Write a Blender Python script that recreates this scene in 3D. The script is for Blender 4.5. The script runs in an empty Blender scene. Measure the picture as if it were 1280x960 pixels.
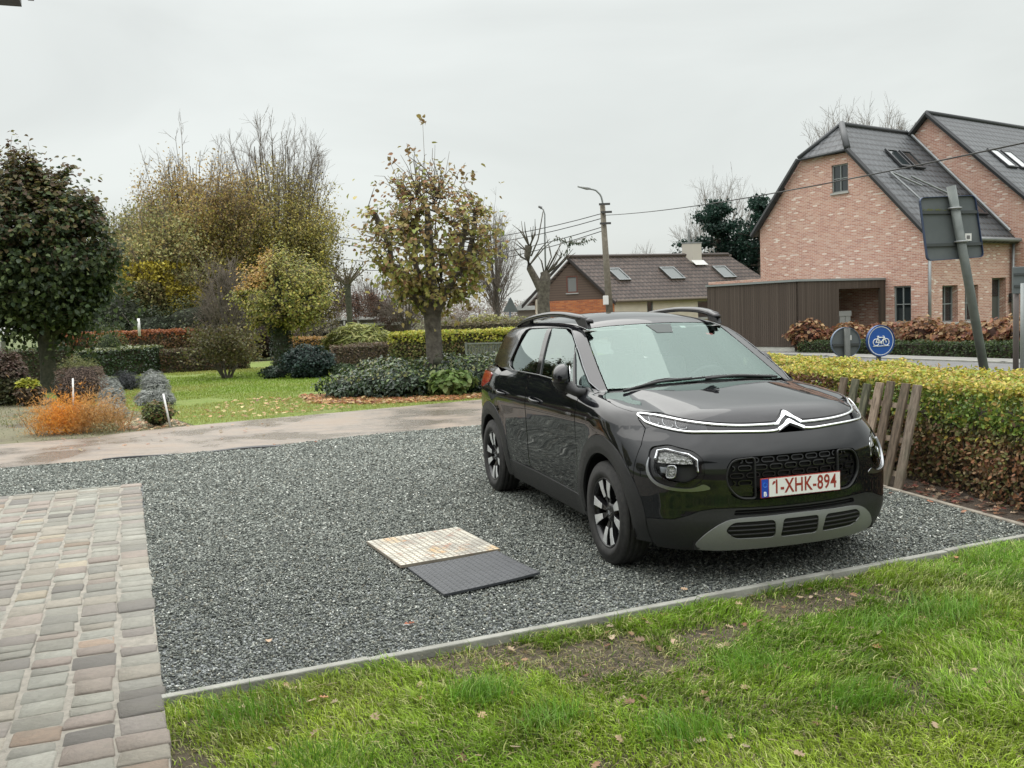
import bpy, bmesh, math, random
import numpy as np
from mathutils import Vector, Matrix
from mathutils.geometry import delaunay_2d_cdt

C = bpy.context.scene.collection
scene = bpy.context.scene
R_ = math.radians

# ------------------------------------------------------------------ camera
CAM_F, CAM_P, CAM_R, CAM_H = 1140.0, .0773, .038, 1.592
cd = bpy.data.cameras.new("camera")
cam = bpy.data.objects.new("camera", cd)
C.objects.link(cam)
cd.sensor_fit = 'HORIZONTAL'; cd.sensor_width = 36.0; cd.lens = 36.0 * CAM_F / 1280.0
cd.clip_start = .05; cd.clip_end = 2000
cam.matrix_world = Matrix.Translation((0, 0, CAM_H)) @ Matrix.Rotation(math.pi/2 - CAM_P, 4, 'X') @ Matrix.Rotation(-CAM_R, 4, 'Z')
scene.camera = cam

# ------------------------------------------------------------------ sky and light (overcast)
SUN_EL, SUN_AZ = 48.0, -35.0     # degrees; azimuth from +Y towards +X
world = bpy.data.worlds.new("World"); scene.world = world
world.use_nodes = True
nt = world.node_tree; nt.nodes.clear()
N = nt.nodes.new; LK = nt.links.new
out = N('ShaderNodeOutputWorld'); bg = N('ShaderNodeBackground'); bg2 = N('ShaderNodeBackground'); add = N('ShaderNodeAddShader')
sky = N('ShaderNodeTexSky'); sky.sky_type = 'NISHITA'; sky.sun_disc = False
sky.sun_elevation = R_(SUN_EL); sky.sun_rotation = R_(SUN_AZ)
LK(sky.outputs[0], bg.inputs[0]); bg.inputs[1].default_value = .05 * .12
tc = N('ShaderNodeTexCoord'); sep = N('ShaderNodeSeparateXYZ'); LK(tc.outputs['Generated'], sep.inputs[0])
ramp = N('ShaderNodeValToRGB'); LK(sep.outputs[2], ramp.inputs[0])
e = ramp.color_ramp.elements
e[0].position = 0.0; e[0].color = (.565, .588, .567, 1)
e[1].position = 1.0; e[1].color = (1.0, 1.0, 1.0, 1)
a = e.new(.16); a.color = (.585, .61, .587, 1)
a = e.new(.34); a.color = (.625, .65, .628, 1)
a = e.new(.6); a.color = (.95, .97, .95, 1)
zen = N('ShaderNodeMapRange'); zen.inputs[1].default_value = .30; zen.inputs[2].default_value = 1.0
zen.inputs[3].default_value = 1.0; zen.inputs[4].default_value = 2.9
LK(sep.outputs[2], zen.inputs[0])
mp = N('ShaderNodeMapping'); mp.inputs['Scale'].default_value = (1.0, 1.0, 3.2); LK(tc.outputs['Generated'], mp.inputs[0])
nz = N('ShaderNodeTexNoise'); nz.inputs['Scale'].default_value = 1.9; nz.inputs['Detail'].default_value = 5; nz.inputs['Roughness'].default_value = .5
nz.inputs['Distortion'].default_value = .5
LK(mp.outputs[0], nz.inputs['Vector'])
cl = N('ShaderNodeMapRange'); cl.inputs[1].default_value = .3; cl.inputs[2].default_value = .7; cl.inputs[3].default_value = .89; cl.inputs[4].default_value = 1.09
LK(nz.outputs[0], cl.inputs[0])
mul = N('ShaderNodeMath'); mul.operation = 'MULTIPLY'; LK(zen.outputs[0], mul.inputs[0]); LK(cl.outputs[0], mul.inputs[1])
LK(ramp.outputs[0], bg2.inputs[0]); LK(mul.outputs[0], bg2.inputs[1])
LK(bg.outputs[0], add.inputs[0]); LK(bg2.outputs[0], add.inputs[1]); LK(add.outputs[0], out.inputs[0])
sd = bpy.data.lights.new("sun", 'SUN'); sd.energy = 1.1; sd.angle = R_(75); sd.color = (1, .965, .91)
so = bpy.data.objects.new("sun", sd); C.objects.link(so)
sv = Vector((math.sin(R_(SUN_AZ))*math.cos(R_(SUN_EL)), math.cos(R_(SUN_AZ))*math.cos(R_(SUN_EL)), math.sin(R_(SUN_EL))))
so.rotation_euler = sv.to_track_quat('Z', 'Y').to_euler(); so.location = sv * 60
vs = scene.view_settings
vs.view_transform = 'Standard'; vs.look = 'None'; vs.gamma = 1; vs.use_curve_mapping = False
vs.exposure = 0.33
scene.cycles.use_denoising = True
scene.cycles.max_bounces = 6; scene.cycles.transparent_max_bounces = 8
scene.cycles.diffuse_bounces = 3; scene.cycles.glossy_bounces = 3; scene.cycles.transmission_bounces = 6
scene.cycles.caustics_reflective = False; scene.cycles.caustics_refractive = False
scene.cycles.sample_clamp_indirect = 6

# ------------------------------------------------------------------ generic helpers
def tag(o, label=None, cat=None, group=None, kind=None):
    if label: o['label'] = label
    if cat: o['category'] = cat
    if group: o['group'] = group
    if kind: o['kind'] = kind
    return o
def thing(name, label, cat, loc=(0, 0, 0), rz=0, group=None):
    o = bpy.data.objects.new(name, None); C.objects.link(o)
    o.location = loc; o.rotation_euler = (0, 0, rz); o.empty_display_size = .2
    return tag(o, label, cat, group)
def link(name, me, mat=None, parent=None, smooth=False):
    o = bpy.data.objects.new(name, me); C.objects.link(o)
    if mat is not None:
        for m in (mat if isinstance(mat, (list, tuple)) else [mat]): me.materials.append(m)
    if parent is not None: o.parent = parent
    if smooth: me.shade_smooth()
    return o
def npmesh(name, verts, loops, sizes, col=None, smooth=False):
    """fast mesh from flat arrays"""
    me = bpy.data.meshes.new(name)
    verts = np.asarray(verts, np.float32).reshape(-1, 3)
    loops = np.asarray(loops, np.int32).ravel(); sizes = np.asarray(sizes, np.int32).ravel()
    me.vertices.add(len(verts)); me.vertices.foreach_set('co', verts.ravel())
    me.loops.add(len(loops)); me.loops.foreach_set('vertex_index', loops)
    me.polygons.add(len(sizes))
    st = np.zeros(len(sizes), np.int32); st[1:] = np.cumsum(sizes)[:-1]
    me.polygons.foreach_set('loop_start', st); me.polygons.foreach_set('loop_total', sizes)
    me.update(calc_edges=True)
    if col is not None:
        at = me.color_attributes.new('Col', 'FLOAT_COLOR', 'POINT')
        c4 = np.ones((len(verts), 4), np.float32); c4[:, :3] = col
        at.data.foreach_set('color', c4.ravel())
    if smooth: me.shade_smooth()
    return me
class MB:
    """collects simple shapes into one mesh"""
    def __init__(s): s.v = []; s.f = []; s.mi = []
    def add(s, vs, fs, mi=0):
        n = len(s.v); s.v += [tuple(map(float, v)) for v in vs]; s.f += [tuple(i + n for i in f) for f in fs]; s.mi += [mi]*len(fs)
    def box(s, a, b, mi=0):
        (x0, y0, z0), (x1, y1, z1) = a, b
        s.add([(x0,y0,z0),(x1,y0,z0),(x1,y1,z0),(x0,y1,z0),(x0,y0,z1),(x1,y0,z1),(x1,y1,z1),(x0,y1,z1)],
              [(0,3,2,1),(4,5,6,7),(0,1,5,4),(1,2,6,5),(2,3,7,6),(3,0,4,7)], mi)
    def obox(s, o, ux, uy, uz, mi=0):
        o, ux, uy, uz = map(Vector, (o, ux, uy, uz))
        p = [o, o+ux, o+ux+uy, o+uy]; p += [a+uz for a in p]
        f = [(0,3,2,1),(4,5,6,7),(0,1,5,4),(1,2,6,5),(2,3,7,6),(3,0,4,7)]
        if ux.cross(uy).dot(uz) < 0: f = [tuple(reversed(q)) for q in f]
        s.add(p, f, mi)
    def prism(s, poly, d, mi=0):
        """poly: list of 3D points, d: extrusion vector"""
        d = Vector(d); P = [Vector(p) for p in poly]; n = len(P)
        nrm = Vector((0,0,0))
        for i in range(n): nrm += (P[i]-P[0]).cross(P[(i+1) % n]-P[0])
        if nrm.dot(d) > 0: P = P[::-1]
        s.add(P + [p + d for p in P], [tuple(range(n)), tuple(range(2*n-1, n-1, -1))] + [(i, i+n, (i+1) % n+n, (i+1) % n) for i in range(n)], mi)
    def tube(s, pts, r, k=8, cap=True, mi=0):
        pts = [Vector(p) for p in pts]; n = len(pts); rs = r if hasattr(r, '__len__') else [r]*n
        t0 = (pts[1]-pts[0]).normalized(); u = t0.orthogonal().normalized(); vs = []
        for i in range(n):
            t = (pts[min(i+1, n-1)] - pts[max(i-1, 0)]).normalized()
            u = (u - t*u.dot(t)); u = u.normalized() if u.length > 1e-6 else t.orthogonal().normalized()
            w = t.cross(u)
            for j in range(k):
                a = 2*math.pi*j/k; vs.append(pts[i] + (u*math.cos(a) + w*math.sin(a))*rs[i])
        fs = [(i*k+j, i*k+(j+1) % k, (i+1)*k+(j+1) % k, (i+1)*k+j) for i in range(n-1) for j in range(k)]
        if cap: fs += [tuple(range(k-1, -1, -1)), tuple(range((n-1)*k, n*k))]
        s.add(vs, fs, mi)
    def cyl(s, c, r, h, axis=(0,0,1), k=24, mi=0):
        c = Vector(c); a = Vector(axis).normalized(); s.tube([c, c+a*h], r, k, True, mi)
    def mesh(s, name):
        me = bpy.data.meshes.new(name); me.from_pydata(s.v, [], s.f); me.update()
        if any(s.mi): me.polygons.foreach_set('material_index', s.mi)
        return me
    def build(s, name, mat, parent=None, smooth=False, bevel=0, seg=2, autosm=None):
        me = s.mesh(name)
        if bevel:
            bm = bmesh.new(); bm.from_mesh(me)
            bmesh.ops.bevel(bm, geom=[e for e in bm.edges if len(e.link_faces) == 2 and e.calc_face_angle(0) > .5], offset=bevel, segments=seg, affect='EDGES', profile=.5)
            bm.to_mesh(me); bm.free()
        o = link(name, me, mat, parent, smooth)
        if autosm:
            try: me.set_sharp_from_angle(angle=autosm)
            except Exception: pass
        return o
rng = np.random.default_rng(7)
def vnoise(x, y, s=0, z=None):
    """lattice value noise 0..1"""
    x = np.asarray(x, float); y = np.asarray(y, float)
    z = np.zeros_like(x) if z is None else np.asarray(z, float)
    xi, yi, zi = np.floor(x), np.floor(y), np.floor(z); fx, fy, fz = x-xi, y-yi, z-zi
    fx, fy, fz = [t*t*(3-2*t) for t in (fx, fy, fz)]
    def h(a, b, c):
        v = np.sin(a*127.1 + b*311.7 + c*74.7 + s*53.3)*43758.5453
        return v - np.floor(v)
    r = 0
    for dx in (0, 1):
        for dy in (0, 1):
            for dz in (0, 1):
                r = r + h(xi+dx, yi+dy, zi+dz)*(fx if dx else 1-fx)*(fy if dy else 1-fy)*(fz if dz else 1-fz)
    return r
def fbm(x, y, s=0, o=3, z=None):
    r = 0; a = .5; t = 0
    for k in range(o):
        r = r + a*vnoise(x*2**k, y*2**k, s+k*7, None if z is None else z*2**k); t += a; a /= 2
    return r/t
def inpoly(x, y, poly):
    x = np.asarray(x); y = np.asarray(y); c = np.zeros(x.shape, bool); n = len(poly)
    for i in range(n):
        x1, y1 = poly[i][:2]; x2, y2 = poly[(i+1) % n][:2]
        if y1 == y2: continue
        c ^= ((y1 > y) != (y2 > y)) & (x < (x2-x1)*(y-y1)/(y2-y1)+x1)
    return c

# ------------------------------------------------------------------ materials
def mat(name, col=(.5,.5,.5), rough=.6, metal=0, **k):
    m = bpy.data.materials.new(name); m.use_nodes = True
    b = m.node_tree.nodes['Principled BSDF']
    b.inputs['Base Color'].default_value = (*col, 1); b.inputs['Roughness'].default_value = rough; b.inputs['Metallic'].default_value = metal
    for a, v in k.items():
        a = a.replace('_', ' ')
        b.inputs[a].default_value = v
    return m
class G_:
    """small node graph helper around a Principled material"""
    def __init__(s, m):
        s.m = m; s.t = m.node_tree; s.b = s.t.nodes['Principled BSDF']
        s.tc = s.n('ShaderNodeTexCoord')
    def n(s, t, **k):
        o = s.t.nodes.new(t)
        for a, v in k.items():
            if hasattr(o, a): setattr(o, a, v)
            else: o.inputs[a.replace('_', ' ')].default_value = v
        return o
    def l(s, a, b): s.t.links.new(a, b)
    def noise(s, scale, detail=4, rough=.55, vec=None, dist=0):
        o = s.n('ShaderNodeTexNoise'); o.inputs['Scale'].default_value = scale; o.inputs['Detail'].default_value = detail
        o.inputs['Roughness'].default_value = rough; o.inputs['Distortion'].default_value = dist
        s.l(vec or s.tc.outputs['Object'], o.inputs['Vector']); return o.outputs['Fac']
    def ramp(s, src, stops):
        o = s.n('ShaderNodeValToRGB'); e = o.color_ramp.elements
        while len(e) < len(stops): e.new(.5)
        for i, (p, c) in enumerate(stops): e[i].position = p; e[i].color = (*c, 1) if len(c) == 3 else c
        s.l(src, o.inputs[0]); return o.outputs[0]
    def mix(s, f, a, b, mode='MIX'):
        o = s.n('ShaderNodeMix'); o.data_type = 'RGBA'; o.blend_type = mode
        for v, i in ((f, 0), (a, 6), (b, 7)):
            if isinstance(v, (int, float)): o.inputs[i].default_value = v
            elif isinstance(v, tuple): o.inputs[i].default_value = (*v, 1)
            else: s.l(v, o.inputs[i])
        return o.outputs[2]
    def math(s, op, a, b=0.0):
        o = s.n('ShaderNodeMath'); o.operation = op
        for v, i in ((a, 0), (b, 1)):
            if isinstance(v, (int, float)): o.inputs[i].default_value = v
            else: s.l(v, o.inputs[i])
        return o.outputs[0]
    def map(s, src, a, b, c, d):
        o = s.n('ShaderNodeMapRange'); s.l(src, o.inputs[0])
        for i, v in enumerate((a, b, c, d)): o.inputs[i+1].default_value = v
        return o.outputs[0]
    def bump(s, h, dist=.01, st=1.0):
        o = s.n('ShaderNodeBump'); o.inputs['Distance'].default_value = dist; o.inputs['Strength'].default_value = st
        s.l(h, o.inputs['Height']); s.l(o.outputs[0], s.b.inputs['Normal']); return o
    def col(s, src): s.l(src, s.b.inputs['Base Color'])
    def rgh(s, src): s.l(src, s.b.inputs['Roughness'])
def noisy(name, c1, c2, scale=5, rough=.7, bump=0, bscale=None, metal=0, detail=5, **k):
    m = mat(name, c1, rough, metal, **k); g = G_(m)
    n1 = g.noise(scale, detail); g.col(g.ramp(n1, [(.32, c1), (.68, c2)]))
    if bump: g.bump(g.noise(bscale or scale*4, 6), bump)
    return m
def leaf_mat(name, trans=.35, rough=.5, spec=.3):
    m = bpy.data.materials.new(name); m.use_nodes = True; t = m.node_tree
    b = t.nodes['Principled BSDF']; o = t.nodes['Material Output']
    a = t.nodes.new('ShaderNodeAttribute'); a.attribute_name = 'Col'
    b.inputs['Roughness'].default_value = rough; b.inputs['Specular IOR Level'].default_value = spec
    tr = t.nodes.new('ShaderNodeBsdfTranslucent'); mx = t.nodes.new('ShaderNodeMixShader'); mx.inputs[0].default_value = trans
    t.links.new(a.outputs['Color'], b.inputs['Base Color']); t.links.new(a.outputs['Color'], tr.inputs['Color'])
    t.links.new(b.outputs[0], mx.inputs[1]); t.links.new(tr.outputs[0], mx.inputs[2]); t.links.new(mx.outputs[0], o.inputs['Surface'])
    return m
M = {}
M['leaf'] = leaf_mat('leaf'); M['leafgloss'] = leaf_mat('leafgloss', .2, .3, .5); M['grass'] = leaf_mat('grass', .35, .45, .35)
def attr_mat(name, rough=.8, spec=.3):
    m = mat(name, (.5,.5,.5), rough); m.node_tree.nodes['Principled BSDF'].inputs['Specular IOR Level'].default_value = spec
    g = G_(m); a = g.n('ShaderNodeAttribute'); a.attribute_name = 'Col'; g.col(a.outputs['Color']); return m, g, a
M['stone'], _g, _a = attr_mat('stone', .75)
M['bark'] = noisy('bark', (.055,.047,.038), (.14,.125,.10), 9, .9, .02, 25)
M['bark_pale'] = noisy('bark_pale', (.10,.095,.085), (.20,.19,.165), 7, .9, .02, 22)
M['twig'] = mat('twig', (.15,.125,.10), .9)
M['twig_red'] = mat('twig_red', (.11,.075,.06), .9)
M['ivy_bark'] = noisy('ivy_bark', (.03,.035,.02), (.07,.07,.045), 9, .9, .03, 20)
# ------------------------------------------------------------------ leaf, blade and stone scatterers
TPL = {
 'q': (np.array([(0,0,0),(.5,.36,.10),(1,0,0),(.5,-.36,.10)]), [(0,2,1),(0,3,2)]),
 'oval': (np.array([(0,0,0),(.28,.27,.07),(.66,.25,.08),(1,0,-.04),(.66,-.25,.08),(.28,-.27,.07)]), [(0,3,2,1),(0,5,4,3)]),
 'heart': (np.array([(.05,0,0),(-.05,.22,.04),(.22,.44,.1),(.62,.33,.1),(1,0,-.1),(.62,-.33,.1),(.22,-.44,.1),(-.05,-.22,.04)]), [(0,4,3,2,1),(0,7,6,5,4)]),
 'lobed': (np.array([(.0,0,0),(.12,.30,.10),(.30,.16,.03),(.42,.50,.16),(.58,.22,.02),(.80,.36,.10),(1,0,.05),(.76,-.34,.14),(.58,-.20,.0),(.40,-.5,.10),(.30,-.15,.03),(.1,-.3,.06)]), [(0,6,5,4,3,2,1),(0,11,10,9,8,7,6)]),
 'long': (np.array([(0,0,0),(.4,.10,.03),(1,0,-.06),(.4,-.10,.03)]), [(0,2,1),(0,3,2)]),
}
def unit(v): return v/np.maximum(np.linalg.norm(v, axis=-1, keepdims=True), 1e-9)
def leaves(name, P, size, colr, N=None, A=None, tpl='q', mat_=None, parent=None, r=None, jitter=.6, wide=1.0):
    """P: n x 3 positions, size: scalar/array, colr: n x 3, N: preferred normals, A: preferred direction"""
    r = r or rng; n = len(P)
    if n == 0: return None
    T, F = TPL[tpl]
    nn = unit(r.normal(size=(n, 3))); 
    if N is not None: nn = unit(N + nn*jitter)
    a = r.normal(size=(n, 3))
    if A is not None: a = A + a*jitter
    a = unit(a - nn*(a*nn).sum(1, keepdims=True)); b = np.cross(nn, a)
    s = (np.ones(n)*size)*r.uniform(.7, 1.25, n)
    V = P[:, None, :] + s[:, None, None]*(T[None, :, 0:1]*a[:, None] + wide*T[None, :, 1:2]*b[:, None] + T[None, :, 2:3]*nn[:, None]*r.uniform(.2, 1.8, (n, 1, 1)))
    k = len(T); base = (np.arange(n)*k)[:, None]
    lp = np.concatenate([np.array(f) for f in F])[None, :] + base
    sz = np.tile([len(f) for f in F], n)
    me = npmesh(name, V.reshape(-1, 3), lp, sz, np.repeat(colr, k, 0))
    return link(name, me, mat_ or M['leaf'], parent)
def palette(n, cols, w=None, var=.18, r=None):
    r = r or rng; cols = np.array(cols, float); w = None if w is None else np.array(w, float)/np.sum(w)
    c = cols[r.choice(len(cols), n, p=w)]
    t = r.random((n, 1)); c2 = cols[r.choice(len(cols), n, p=w)]
    return np.clip((c*(.65+.35*t) + c2*(.35-.35*t))*(1 + r.normal(0, var, (n, 1))), .004, .95)
def blades(name, P, L, W, colr, lean=.5, parent=None, mat_=None, r=None, dirs=None, kind='stuff', label=None):
    r = r or rng; n = len(P); L = np.ones(n)*L*r.uniform(.55, 1.35, n); W = np.ones(n)*W
    az = r.uniform(0, 2*math.pi, n) if dirs is None else dirs + r.normal(0, 1.15, n)
    ln = np.abs(r.normal(lean, .3, n))
    d = np.stack([np.cos(az), np.sin(az), np.zeros(n)], 1)
    fz = r.uniform(0, 2*math.pi, n); s = np.stack([np.cos(fz), np.sin(fz), np.zeros(n)], 1)
    up = np.array([0, 0, 1.0])
    m = P + (up*.58/np.sqrt(1+.3*ln[:, None]**2) + d*(.22*ln)[:, None])*L[:, None]
    t = P + (up*(.95/np.sqrt(1+.8*ln**2))[:, None] + d*(.72*ln)[:, None])*L[:, None]
    w = s*W[:, None]/2
    V = np.stack([P-w, P+w, m+w*.75, m-w*.75, t], 1)
    base = (np.arange(n)*5)[:, None]
    lp = np.array([0,1,2,3,3,2,4])[None, :] + base; sz = np.tile([4, 3], n)
    sh = np.array([.8, .8, 1, 1, 1.15])[None, :, None]
    me = npmesh(name, V.reshape(-1, 3), lp, sz, np.clip(colr[:, None, :]*sh, 0, 1).reshape(-1, 3))
    o = link(name, me, mat_ or M['grass'], parent)
    if kind and parent is None: tag(o, kind=kind)
    return o
def stones(name, P, rad, colr, r=None, flat=.7, mat_=None):
    r = r or rng; n = len(P)
    T = np.array([(1,0,0),(-1,0,0),(0,1,0),(0,-1,0),(0,0,1),(0,0,-1)], float)
    F = [(0,2,4),(2,1,4),(1,3,4),(3,0,4),(2,0,5),(1,2,5),(3,1,5),(0,3,5)]
    q = unit(r.normal(size=(n, 4))); w, x, y, z = q.T
    Rm = np.stack([1-2*(y*y+z*z), 2*(x*y-z*w), 2*(x*z+y*w), 2*(x*y+z*w), 1-2*(x*x+z*z), 2*(y*z-x*w), 2*(x*z-y*w), 2*(y*z+x*w), 1-2*(x*x+y*y)], 1).reshape(n, 3, 3)
    S = r.uniform(.55, 1.3, (n, 1, 3)); V = T[None]*S + r.normal(0, .22, (n, 6, 3))
    V = np.einsum('nij,nkj->nki', Rm, V)*(np.ones(n)*rad)[:, None, None]; V[:, :, 2] *= flat
    V += P[:, None, :]
    lp = np.array(F).ravel()[None, :] + (np.arange(n)*6)[:, None]
    me = npmesh(name, V.reshape(-1, 3), lp, np.full(n*8, 3), np.repeat(colr, 6, 0))
    return link(name, me, mat_ or M['stone'])
def sheet(name, poly, z, m, kind='structure', sub=0):
    bm = bmesh.new(); vs = [bm.verts.new((x, y, z)) for x, y in poly]; f = bm.faces.new(vs)
    if f.normal.z < 0: f.normal_flip()
    me = bpy.data.meshes.new(name); bm.to_mesh(me); bm.free()
    return tag(link(name, me, m), kind=kind)
def scatter(poly, n, r=None):
    r = r or rng; x0, y0 = np.min(poly, 0); x1, y1 = np.max(poly, 0)
    X = r.uniform(x0, x1, int(n*((x1-x0)*(y1-y0)/max(parea(poly), 1e-6)))); Y = r.uniform(y0, y1, len(X))
    k = inpoly(X, Y, poly); return X[k], Y[k]
def parea(p):
    p = np.array(p); x, y = p[:, 0], p[:, 1]; return abs(np.dot(x, np.roll(y, -1)) - np.dot(y, np.roll(x, -1)))/2

# ------------------------------------------------------------------ ground surfaces
# base ground
m = mat('ground', (.10,.13,.04), .95); g = G_(m)
n1 = g.noise(.12, 6); n2 = g.noise(3.0, 6)
g.col(g.mix(n2, g.ramp(n1, [(.35, (.075,.11,.022)), (.6, (.12,.13,.045))]), (.06,.085,.02)))
g.bump(g.noise(20, 5), .03)
gp = [(-450,-300),(450,-300),(450,700),(-450,700)]
sheet('ground', gp, -.10, m)

# gravel lot
KA, KB = (-1.575, 3.80), (3.50, 5.975)            # near edging line
lot = [KA, KB, (3.475, 6.2), (3.10, 7.6), (2.55, 9.6), (2.2, 12.2), (1.4, 14.1), (-.45, 13.03), (-2.10, 12.33), (-3.01, 11.70), (-3.94, 11.33), (-5.24, 10.92), (-6.05, 10.62), (-9.5, 9.3), (-13, 7.6), (-13, 3.0), (-6, -3), (-3.2, -3)]
m = mat('gravel', (.12,.13,.13), .85); g = G_(m)
v = g.n('ShaderNodeTexVoronoi'); v.inputs['Scale'].default_value = 62; g.l(g.tc.outputs['Object'], v.inputs['Vector'])
wn = g.n('ShaderNodeTexWhiteNoise'); g.l(v.outputs['Color'], wn.inputs['Vector'])
c = g.ramp(wn.outputs['Value'], [(0, (.03,.036,.037)), (.45, (.11,.122,.122)), (.8, (.21,.23,.227)), (1, (.48,.50,.49))])
g.col(c); g.bump(v.outputs['Distance'], .02, 1.0).invert = True
sheet('gravel', lot, 0, m)
def gravel_cols(n): return palette(n, [(.030,.036,.031), (.095,.105,.092), (.185,.20,.178), (.32,.34,.305), (.58,.59,.54), (.19,.18,.14)], [20, 28, 31, 14, 3, 6], .2)
lotv = [KA, KB, (3.475, 6.2), (3.10, 7.6), (2.55, 9.6), (2.2, 12.2), (-.45, 13.03), (-2.10, 12.38), (-3.01, 11.72), (-5.24, 10.9), (-7.4, 10.1), (-5.3, 8.58), (-3.78, 9.16)]
X, Y = scatter(lotv, 470000)
keep = (rng.random(len(X)) < np.clip((6.8/np.maximum(Y, 3.8))**1.5, .25, 1)) 
X, Y = X[keep], Y[keep]
rad = np.clip(.0053 + .00085*(Y-4), .005, .014)*rng.uniform(.6, 1.5, len(X))
P = np.stack([X, Y, rng.uniform(-.001, .007, len(X)) + .006*fbm(X*1.7, Y*1.7, 3)], 1)
tag(stones('loose_gravel', P, rad, gravel_cols(len(X))), kind='stuff')

# sandy concrete drive
m = mat('driveway', (.4,.34,.27), .8); g = G_(m)
a = g.noise(.9, 7, .6); b = g.noise(9, 6); cnz = g.noise(60, 4)
mpx = g.n('ShaderNodeMapping'); mpx.inputs['Scale'].default_value = (.35, 2.2, 1); mpx.inputs['Rotation'].default_value = (0, 0, -.35); g.l(g.tc.outputs['Object'], mpx.inputs[0])
stk = g.noise(1.6, 6, .65, mpx.outputs[0])
cc = g.mix(g.map(a, .38, .60, 0, 1), (.20,.155,.115), (.115,.098,.08))
cc = g.mix(g.map(stk, .50, .66, 0, .8), cc, (.085,.07,.06))
cc = g.mix(g.map(b, .45, .8, 0, .35), cc, (.22,.17,.13))
g.col(g.mix(g.map(cnz, .3, .7, 0, .22), cc, (.36,.31,.26)))
g.rgh(g.map(a, .38, .58, .65, .22)); g.bump(g.noise(45, 5), .006)
path = [(-13.2, 7.65), (-9.5, 9.32), (-6.05, 10.64), (-5.24, 10.94), (-3.94, 11.35), (-3.01, 11.72), (-2.10, 12.35), (-.45, 13.05), (1.4, 14.15), (4.6, 16.6), (8.2, 19.5), (6.6, 23.2), (3.0, 19.8), (-.61, 16.98), (-2.01, 16.18), (-3.29, 15.46), (-4.24, 14.95), (-5.36, 14.24), (-5.87, 13.81), (-6.33, 13.23), (-7.33, 12.92), (-11, 11.3), (-15, 9.6)]
sheet('driveway', path, .008, m)
# soil seam and black edging strip beside the drive
m_rub = noisy('black_rubber', (.018,.02,.022), (.035,.038,.04), 30, .55, .003, 90)
mb = MB()
L0, L1 = Vector((-3.01, 11.66, 0)), Vector((-5.0, 10.98, 0)); dd = (L1-L0).normalized(); nn = Vector((-dd.y, dd.x, 0))
prev = None
for i in range(13):
    t = i/12; p = L0.lerp(L1, t); w = .11*(1-.75*t); z = .018 + .012*math.sin(t*9)
    q_ = [p - nn*w*.2 + Vector((0,0,z)), p + nn*w + Vector((0,0,z*.9))]
    if prev: mb.add([prev[0], prev[1], q_[1], q_[0], prev[0]-Vector((0,0,.02)), prev[1]-Vector((0,0,.02)), q_[1]-Vector((0,0,.02)), q_[0]-Vector((0,0,.02))], [(0,1,2,3),(7,6,5,4),(0,4,5,1),(1,5,6,2),(2,6,7,3),(3,7,4,0)])
    prev = q_
tag(mb.build('edging_strip', m_rub), 'black rubber edging strip curling up between gravel and sandy drive', 'edging strip')

# garden lawn behind the drive
def lawn_mat(name, g1, g2, dirt, dscale=.5, dthr=.62, fine=40):
    m = mat(name, g1, .95); g = G_(m)
    a = g.noise(dscale, 7, .6); b = g.noise(4, 6, .6); f = g.noise(fine, 6, .7)
    c = g.mix(g.map(b, .35, .65, 0, 1), g1, g2)
    c = g.mix(g.map(a, dthr-.06, dthr+.06, 0, 1), c, dirt)
    c = g.mix(g.map(f, .3, .7, 0, .7), c, tuple(x*.45 for x in g1)); g.col(c)
    g.bump(f, .03); return m
m_gl = lawn_mat('garden_lawn', (.15,.23,.03), (.24,.27,.065), (.20,.17,.09), .35, .64)
glawn = [(-.61, 17.0), (-2.01, 16.2), (-3.29, 15.48), (-4.24, 14.97), (-5.1, 14.5), (-6.4, 16.5), (-9.6, 20), (-13, 24), (-17, 27), (-22, 38), (3, 38), (4, 24), (3.0, 19.82)]
sheet('garden_lawn', glawn, .0, m_gl)
m_soil = lawn_mat('soil', (.17,.165,.095), (.22,.20,.125), (.11,.09,.065), .8, .58, 25)
bed = [(-5.1, 14.5), (-5.36, 14.26), (-5.87, 13.83), (-6.33, 13.25), (-7.33, 12.94), (-11, 11.32), (-15, 9.62), (-26, 16), (-24, 30), (-17, 27), (-13, 24), (-9.6, 20), (-6.4, 16.5)]
sheet('garden_bed_soil', bed, -.004, m_soil)
X, Y = scatter([(-.61, 17.0), (-2.01, 16.2), (-3.29, 15.48), (-4.24, 14.97), (-5.1, 14.5), (-6.4, 16.5), (-9.6, 20), (-14, 27), (-14, 33), (1, 33), (2, 20)], 120000)
k = rng.random(len(X)) < np.clip((19/Y)**1.6, .2, 1); X, Y = X[k], Y[k]
dz = fbm(X*.45, Y*.45, 5); X, Y, dz = X[dz < .72], Y[dz < .72], dz[dz < .72]
t = np.clip((fbm(X*.35+9, Y*.35, 9)-.35)*3, 0, 1)[:, None]
cg = np.clip(((1-t)*np.array([.19,.29,.03]) + t*np.array([.33,.33,.09]))*(1+rng.normal(0, .2, (len(X), 1))), .01, 1)
blades('garden_grass', np.stack([X, Y, np.zeros(len(X))], 1), .045, .006+.0008*(Y-14), cg, .6)

X, Y = scatter([(-5.1, 14.5), (-5.36, 14.3), (-6.33, 13.3), (-7.4, 13.0), (-11, 11.4), (-14, 10.2), (-19, 16), (-16, 24), (-10.5, 21), (-6.6, 16.5)], 26000)
k = rng.random(len(X)) < np.clip((fbm(X*.9, Y*.9, 71, 3)-.40)*3.5, .03, 1); X, Y = X[k], Y[k]
blades('bed_weeds', np.stack([X, Y, np.full(len(X), -.004)], 1), .05, .009, palette(len(X), [(.16,.19,.06), (.22,.22,.10), (.28,.24,.14), (.11,.14,.04)]), .8)
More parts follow.
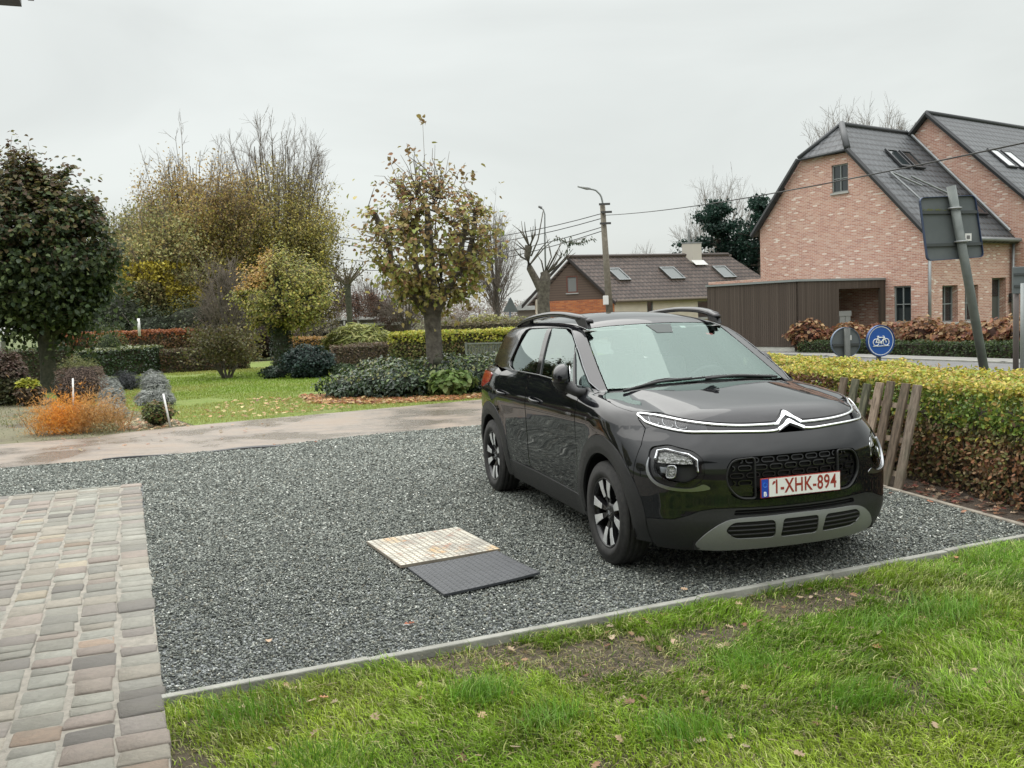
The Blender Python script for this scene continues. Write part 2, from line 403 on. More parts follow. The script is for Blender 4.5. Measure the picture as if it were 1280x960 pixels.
# front lawn
m_fl = lawn_mat('front_lawn', (.11,.088,.055), (.15,.125,.075), (.075,.058,.038), 2.5, .52, 45)
G_(m_fl).bump(G_(m_fl).noise(55, 8, .7), .03)
flawn = [(-1.60, 3.74), (3.52, 5.93), (5.2, 6.6), (9, 4.5), (12, -3), (-3.1, -3), (-1.30, 3.1)]
FZ = -.028
sheet('front_lawn', flawn, FZ, m_fl)
lv = [(-1.53, 3.74), (3.52, 5.915), (4.6, 6.2), (4.9, 4.6), (3.2, 2.3), (.2, 1.6), (-.75, 1.9), (-1.2, 3.0)]
X, Y = scatter(lv, 235000)
bare = fbm(X*.9+3.1, Y*1.5+1.7, 11, 4)                    # bare soil patches in the turf
b2 = .72*np.exp(-(((X-.35)/.70)**2 + ((Y-4.05)/.28)**2)) + .15*np.exp(-np.abs(Y-(3.80+(X+1.57)*.4287)+.10)/.10) + .75*np.exp(-(((X+1.30)/.22)**2+((Y-3.45)/.35)**2)) + .5*np.exp(-(((X-1.9)/.5)**2+((Y-4.85)/.25)**2)) + .45*np.exp(-(((X-.3)/.25)**2+((Y-3.1)/.12)**2))
tuft = .55*fbm(X*2.1, Y*2.1, 21, 3) + .45*fbm(X*7.5, Y*7.5, 23, 2); tuft = (tuft-.5)*1.5+.5
dens = np.clip(1.70 - 1.3*np.clip(bare-.50, 0, 1)*3.4 - 1.55*b2 + (tuft-.5)*2.0, .16, 1)
k = rng.random(len(X)) < dens; X, Y, tuft, dens = X[k], Y[k], tuft[k], dens[k]
Lb = .018 + .034*np.clip((tuft-.38)*2.4, 0, 1) + .020*dens
t = np.clip((fbm(X*1.1+5, Y*1.1, 31)-.3)*2.4, 0, 1)[:, None]; yel = (rng.random((len(X), 1)) < .14 + .35*(1-dens[:, None]))
cg = (1-t)*np.array([.145,.27,.020]) + t*np.array([.29,.38,.045])
cl2 = np.clip((fbm(X*2.6, Y*2.6, 61, 3)-.42)*4, 0, 1)[:, None]; cg = cg*(1-cl2*.0) * (1.12-.38*cl2); cg = np.where(yel, np.array([.46,.46,.20]), cg)*(1+rng.normal(0, .36, (len(X), 1)))
wv = fbm(X*.8, Y*.8, 41)*9
blades('front_grass', np.stack([X, Y, np.full(len(X), FZ)], 1), Lb*1.1, .0052, np.clip(cg, .01, 1), 1.05, dirs=wv)
# long tufts
TX, TY = [], []
for (tx, ty, tn, tr) in [(-.18, 3.72, 480, .085), (-1.12, 3.62, 320, .12), (1.02, 3.9, 420, .11), (1.35, 3.55, 350, .10), (2.2, 4.5, 350, .12), (.1, 3.45, 250, .08), (.62, 3.3, 300, .1), (2.9, 4.1, 300, .12), (-.75, 3.2, 300, .12), (2.9, 5.35, 200, .1), (1.75, 4.35, 260, .12)]:
    TX.append(rng.normal(tx, tr, tn)); TY.append(rng.normal(ty, tr*.7, tn))
TX = np.concatenate(TX); TY = np.concatenate(TY)
blades('grass_tufts', np.stack([TX, TY, np.full(len(TX), FZ)], 1), .115, .0045, palette(len(TX), [(.10,.23,.02), (.16,.31,.035), (.30,.40,.12)], [4, 4, 1]), .8, dirs=TX*3+1)

# edging kerbs
m_kerb = noisy('kerb_concrete', (.19,.19,.165), (.31,.31,.275), 6, .85, .004, 70)
mb = MB()
def kerb_line(a, b, w=.055, top=.022, bot=-.12, L=1.0):
    a, b = Vector((*a, 0)), Vector((*b, 0)); d = b-a; n = max(1, round(d.length/L)); d.normalize(); s = Vector((d.y, -d.x, 0))*w
    st = (b-a).length/n
    for i in range(n):
        j = random.Random(i*7+int(a.x*10)).uniform(-.003, .003)
        mb.obox(a + d*(st*i+.0015) + Vector((0, j, bot)), d*(st-.001), s, (0, 0, top-bot+j))
kerb_line(KA, KB, .046, .016); tag(mb.build('kerb', m_kerb, bevel=.006), kind='structure')
mb = MB(); kerb_line((3.475, 6.03), (3.10, 7.58), .045, .02); kerb_line((3.10, 7.60), (2.55, 9.6), .045, .02)
tag(mb.build('hedge_kerb', noisy('kerb_old', (.17,.15,.12), (.30,.27,.22), 12, .9, .004, 60), bevel=.006), kind='structure')
hs = [(3.53, 5.95), (3.50, 6.2), (3.14, 7.6), (2.6, 9.6), (2.25, 12.2), (1.45, 14.1), (4.6, 16.4), (5.6, 11), (7.2, 6.9), (5.2, 6.6)]
sheet('hedge_soil', hs, -.012, lawn_mat('hedge_soil', (.075,.055,.038), (.11,.08,.055), (.05,.038,.028), 1.5, .55, 30))

# sett paving
m_set, g, at = attr_mat('sett_stone', .8)
f1 = g.noise(38, 6, .65); f2 = g.noise(7, 4)
f3 = g.noise(2.2, 5, .6); f1 = g.noise(26, 8, .75); cs_ = g.mix(g.map(f1, .3, .75, 0, .9), at.outputs['Color'], g.mix(.6, at.outputs['Color'], (.13,.125,.11))); g.col(g.mix(g.map(f3, .45, .7, 0, .35), cs_, (.16,.15,.115))); g.bump(f1, .016)
m_mort = noisy('mortar', (.19,.178,.15), (.28,.26,.22), 20, .9, .006, 90)
PO = Vector((-3.81, 9.17, 0)); E1 = Vector((-.938, -.346, 0)); E2 = Vector((.389, -.921, 0))
V, Lp, Sz, Co = [], [], [], []; r2 = random.Random(5)
pal = [(.28,.275,.235), (.32,.32,.275), (.24,.235,.205), (.29,.245,.21), (.31,.285,.235), (.165,.155,.14), (.37,.365,.315), (.31,.235,.175), (.36,.315,.235), (.255,.23,.205)]
pw = [18, 14, 12, 17, 14, 9, 6, 4, 4, 12]
for i in range(46):
    w = .178; x0 = i*.194 + r2.uniform(-.006, .006); y = r2.uniform(-.1, 0)
    while y < 12.5:
        l = r2.choice([r2.uniform(.085, .12), r2.uniform(.12, .165), r2.uniform(.15, .20)]); gap = r2.uniform(.006, .013)
        if y > -.04 or i > 0:
            c_ = r2.choices(pal, pw)[0]; v_ = r2.uniform(.82, 1.14); j = lambda s=.009: r2.uniform(-s, s)
            zt = .016 + r2.uniform(-.004, .004); n0 = len(V)
            wx = r2.uniform(-.010, .008)
            cs = [(x0-wx+j(), max(y, 0)+j()), (x0+w+wx+j(), max(y, 0)+j()), (x0+w+wx+j(), y+l+j()), (x0-wx+j(), y+l+j())]
            cx_, cy_ = sum(p[0] for p in cs)/4, sum(p[1] for p in cs)/4
            def rr_(k, f):
                o = []
                for q_ in range(4):
                    a_, b_, c2 = cs[q_-1], cs[q_], cs[(q_+1) % 4]
                    for (u_, w_) in ((a_, b_), (c2, b_)):
                        d_ = math.hypot(u_[0]-w_[0], u_[1]-w_[1]); t_ = f/d_
                        p = (w_[0]+(u_[0]-w_[0])*t_, w_[1]+(u_[1]-w_[1])*t_)
                        o.append((cx_+(p[0]-cx_)*k, cy_+(p[1]-cy_)*k))
                return o
            rings = [(rr_(1, .007), -.02), (rr_(1, .007), zt-.006), (rr_(.945, .010), zt+j(.002))]
            for pts, z in rings:
                for (a_, b_) in pts:
                    q_ = PO + E1*a_ + E2*b_; V.append((q_.x, q_.y, z + (j(.0015) if z > 0 else 0))); Co.append([c_[k]*v_ for k in range(3)])
            for rgi in (0, 1):
                for k in range(8): Lp += [n0+rgi*8+k, n0+rgi*8+(k+1) % 8, n0+rgi*8+8+(k+1) % 8, n0+rgi*8+8+k]; Sz.append(4)
            Lp += [n0+16+k for k in range(8)]; Sz.append(8)
        y += l + gap
me = npmesh('sett_paving', V, Lp, Sz, np.array(Co)); bm = bmesh.new(); bm.from_mesh(me); bmesh.ops.recalc_face_normals(bm, faces=bm.faces); bm.to_mesh(me); bm.free()
tag(link('sett_paving', me, m_set), kind='structure')
def pq(a, b): q_ = PO + E1*a + E2*b; return (q_.x, q_.y)
sheet('sett_mortar', [pq(.003, .003), pq(9.0, .003), pq(9.0, 12.6), pq(.003, 12.6)], .0105, m_mort)

# inspection covers on the gravel
def cover(name, cs, z, th, m, label, cat, bend=None, n=24):
    cs = [Vector((*p, 0)) for p in cs]; t = thing(name, label, cat, tuple((cs[0]+cs[1]+cs[2]+cs[3])/4 + Vector((0, 0, z-th))))
    vs, fs = [], []; o = t.location
    for i in range(n+1):
        for j in range(n+1):
            u, v = i/n, j/n; p = cs[0].lerp(cs[1], u).lerp(cs[3].lerp(cs[2], u), v)
            vs.append(Vector((p.x, p.y, z + (bend(u, v) if bend else 0))) - o)
    top = len(vs); vs += [v - Vector((0, 0, th)) for v in vs]
    for i in range(n):
        for j in range(n):
            a = i*(n+1)+j; fs.append((a, a+n+1, a+n+2, a+1)); fs.append((top+a, top+a+1, top+a+n+2, top+a+n+1))
    rim = [i*(n+1) for i in range(n)] + [n*(n+1)+j for j in range(n)] + [(n-i)*(n+1)+n for i in range(n)] + [n-j for j in range(n)]
    for i in range(len(rim)): a, b = rim[i], rim[(i+1) % len(rim)]; fs.append((a, b, b+top, a+top))
    me = bpy.data.meshes.new('plate'); me.from_pydata([tuple(v) for v in vs], [], fs)
    bm = bmesh.new(); bm.from_mesh(me); bmesh.ops.recalc_face_normals(bm, faces=bm.faces)
    uv = bm.loops.layers.uv.new('UVMap')
    for f in bm.faces:
        for l_ in f.loops:
            k = l_.vert.index % top if l_.vert.index < top else l_.vert.index - top
            l_[uv].uv = ((k//(n+1))/n, (k % (n+1))/n)
    bm.to_mesh(me); bm.free()
    link('plate', me, m, t); return t
def grid_fac(g, nx, ny, w=.16):
    """raised squares in UV: returns 1 on the squares, 0 in the grooves"""
    uvn = g.n('ShaderNodeUVMap'); sp = g.n('ShaderNodeSeparateXYZ'); g.l(uvn.outputs[0], sp.inputs[0]); o = []
    for i, n in ((0, nx), (1, ny)):
        f = g.math('FRACT', g.math('MULTIPLY', sp.outputs[i], float(n))); d = g.math('ABSOLUTE', g.math('SUBTRACT', f, .5))
        o.append(g.map(d, .5-w, .5-w*.35, 1, 0))
    return g.math('MULTIPLY', o[0], o[1])
m = mat('stained_cover', (.6,.57,.5), .7); g = G_(m); gf = grid_fac(g, 17, 17)
a = g.noise(5, 6, .65); b = g.noise(13, 5, .6)
cc = g.mix(g.map(a, .42, .60, 0, 1), (.50,.48,.40), (.27,.26,.225)); cc = g.mix(g.map(b, .56, .70, 0, .9), cc, (.30,.13,.075)); 
cc = g.mix(g.map(g.noise(3, 3), .58, .68, 0, .6), cc, (.60,.38,.14))
g.col(g.mix(gf, g.mix(.15, (.17,.145,.11), cc), cc)); g.bump(gf, .004)
cover('cover_plate', [(-1.065,6.315), (-.44,6.64), (-.12,5.97), (-.745,5.65)], .034, .018, m, 'cream white drain cover plate with rusty stains lying on the gravel', 'cover plate')
m = mat('black_cover', (.03,.034,.04), .42); g = G_(m); gf = grid_fac(g, 15, 15, .2)
g.col(g.mix(g.noise(6, 5), (.018,.021,.025), (.055,.06,.068))); g.bump(gf, .006)
cover('cover_plate', [(-.70,5.63), (-.14,5.915), (.125,5.34), (-.43,5.045)], .026, .014, m, 'black embossed drain cover plate lying on the gravel', 'cover plate', bend=lambda u, v: .022*max(0, u-.3)**2 + .012*v*v*u)

# crumbs of soil and dead grass in the thin patches of turf
X, Y = scatter(lv, 26000)
bare = np.exp(-(((X-.35)/.75)**2 + ((Y-4.05)/.30)**2)) + .8*np.exp(-(((X-1.9)/.5)**2+((Y-4.85)/.25)**2)) + .5*np.exp(-(((X-.3)/.25)**2+((Y-3.1)/.12)**2)) + .22
k = rng.random(len(X)) < bare; X, Y = X[k], Y[k]
tag(stones('soil_crumbs', np.stack([X, Y, np.full(len(X), FZ)], 1), rng.uniform(.003, .010, len(X)), palette(len(X), [(.10,.08,.055), (.15,.12,.08), (.06,.045,.03), (.20,.17,.12)], None, .2)), kind='stuff')
X, Y = scatter(lv, 22000); k = rng.random(len(X)) < .35 + np.exp(-(((X-.35)/.8)**2 + ((Y-4.05)/.35)**2)); X, Y = X[k], Y[k]
tag(leaves('dead_grass', np.stack([X, Y, FZ + rng.uniform(.002, .03, len(X))], 1), .05, palette(len(X), [(.42,.36,.20), (.50,.44,.28), (.28,.22,.12)]), N=np.array([0, 0, 1.0]), tpl='long', wide=.22, jitter=.3), kind='stuff')
# fallen leaves
def litter(name, X, Y, z, s, cols, w=None, tpl='lobed'):
    P = np.stack([X, Y, z + rng.uniform(.002, .02, len(X))], 1)
    return tag(leaves(name, P, s, palette(len(X), cols, w, .2), N=np.array([0, 0, 1.0]), jitter=.35, tpl=tpl), kind='stuff')
X, Y = scatter([(-1.5, 3.72), (3.5, 5.88), (4.5, 5.8), (3.2, 2.6), (-1.1, 2.6)], 620)
k = rng.random(len(X)) < .25 + 1.2*np.exp(-(((X-.4)/.9)**2 + ((Y-4.1)/.4)**2)) + .8*np.exp(-np.abs((Y - (3.80+(X+1.57)*.4287) + .12)/.12)); X, Y = X[k], Y[k]
litter('fallen_leaves', X, Y, FZ+.012, .040, [(.45,.33,.22), (.30,.18,.10), (.48,.38,.27), (.20,.10,.055), (.42,.2,.1)], [4, 3, 4, 3, 1])
litter('gravel_leaves', np.array([-.55, -1.25, .9, 3.2, 3.3, 3.05, -2.6, -3.1]), np.array([4.6, 4.4, 5.0, 6.9, 6.6, 7.3, 11.8, 11.7]), .012, .045, [(.4,.2,.12), (.5,.36,.24), (.4,.12,.06)])
X, Y = scatter([(3.50, 5.98), (3.14, 7.55), (3.5, 7.9), (4.6, 6.6), (4.6, 5.9)], 420)
litter('hedge_leaves', X, Y, -.006, .05, [(.30,.16,.09), (.2,.05,.04), (.45,.34,.24), (.12,.06,.04), (.16,.12,.08)], [4, 3, 2, 4, 4])
X, Y = scatter([(-3.9, 17.5), (-2.6, 16.9), (-1.4, 17.0), (.2, 17.6), (.2, 18.6), (-1.4, 18.0), (-2.6, 18.2), (-3.8, 19.4), (-4.6, 19.6)], 2600)
litter('leaf_litter', X, Y, .0, .085, [(.50,.24,.11), (.36,.15,.08), (.52,.36,.18), (.2,.09,.06), (.55,.42,.24)], [5, 5, 3, 4, 2], 'heart')
X, Y = scatter([(-6.2, 15.6), (-4.3, 15.1), (-1.5, 16.7), (-3.5, 19), (-5.5, 19)], 330)
litter('lawn_leaves', X, Y, .03, .075, [(.52,.42,.2), (.5,.3,.14), (.35,.18,.1)])
X, Y = scatter([(-5.9, 13.95), (-5.1, 14.4), (-6.1, 15.8), (-6.8, 15.2)], 220)
litter('bed_leaves', X, Y, .004, .07, [(.5,.34,.2), (.4,.2,.12), (.5,.44,.28)])
X, Y = scatter([(-12, 11.2), (-7, 12.9), (-3, 15), (-3, 13), (-8, 10.6), (-12, 9.2)], 70)
litter('drive_leaves', X, Y, .01, .06, [(.45,.25,.15), (.5,.4,.25), (.3,.15,.1)])
def dens(pts, sp, close=True):
    pts = np.asarray(pts, float); o = []; n = len(pts)
    for i in range(n if close else n-1):
        a, b = pts[i], pts[(i+1) % n]; k = max(1, int(np.ceil(np.linalg.norm(b-a)/sp)))
        o += [a + (b-a)*j/k for j in range(k)]
    if not close: o.append(pts[-1])
    return np.array(o)
def catmull(pts, sp=.02, close=False):
    P = np.asarray(pts, float); n = len(P); o = []
    rngi = range(n) if close else range(n-1)
    for i in rngi:
        p0 = P[(i-1) % n] if close or i > 0 else 2*P[0]-P[1]; p1 = P[i]; p2 = P[(i+1) % n]; p3 = P[(i+2) % n] if close or i < n-2 else 2*P[-1]-P[-2]
        k = max(1, int(np.ceil(np.linalg.norm(p2-p1)/sp)))
        for j in range(k):
            t = j/k; o.append(.5*((2*p1) + (-p0+p2)*t + (2*p0-5*p1+4*p2-p3)*t*t + (-p0+3*p1-3*p2+p3)*t**3))
    if not close: o.append(P[-1])
    return np.array(o)
def roundc(pts, r, k=5):
    """round the corners of a closed polygon (any dimension)"""
    P = [np.asarray(p, float) for p in pts]; n = len(P); o = []
    rs = r if hasattr(r, '__len__') else [r]*n
    for i in range(n):
        a, b, c = P[i-1], P[i], P[(i+1) % n]; la, lc = np.linalg.norm(a-b), np.linalg.norm(c-b); rr = min(rs[i], la*.49, lc*.49)
        if rr < 1e-4: o.append(b); continue
        s, e_ = b+(a-b)/la*rr, b+(c-b)/lc*rr
        for j in range(k+1): t = j/k; o.append((1-t)**2*s + 2*t*(1-t)*b + t*t*e_)
    return np.array(o)
# ------------------------------------------------------------------ pixel to world helper (calibrated camera)
def ray(px, py):
    x, y = px-640, py-480; cr, sr = math.cos(CAM_R), math.sin(CAM_R)
    x, y = x*cr - y*sr, x*sr + y*cr
    u = -y/CAM_F; c, s = math.cos(CAM_P), math.sin(CAM_P)
    d = Vector((x/CAM_F, c + u*s, -s + u*c)); return d/d.y
def PX(px, py, D): r_ = ray(px, py); return Vector((r_.x*D, D, r_.z*D + CAM_H))
def GZ(px, py, z=0): r_ = ray(px, py); t = (z-CAM_H)/r_.z; return Vector((r_.x*t, t, z))

# ------------------------------------------------------------------ building materials
def brick_mat(name, cols, mortar, bw=.20, bh=.058, spots=None, rough=.85):
    m = mat(name, cols[0], rough); g = G_(m)
    uv = g.n('ShaderNodeUVMap'); sp = g.n('ShaderNodeSeparateXYZ'); g.l(uv.outputs[0], sp.inputs[0])
    row = g.math('FLOOR', g.math('DIVIDE', sp.outputs[1], bh)); sh = g.math('MULTIPLY', g.math('MODULO', g.math('ABSOLUTE', row), 2.0), .5)
    cu = g.math('ADD', g.math('DIVIDE', sp.outputs[0], bw), sh); ci = g.math('FLOOR', cu)
    cb_ = g.n('ShaderNodeCombineXYZ'); g.l(ci, cb_.inputs[0]); g.l(row, cb_.inputs[1])
    wn = g.n('ShaderNodeTexWhiteNoise'); g.l(cb_.outputs[0], wn.inputs['Vector'])
    st = [(i/len(cols), c) for i, c in enumerate(cols)]
    c1 = g.ramp(wn.outputs['Value'], st); g.t.nodes[-1].color_ramp.interpolation = 'CONSTANT'
    fx = g.math('ABSOLUTE', g.math('SUBTRACT', g.math('FRACT', cu), .5)); fy = g.math('ABSOLUTE', g.math('SUBTRACT', g.math('FRACT', g.math('DIVIDE', sp.outputs[1], bh)), .5))
    mo = g.math('MAXIMUM', g.map(fx, .5-.012/bw, .5-.006/bw, 0, 1), g.map(fy, .5-.012/bh, .5-.006/bh, 0, 1))
    nz_ = g.noise(1.3, 5, .6); c2 = g.mix(g.map(nz_, .3, .7, 0, .3), c1, tuple(x*.7 for x in cols[0]))
    g.col(g.mix(mo, c2, mortar)); g.bump(g.math('SUBTRACT', 1.0, mo), .01); return m
BR = brick_mat('pink_brick', [(.50,.245,.18), (.55,.31,.235), (.42,.20,.15), (.58,.37,.29), (.52,.27,.20), (.44,.225,.17), (.56,.34,.26), (.50,.26,.195), (.60,.41,.335), (.46,.22,.165), (.53,.29,.22), (.57,.33,.25), (.48,.25,.185), (.40,.19,.145), (.54,.31,.235), (.59,.37,.29), (.51,.27,.20), (.78,.69,.61)], (.60,.48,.41))
def tile_mat(name, c1, c2, tw=.30, th=.34):
    m = mat(name, c1, .55); g = G_(m)
    uv = g.n('ShaderNodeUVMap'); sp = g.n('ShaderNodeSeparateXYZ'); g.l(uv.outputs[0], sp.inputs[0])
    r0 = g.math('DIVIDE', sp.outputs[1], th); row = g.math('FLOOR', r0); fr = g.math('FRACT', r0)
    cu = g.math('DIVIDE', sp.outputs[0], tw); fu = g.math('FRACT', cu)
    cb_ = g.n('ShaderNodeCombineXYZ'); g.l(g.math('FLOOR', cu), cb_.inputs[0]); g.l(row, cb_.inputs[1])
    wn = g.n('ShaderNodeTexWhiteNoise'); g.l(cb_.outputs[0], wn.inputs['Vector'])
    base = g.mix(wn.outputs['Value'], c1, c2)
    du = g.math('ABSOLUTE', g.math('SUBTRACT', fu, .5)); gap = g.math('MAXIMUM', g.math('MULTIPLY', g.map(fr, .66, .80, 0, 1), g.map(du, .30, .42, 1, .25)), g.map(du, .42, .5, 0, .45))
    g.col(g.mix(gap, base, tuple(x*.16 for x in c1)))
    h = g.math('ADD', g.math('MULTIPLY', g.math('SINE', g.math('MULTIPLY', fu, math.pi)), .6), g.math('MULTIPLY', fr, -1.0))
    g.bump(h, .05); return m
TILE_G = tile_mat('grey_tiles', (.042,.047,.051), (.060,.066,.071)); TILE_B = tile_mat('brown_tiles', (.062,.045,.037), (.105,.077,.063), .27, .30)
M['win'] = mat('window_glass', (.018,.024,.026), .05, 0, Specular_IOR_Level=.9); M['frame'] = mat('window_frame_grey', (.22,.24,.235), .5)
M['sill'] = mat('stone_sill', (.36,.36,.34), .8); M['zinc'] = noisy('zinc', (.20,.215,.22), (.28,.29,.29), 3, .5, metal=.5); M['wht'] = mat('white_paint', (.7,.7,.68), .6)
M['curtain'] = mat('curtain', (.20,.205,.20), .9)
m = mat('dark_timber', (.09,.075,.06), .8); g = G_(m)
uvn = g.n('ShaderNodeUVMap'); sp = g.n('ShaderNodeSeparateXYZ'); g.l(uvn.outputs[0], sp.inputs[0]); cu = g.math('DIVIDE', sp.outputs[0], .085)
wn = g.n('ShaderNodeTexWhiteNoise'); wn.noise_dimensions = '1D'; g.l(g.math('FLOOR', cu), wn.inputs['W'])
gp_ = g.map(g.math('ABSOLUTE', g.math('SUBTRACT', g.math('FRACT', cu), .5)), .40, .46, 0, 1)
g.col(g.mix(gp_, g.mix(wn.outputs['Value'], (.058,.041,.030), (.088,.066,.050)), (.016,.013,.011))); g.bump(g.math('SUBTRACT', 1.0, gp_), .012); M['timber'] = m

def slab(name, poly, holes, O, U, V, th, mt, parent=None, uvs=1.0, uvo=(0, 0)):
    """wall or roof slab: 2D outline with openings, in the plane O + a U + b V, thickness th along U x V (behind the face)"""
    O, U, V = Vector(O), Vector(U).normalized(), Vector(V).normalized(); W = U.cross(V)
    loops = [poly] + list(holes); pts = []; ed = []
    for l_ in loops:
        s0 = len(pts); pts += [Vector(p) for p in l_]; ed += [(s0+i, s0+(i+1) % len(l_)) for i in range(len(l_))]
    r_ = delaunay_2d_cdt(pts, ed, [], 0, 1e-7); v2 = [tuple(v) for v in r_[0]]
    F = []
    for f in r_[2]:
        c = (sum(v2[i][0] for i in f)/3, sum(v2[i][1] for i in f)/3)
        if inpoly(np.array([c[0]]), np.array([c[1]]), poly)[0] and not any(inpoly(np.array([c[0]]), np.array([c[1]]), h)[0] for h in holes): F.append(tuple(f))
    n = len(v2); VV = [O + U*a + V*b for a, b in v2] + [O + U*a + V*b - W*th for a, b in v2]; uv2 = list(v2) + list(v2)
    FF = [f for f in F] + [tuple(i+n for i in f[::-1]) for f in F]
    cnt = {}
    for f in F:
        for i in range(3): cnt[(f[i], f[(i+1) % 3])] = 1
    for (a, b) in list(cnt):
        if (b, a) not in cnt: FF.append((b, a, a+n, b+n))
    me = bpy.data.meshes.new(name); me.from_pydata([tuple(v) for v in VV], [], FF); me.update()
    uvl = me.uv_layers.new(name='UVMap'); 
    for p in me.polygons:
        sidef = len(p.vertices) == 4
        for li in p.loop_indices:
            vi = me.loops[li].vertex_index; a, b = uv2[vi]; 
            if sidef and vi >= n: a += th; b += th*.5
            uvl.data[li].uv = (a*uvs+uvo[0], b*uvs+uvo[1])
    return link(name, me, mt, parent)
def rect(a0, b0, a1, b1): return [(a0, b0), (a1, b0), (a1, b1), (a0, b1)]
def window(parent, O, U, V, r_, rec=.10, fr=.05, mh=1, mv=1, mt=None, curt=False, sill=True, name='window', gl=None):
    """frame, muntins and pane set back into an opening r_=(a0,b0,a1,b1)"""
    O, U, V = Vector(O), Vector(U).normalized(), Vector(V).normalized(); W = U.cross(V); a0, b0, a1, b1 = r_
    mb = MB(); B = O - W*rec
    def bar(p, q_, r2, s): mb.obox(B + U*p + V*q_, U*(r2-p), V*(s-q_), W*.04)
    bar(a0, b0, a1, b0+fr); bar(a0, b1-fr, a1, b1); bar(a0, b0+fr, a0+fr, b1-fr); bar(a1-fr, b0+fr, a1, b1-fr)
    for i in range(1, mv+1): c = a0+(a1-a0)*i/(mv+1); bar(c-.018, b0+fr, c+.018, b1-fr)
    for i in range(1, mh+1): c = b0+(b1-b0)*i/(mh+1); mb.obox(B + U*(a0+fr) + V*(c-.016) + W*.002, U*(a1-a0-2*fr), V*.032, W*.04)
    w = mb.build(name, mt or M['frame'], parent)
    mb = MB(); mb.obox(B + U*a0 + V*b0 - W*.01, U*(a1-a0), V*(b1-b0), W*.008); mb.build('pane', gl or M['win'], w)
    if sill: mb = MB(); mb.obox(O + U*(a0-.04) + V*(b0-.07) - W*.02, U*(a1-a0+.08), V*.068, W*.08); mb.build('sill', M['sill'], w)
    return w

# ------------------------------------------------------------------ brick house
HO = Vector((14.426, 31.5, 0)); hu = Vector((.829, .559, 0)); hv = Vector((-.559, .829, 0)); UP = Vector((0, 0, 1)); GB = -.12
bh = thing('brick_house', 'large pink brick house with dark grey tiled roofs and gable facing left', 'house', tuple(HO + UP*GB))
bh.rotation_euler = (0, 0, 0)
def hp(u, v, z=0): return HO + hu*u + hv*v + UP*z - Vector((HO.x, HO.y, GB))     # relative to the thing's base
def gp2(v, z): return (7.3 - v, z)     # gable plane 2D: a runs right (towards the corner)
gO = hp(0, 7.3, 0); gU = -hv
wins_g = [(7.3-1.30, .74, 7.3-.63, 2.03), (7.3-3.84, 5.62, 7.3-3.13, 6.65)]
gpoly = [(0, GB), (7.3, GB), (7.3, 3.76), (7.3-3.09, 7.03), (1.98, 7.07), (0, 4.72)]
slab('gable_wall', gpoly, [rect(*w) for w in wins_g], gO, gU, UP, .35, BR, bh)
window(bh, gO, gU, UP, wins_g[0], mh=1, mv=1); window(bh, gO, gU, UP, wins_g[1], mh=1, mv=1)
fO = hp(0, 0, 0); fwin = [(.88, .69, 1.86, 1.99), (2.31, .69, 3.2, 1.99)]; door_r = (4.13, GB+.02, 5.12, 2.23)
slab('front_wall', [(.35, GB), (5.5, GB), (5.5, 3.80), (.35, 3.80)], [rect(*w) for w in fwin] + [rect(*door_r)], fO, hu, UP, .35, BR, bh)
for w in fwin: window(bh, fO, hu, UP, w, rec=.24)
dw = window(bh, fO, hu, UP, door_r, rec=.28, mh=0, mv=0, fr=.06, sill=False, name='door', gl=mat('door_green', (.075,.08,.07), .6)); mb = MB(); mb.obox(fO - (hu.cross(UP))*.27 + hu*4.19 + UP*1.55, hu*.87, UP*.6, hu.cross(UP)*.01); mb.build('door_pane', M['win'], dw)
text_rot = math.atan2(hu.y, hu.x)
pN = fO + hu*5.30 + UP*1.20 + (-hv)*.01
mb = MB(); pN = fO + hu*5.27 + UP*1.30 - hu.cross(UP)*-.03; mb.obox(pN, hu*.12, UP*.13, hu.cross(UP)*.08); mb.obox(pN + UP*.20, hu*.12, UP*.13, hu.cross(UP)*.08); mb.obox(pN + hu*.035 + UP*.13, hu*.05, UP*.07, hu.cross(UP)*.03); mb.build('wall_lamp', M['twig'] if False else mat('lamp_black', (.02,.02,.02), .5), bh)
# back and far walls
slab('back_wall', [(0, GB), (5.5, GB), (5.5, 4.6), (0, 4.6)], [], hp(5.5, 7.3, 0), -hu, UP, .3, BR, bh)
# right wing
RV0, RV1, REZ, RAP = -.50, 7.15, 5.10, 8.83
w2 = [(0, GB), (7.65, GB), (7.65, REZ), (7.65-3.80, RAP), (0, REZ)]
slab('gable_wall', w2, [], hp(5.5, RV1, 0), gU, UP, .35, BR, bh)
slab('front_wall', [(.35, GB), (13, GB), (13, REZ), (.35, REZ)], [rect(1.5,.7,2.5,2.0), rect(4,.7,5,2.0), rect(8,GB+.02,9,2.2)], hp(5.5, RV0, 0), hu, UP, .35, BR, bh)
for w in ((1.5,.7,2.5,2.0), (4,.7,5,2.0), (8,GB+.02,9,2.2)): window(bh, hp(5.5, RV0, 0), hu, UP, w, rec=.2)
slab('back_wall', [(0, GB), (13, GB), (13, REZ), (0, REZ)], [], hp(18.5, RV1, 0), -hu, UP, .3, BR, bh)
slab('gable_wall', [(0, GB), (7.65, GB), (7.65, REZ), (3.80, RAP), (0, REZ)], [], hp(18.5, RV0, 0), hv, UP, .3, BR, bh)
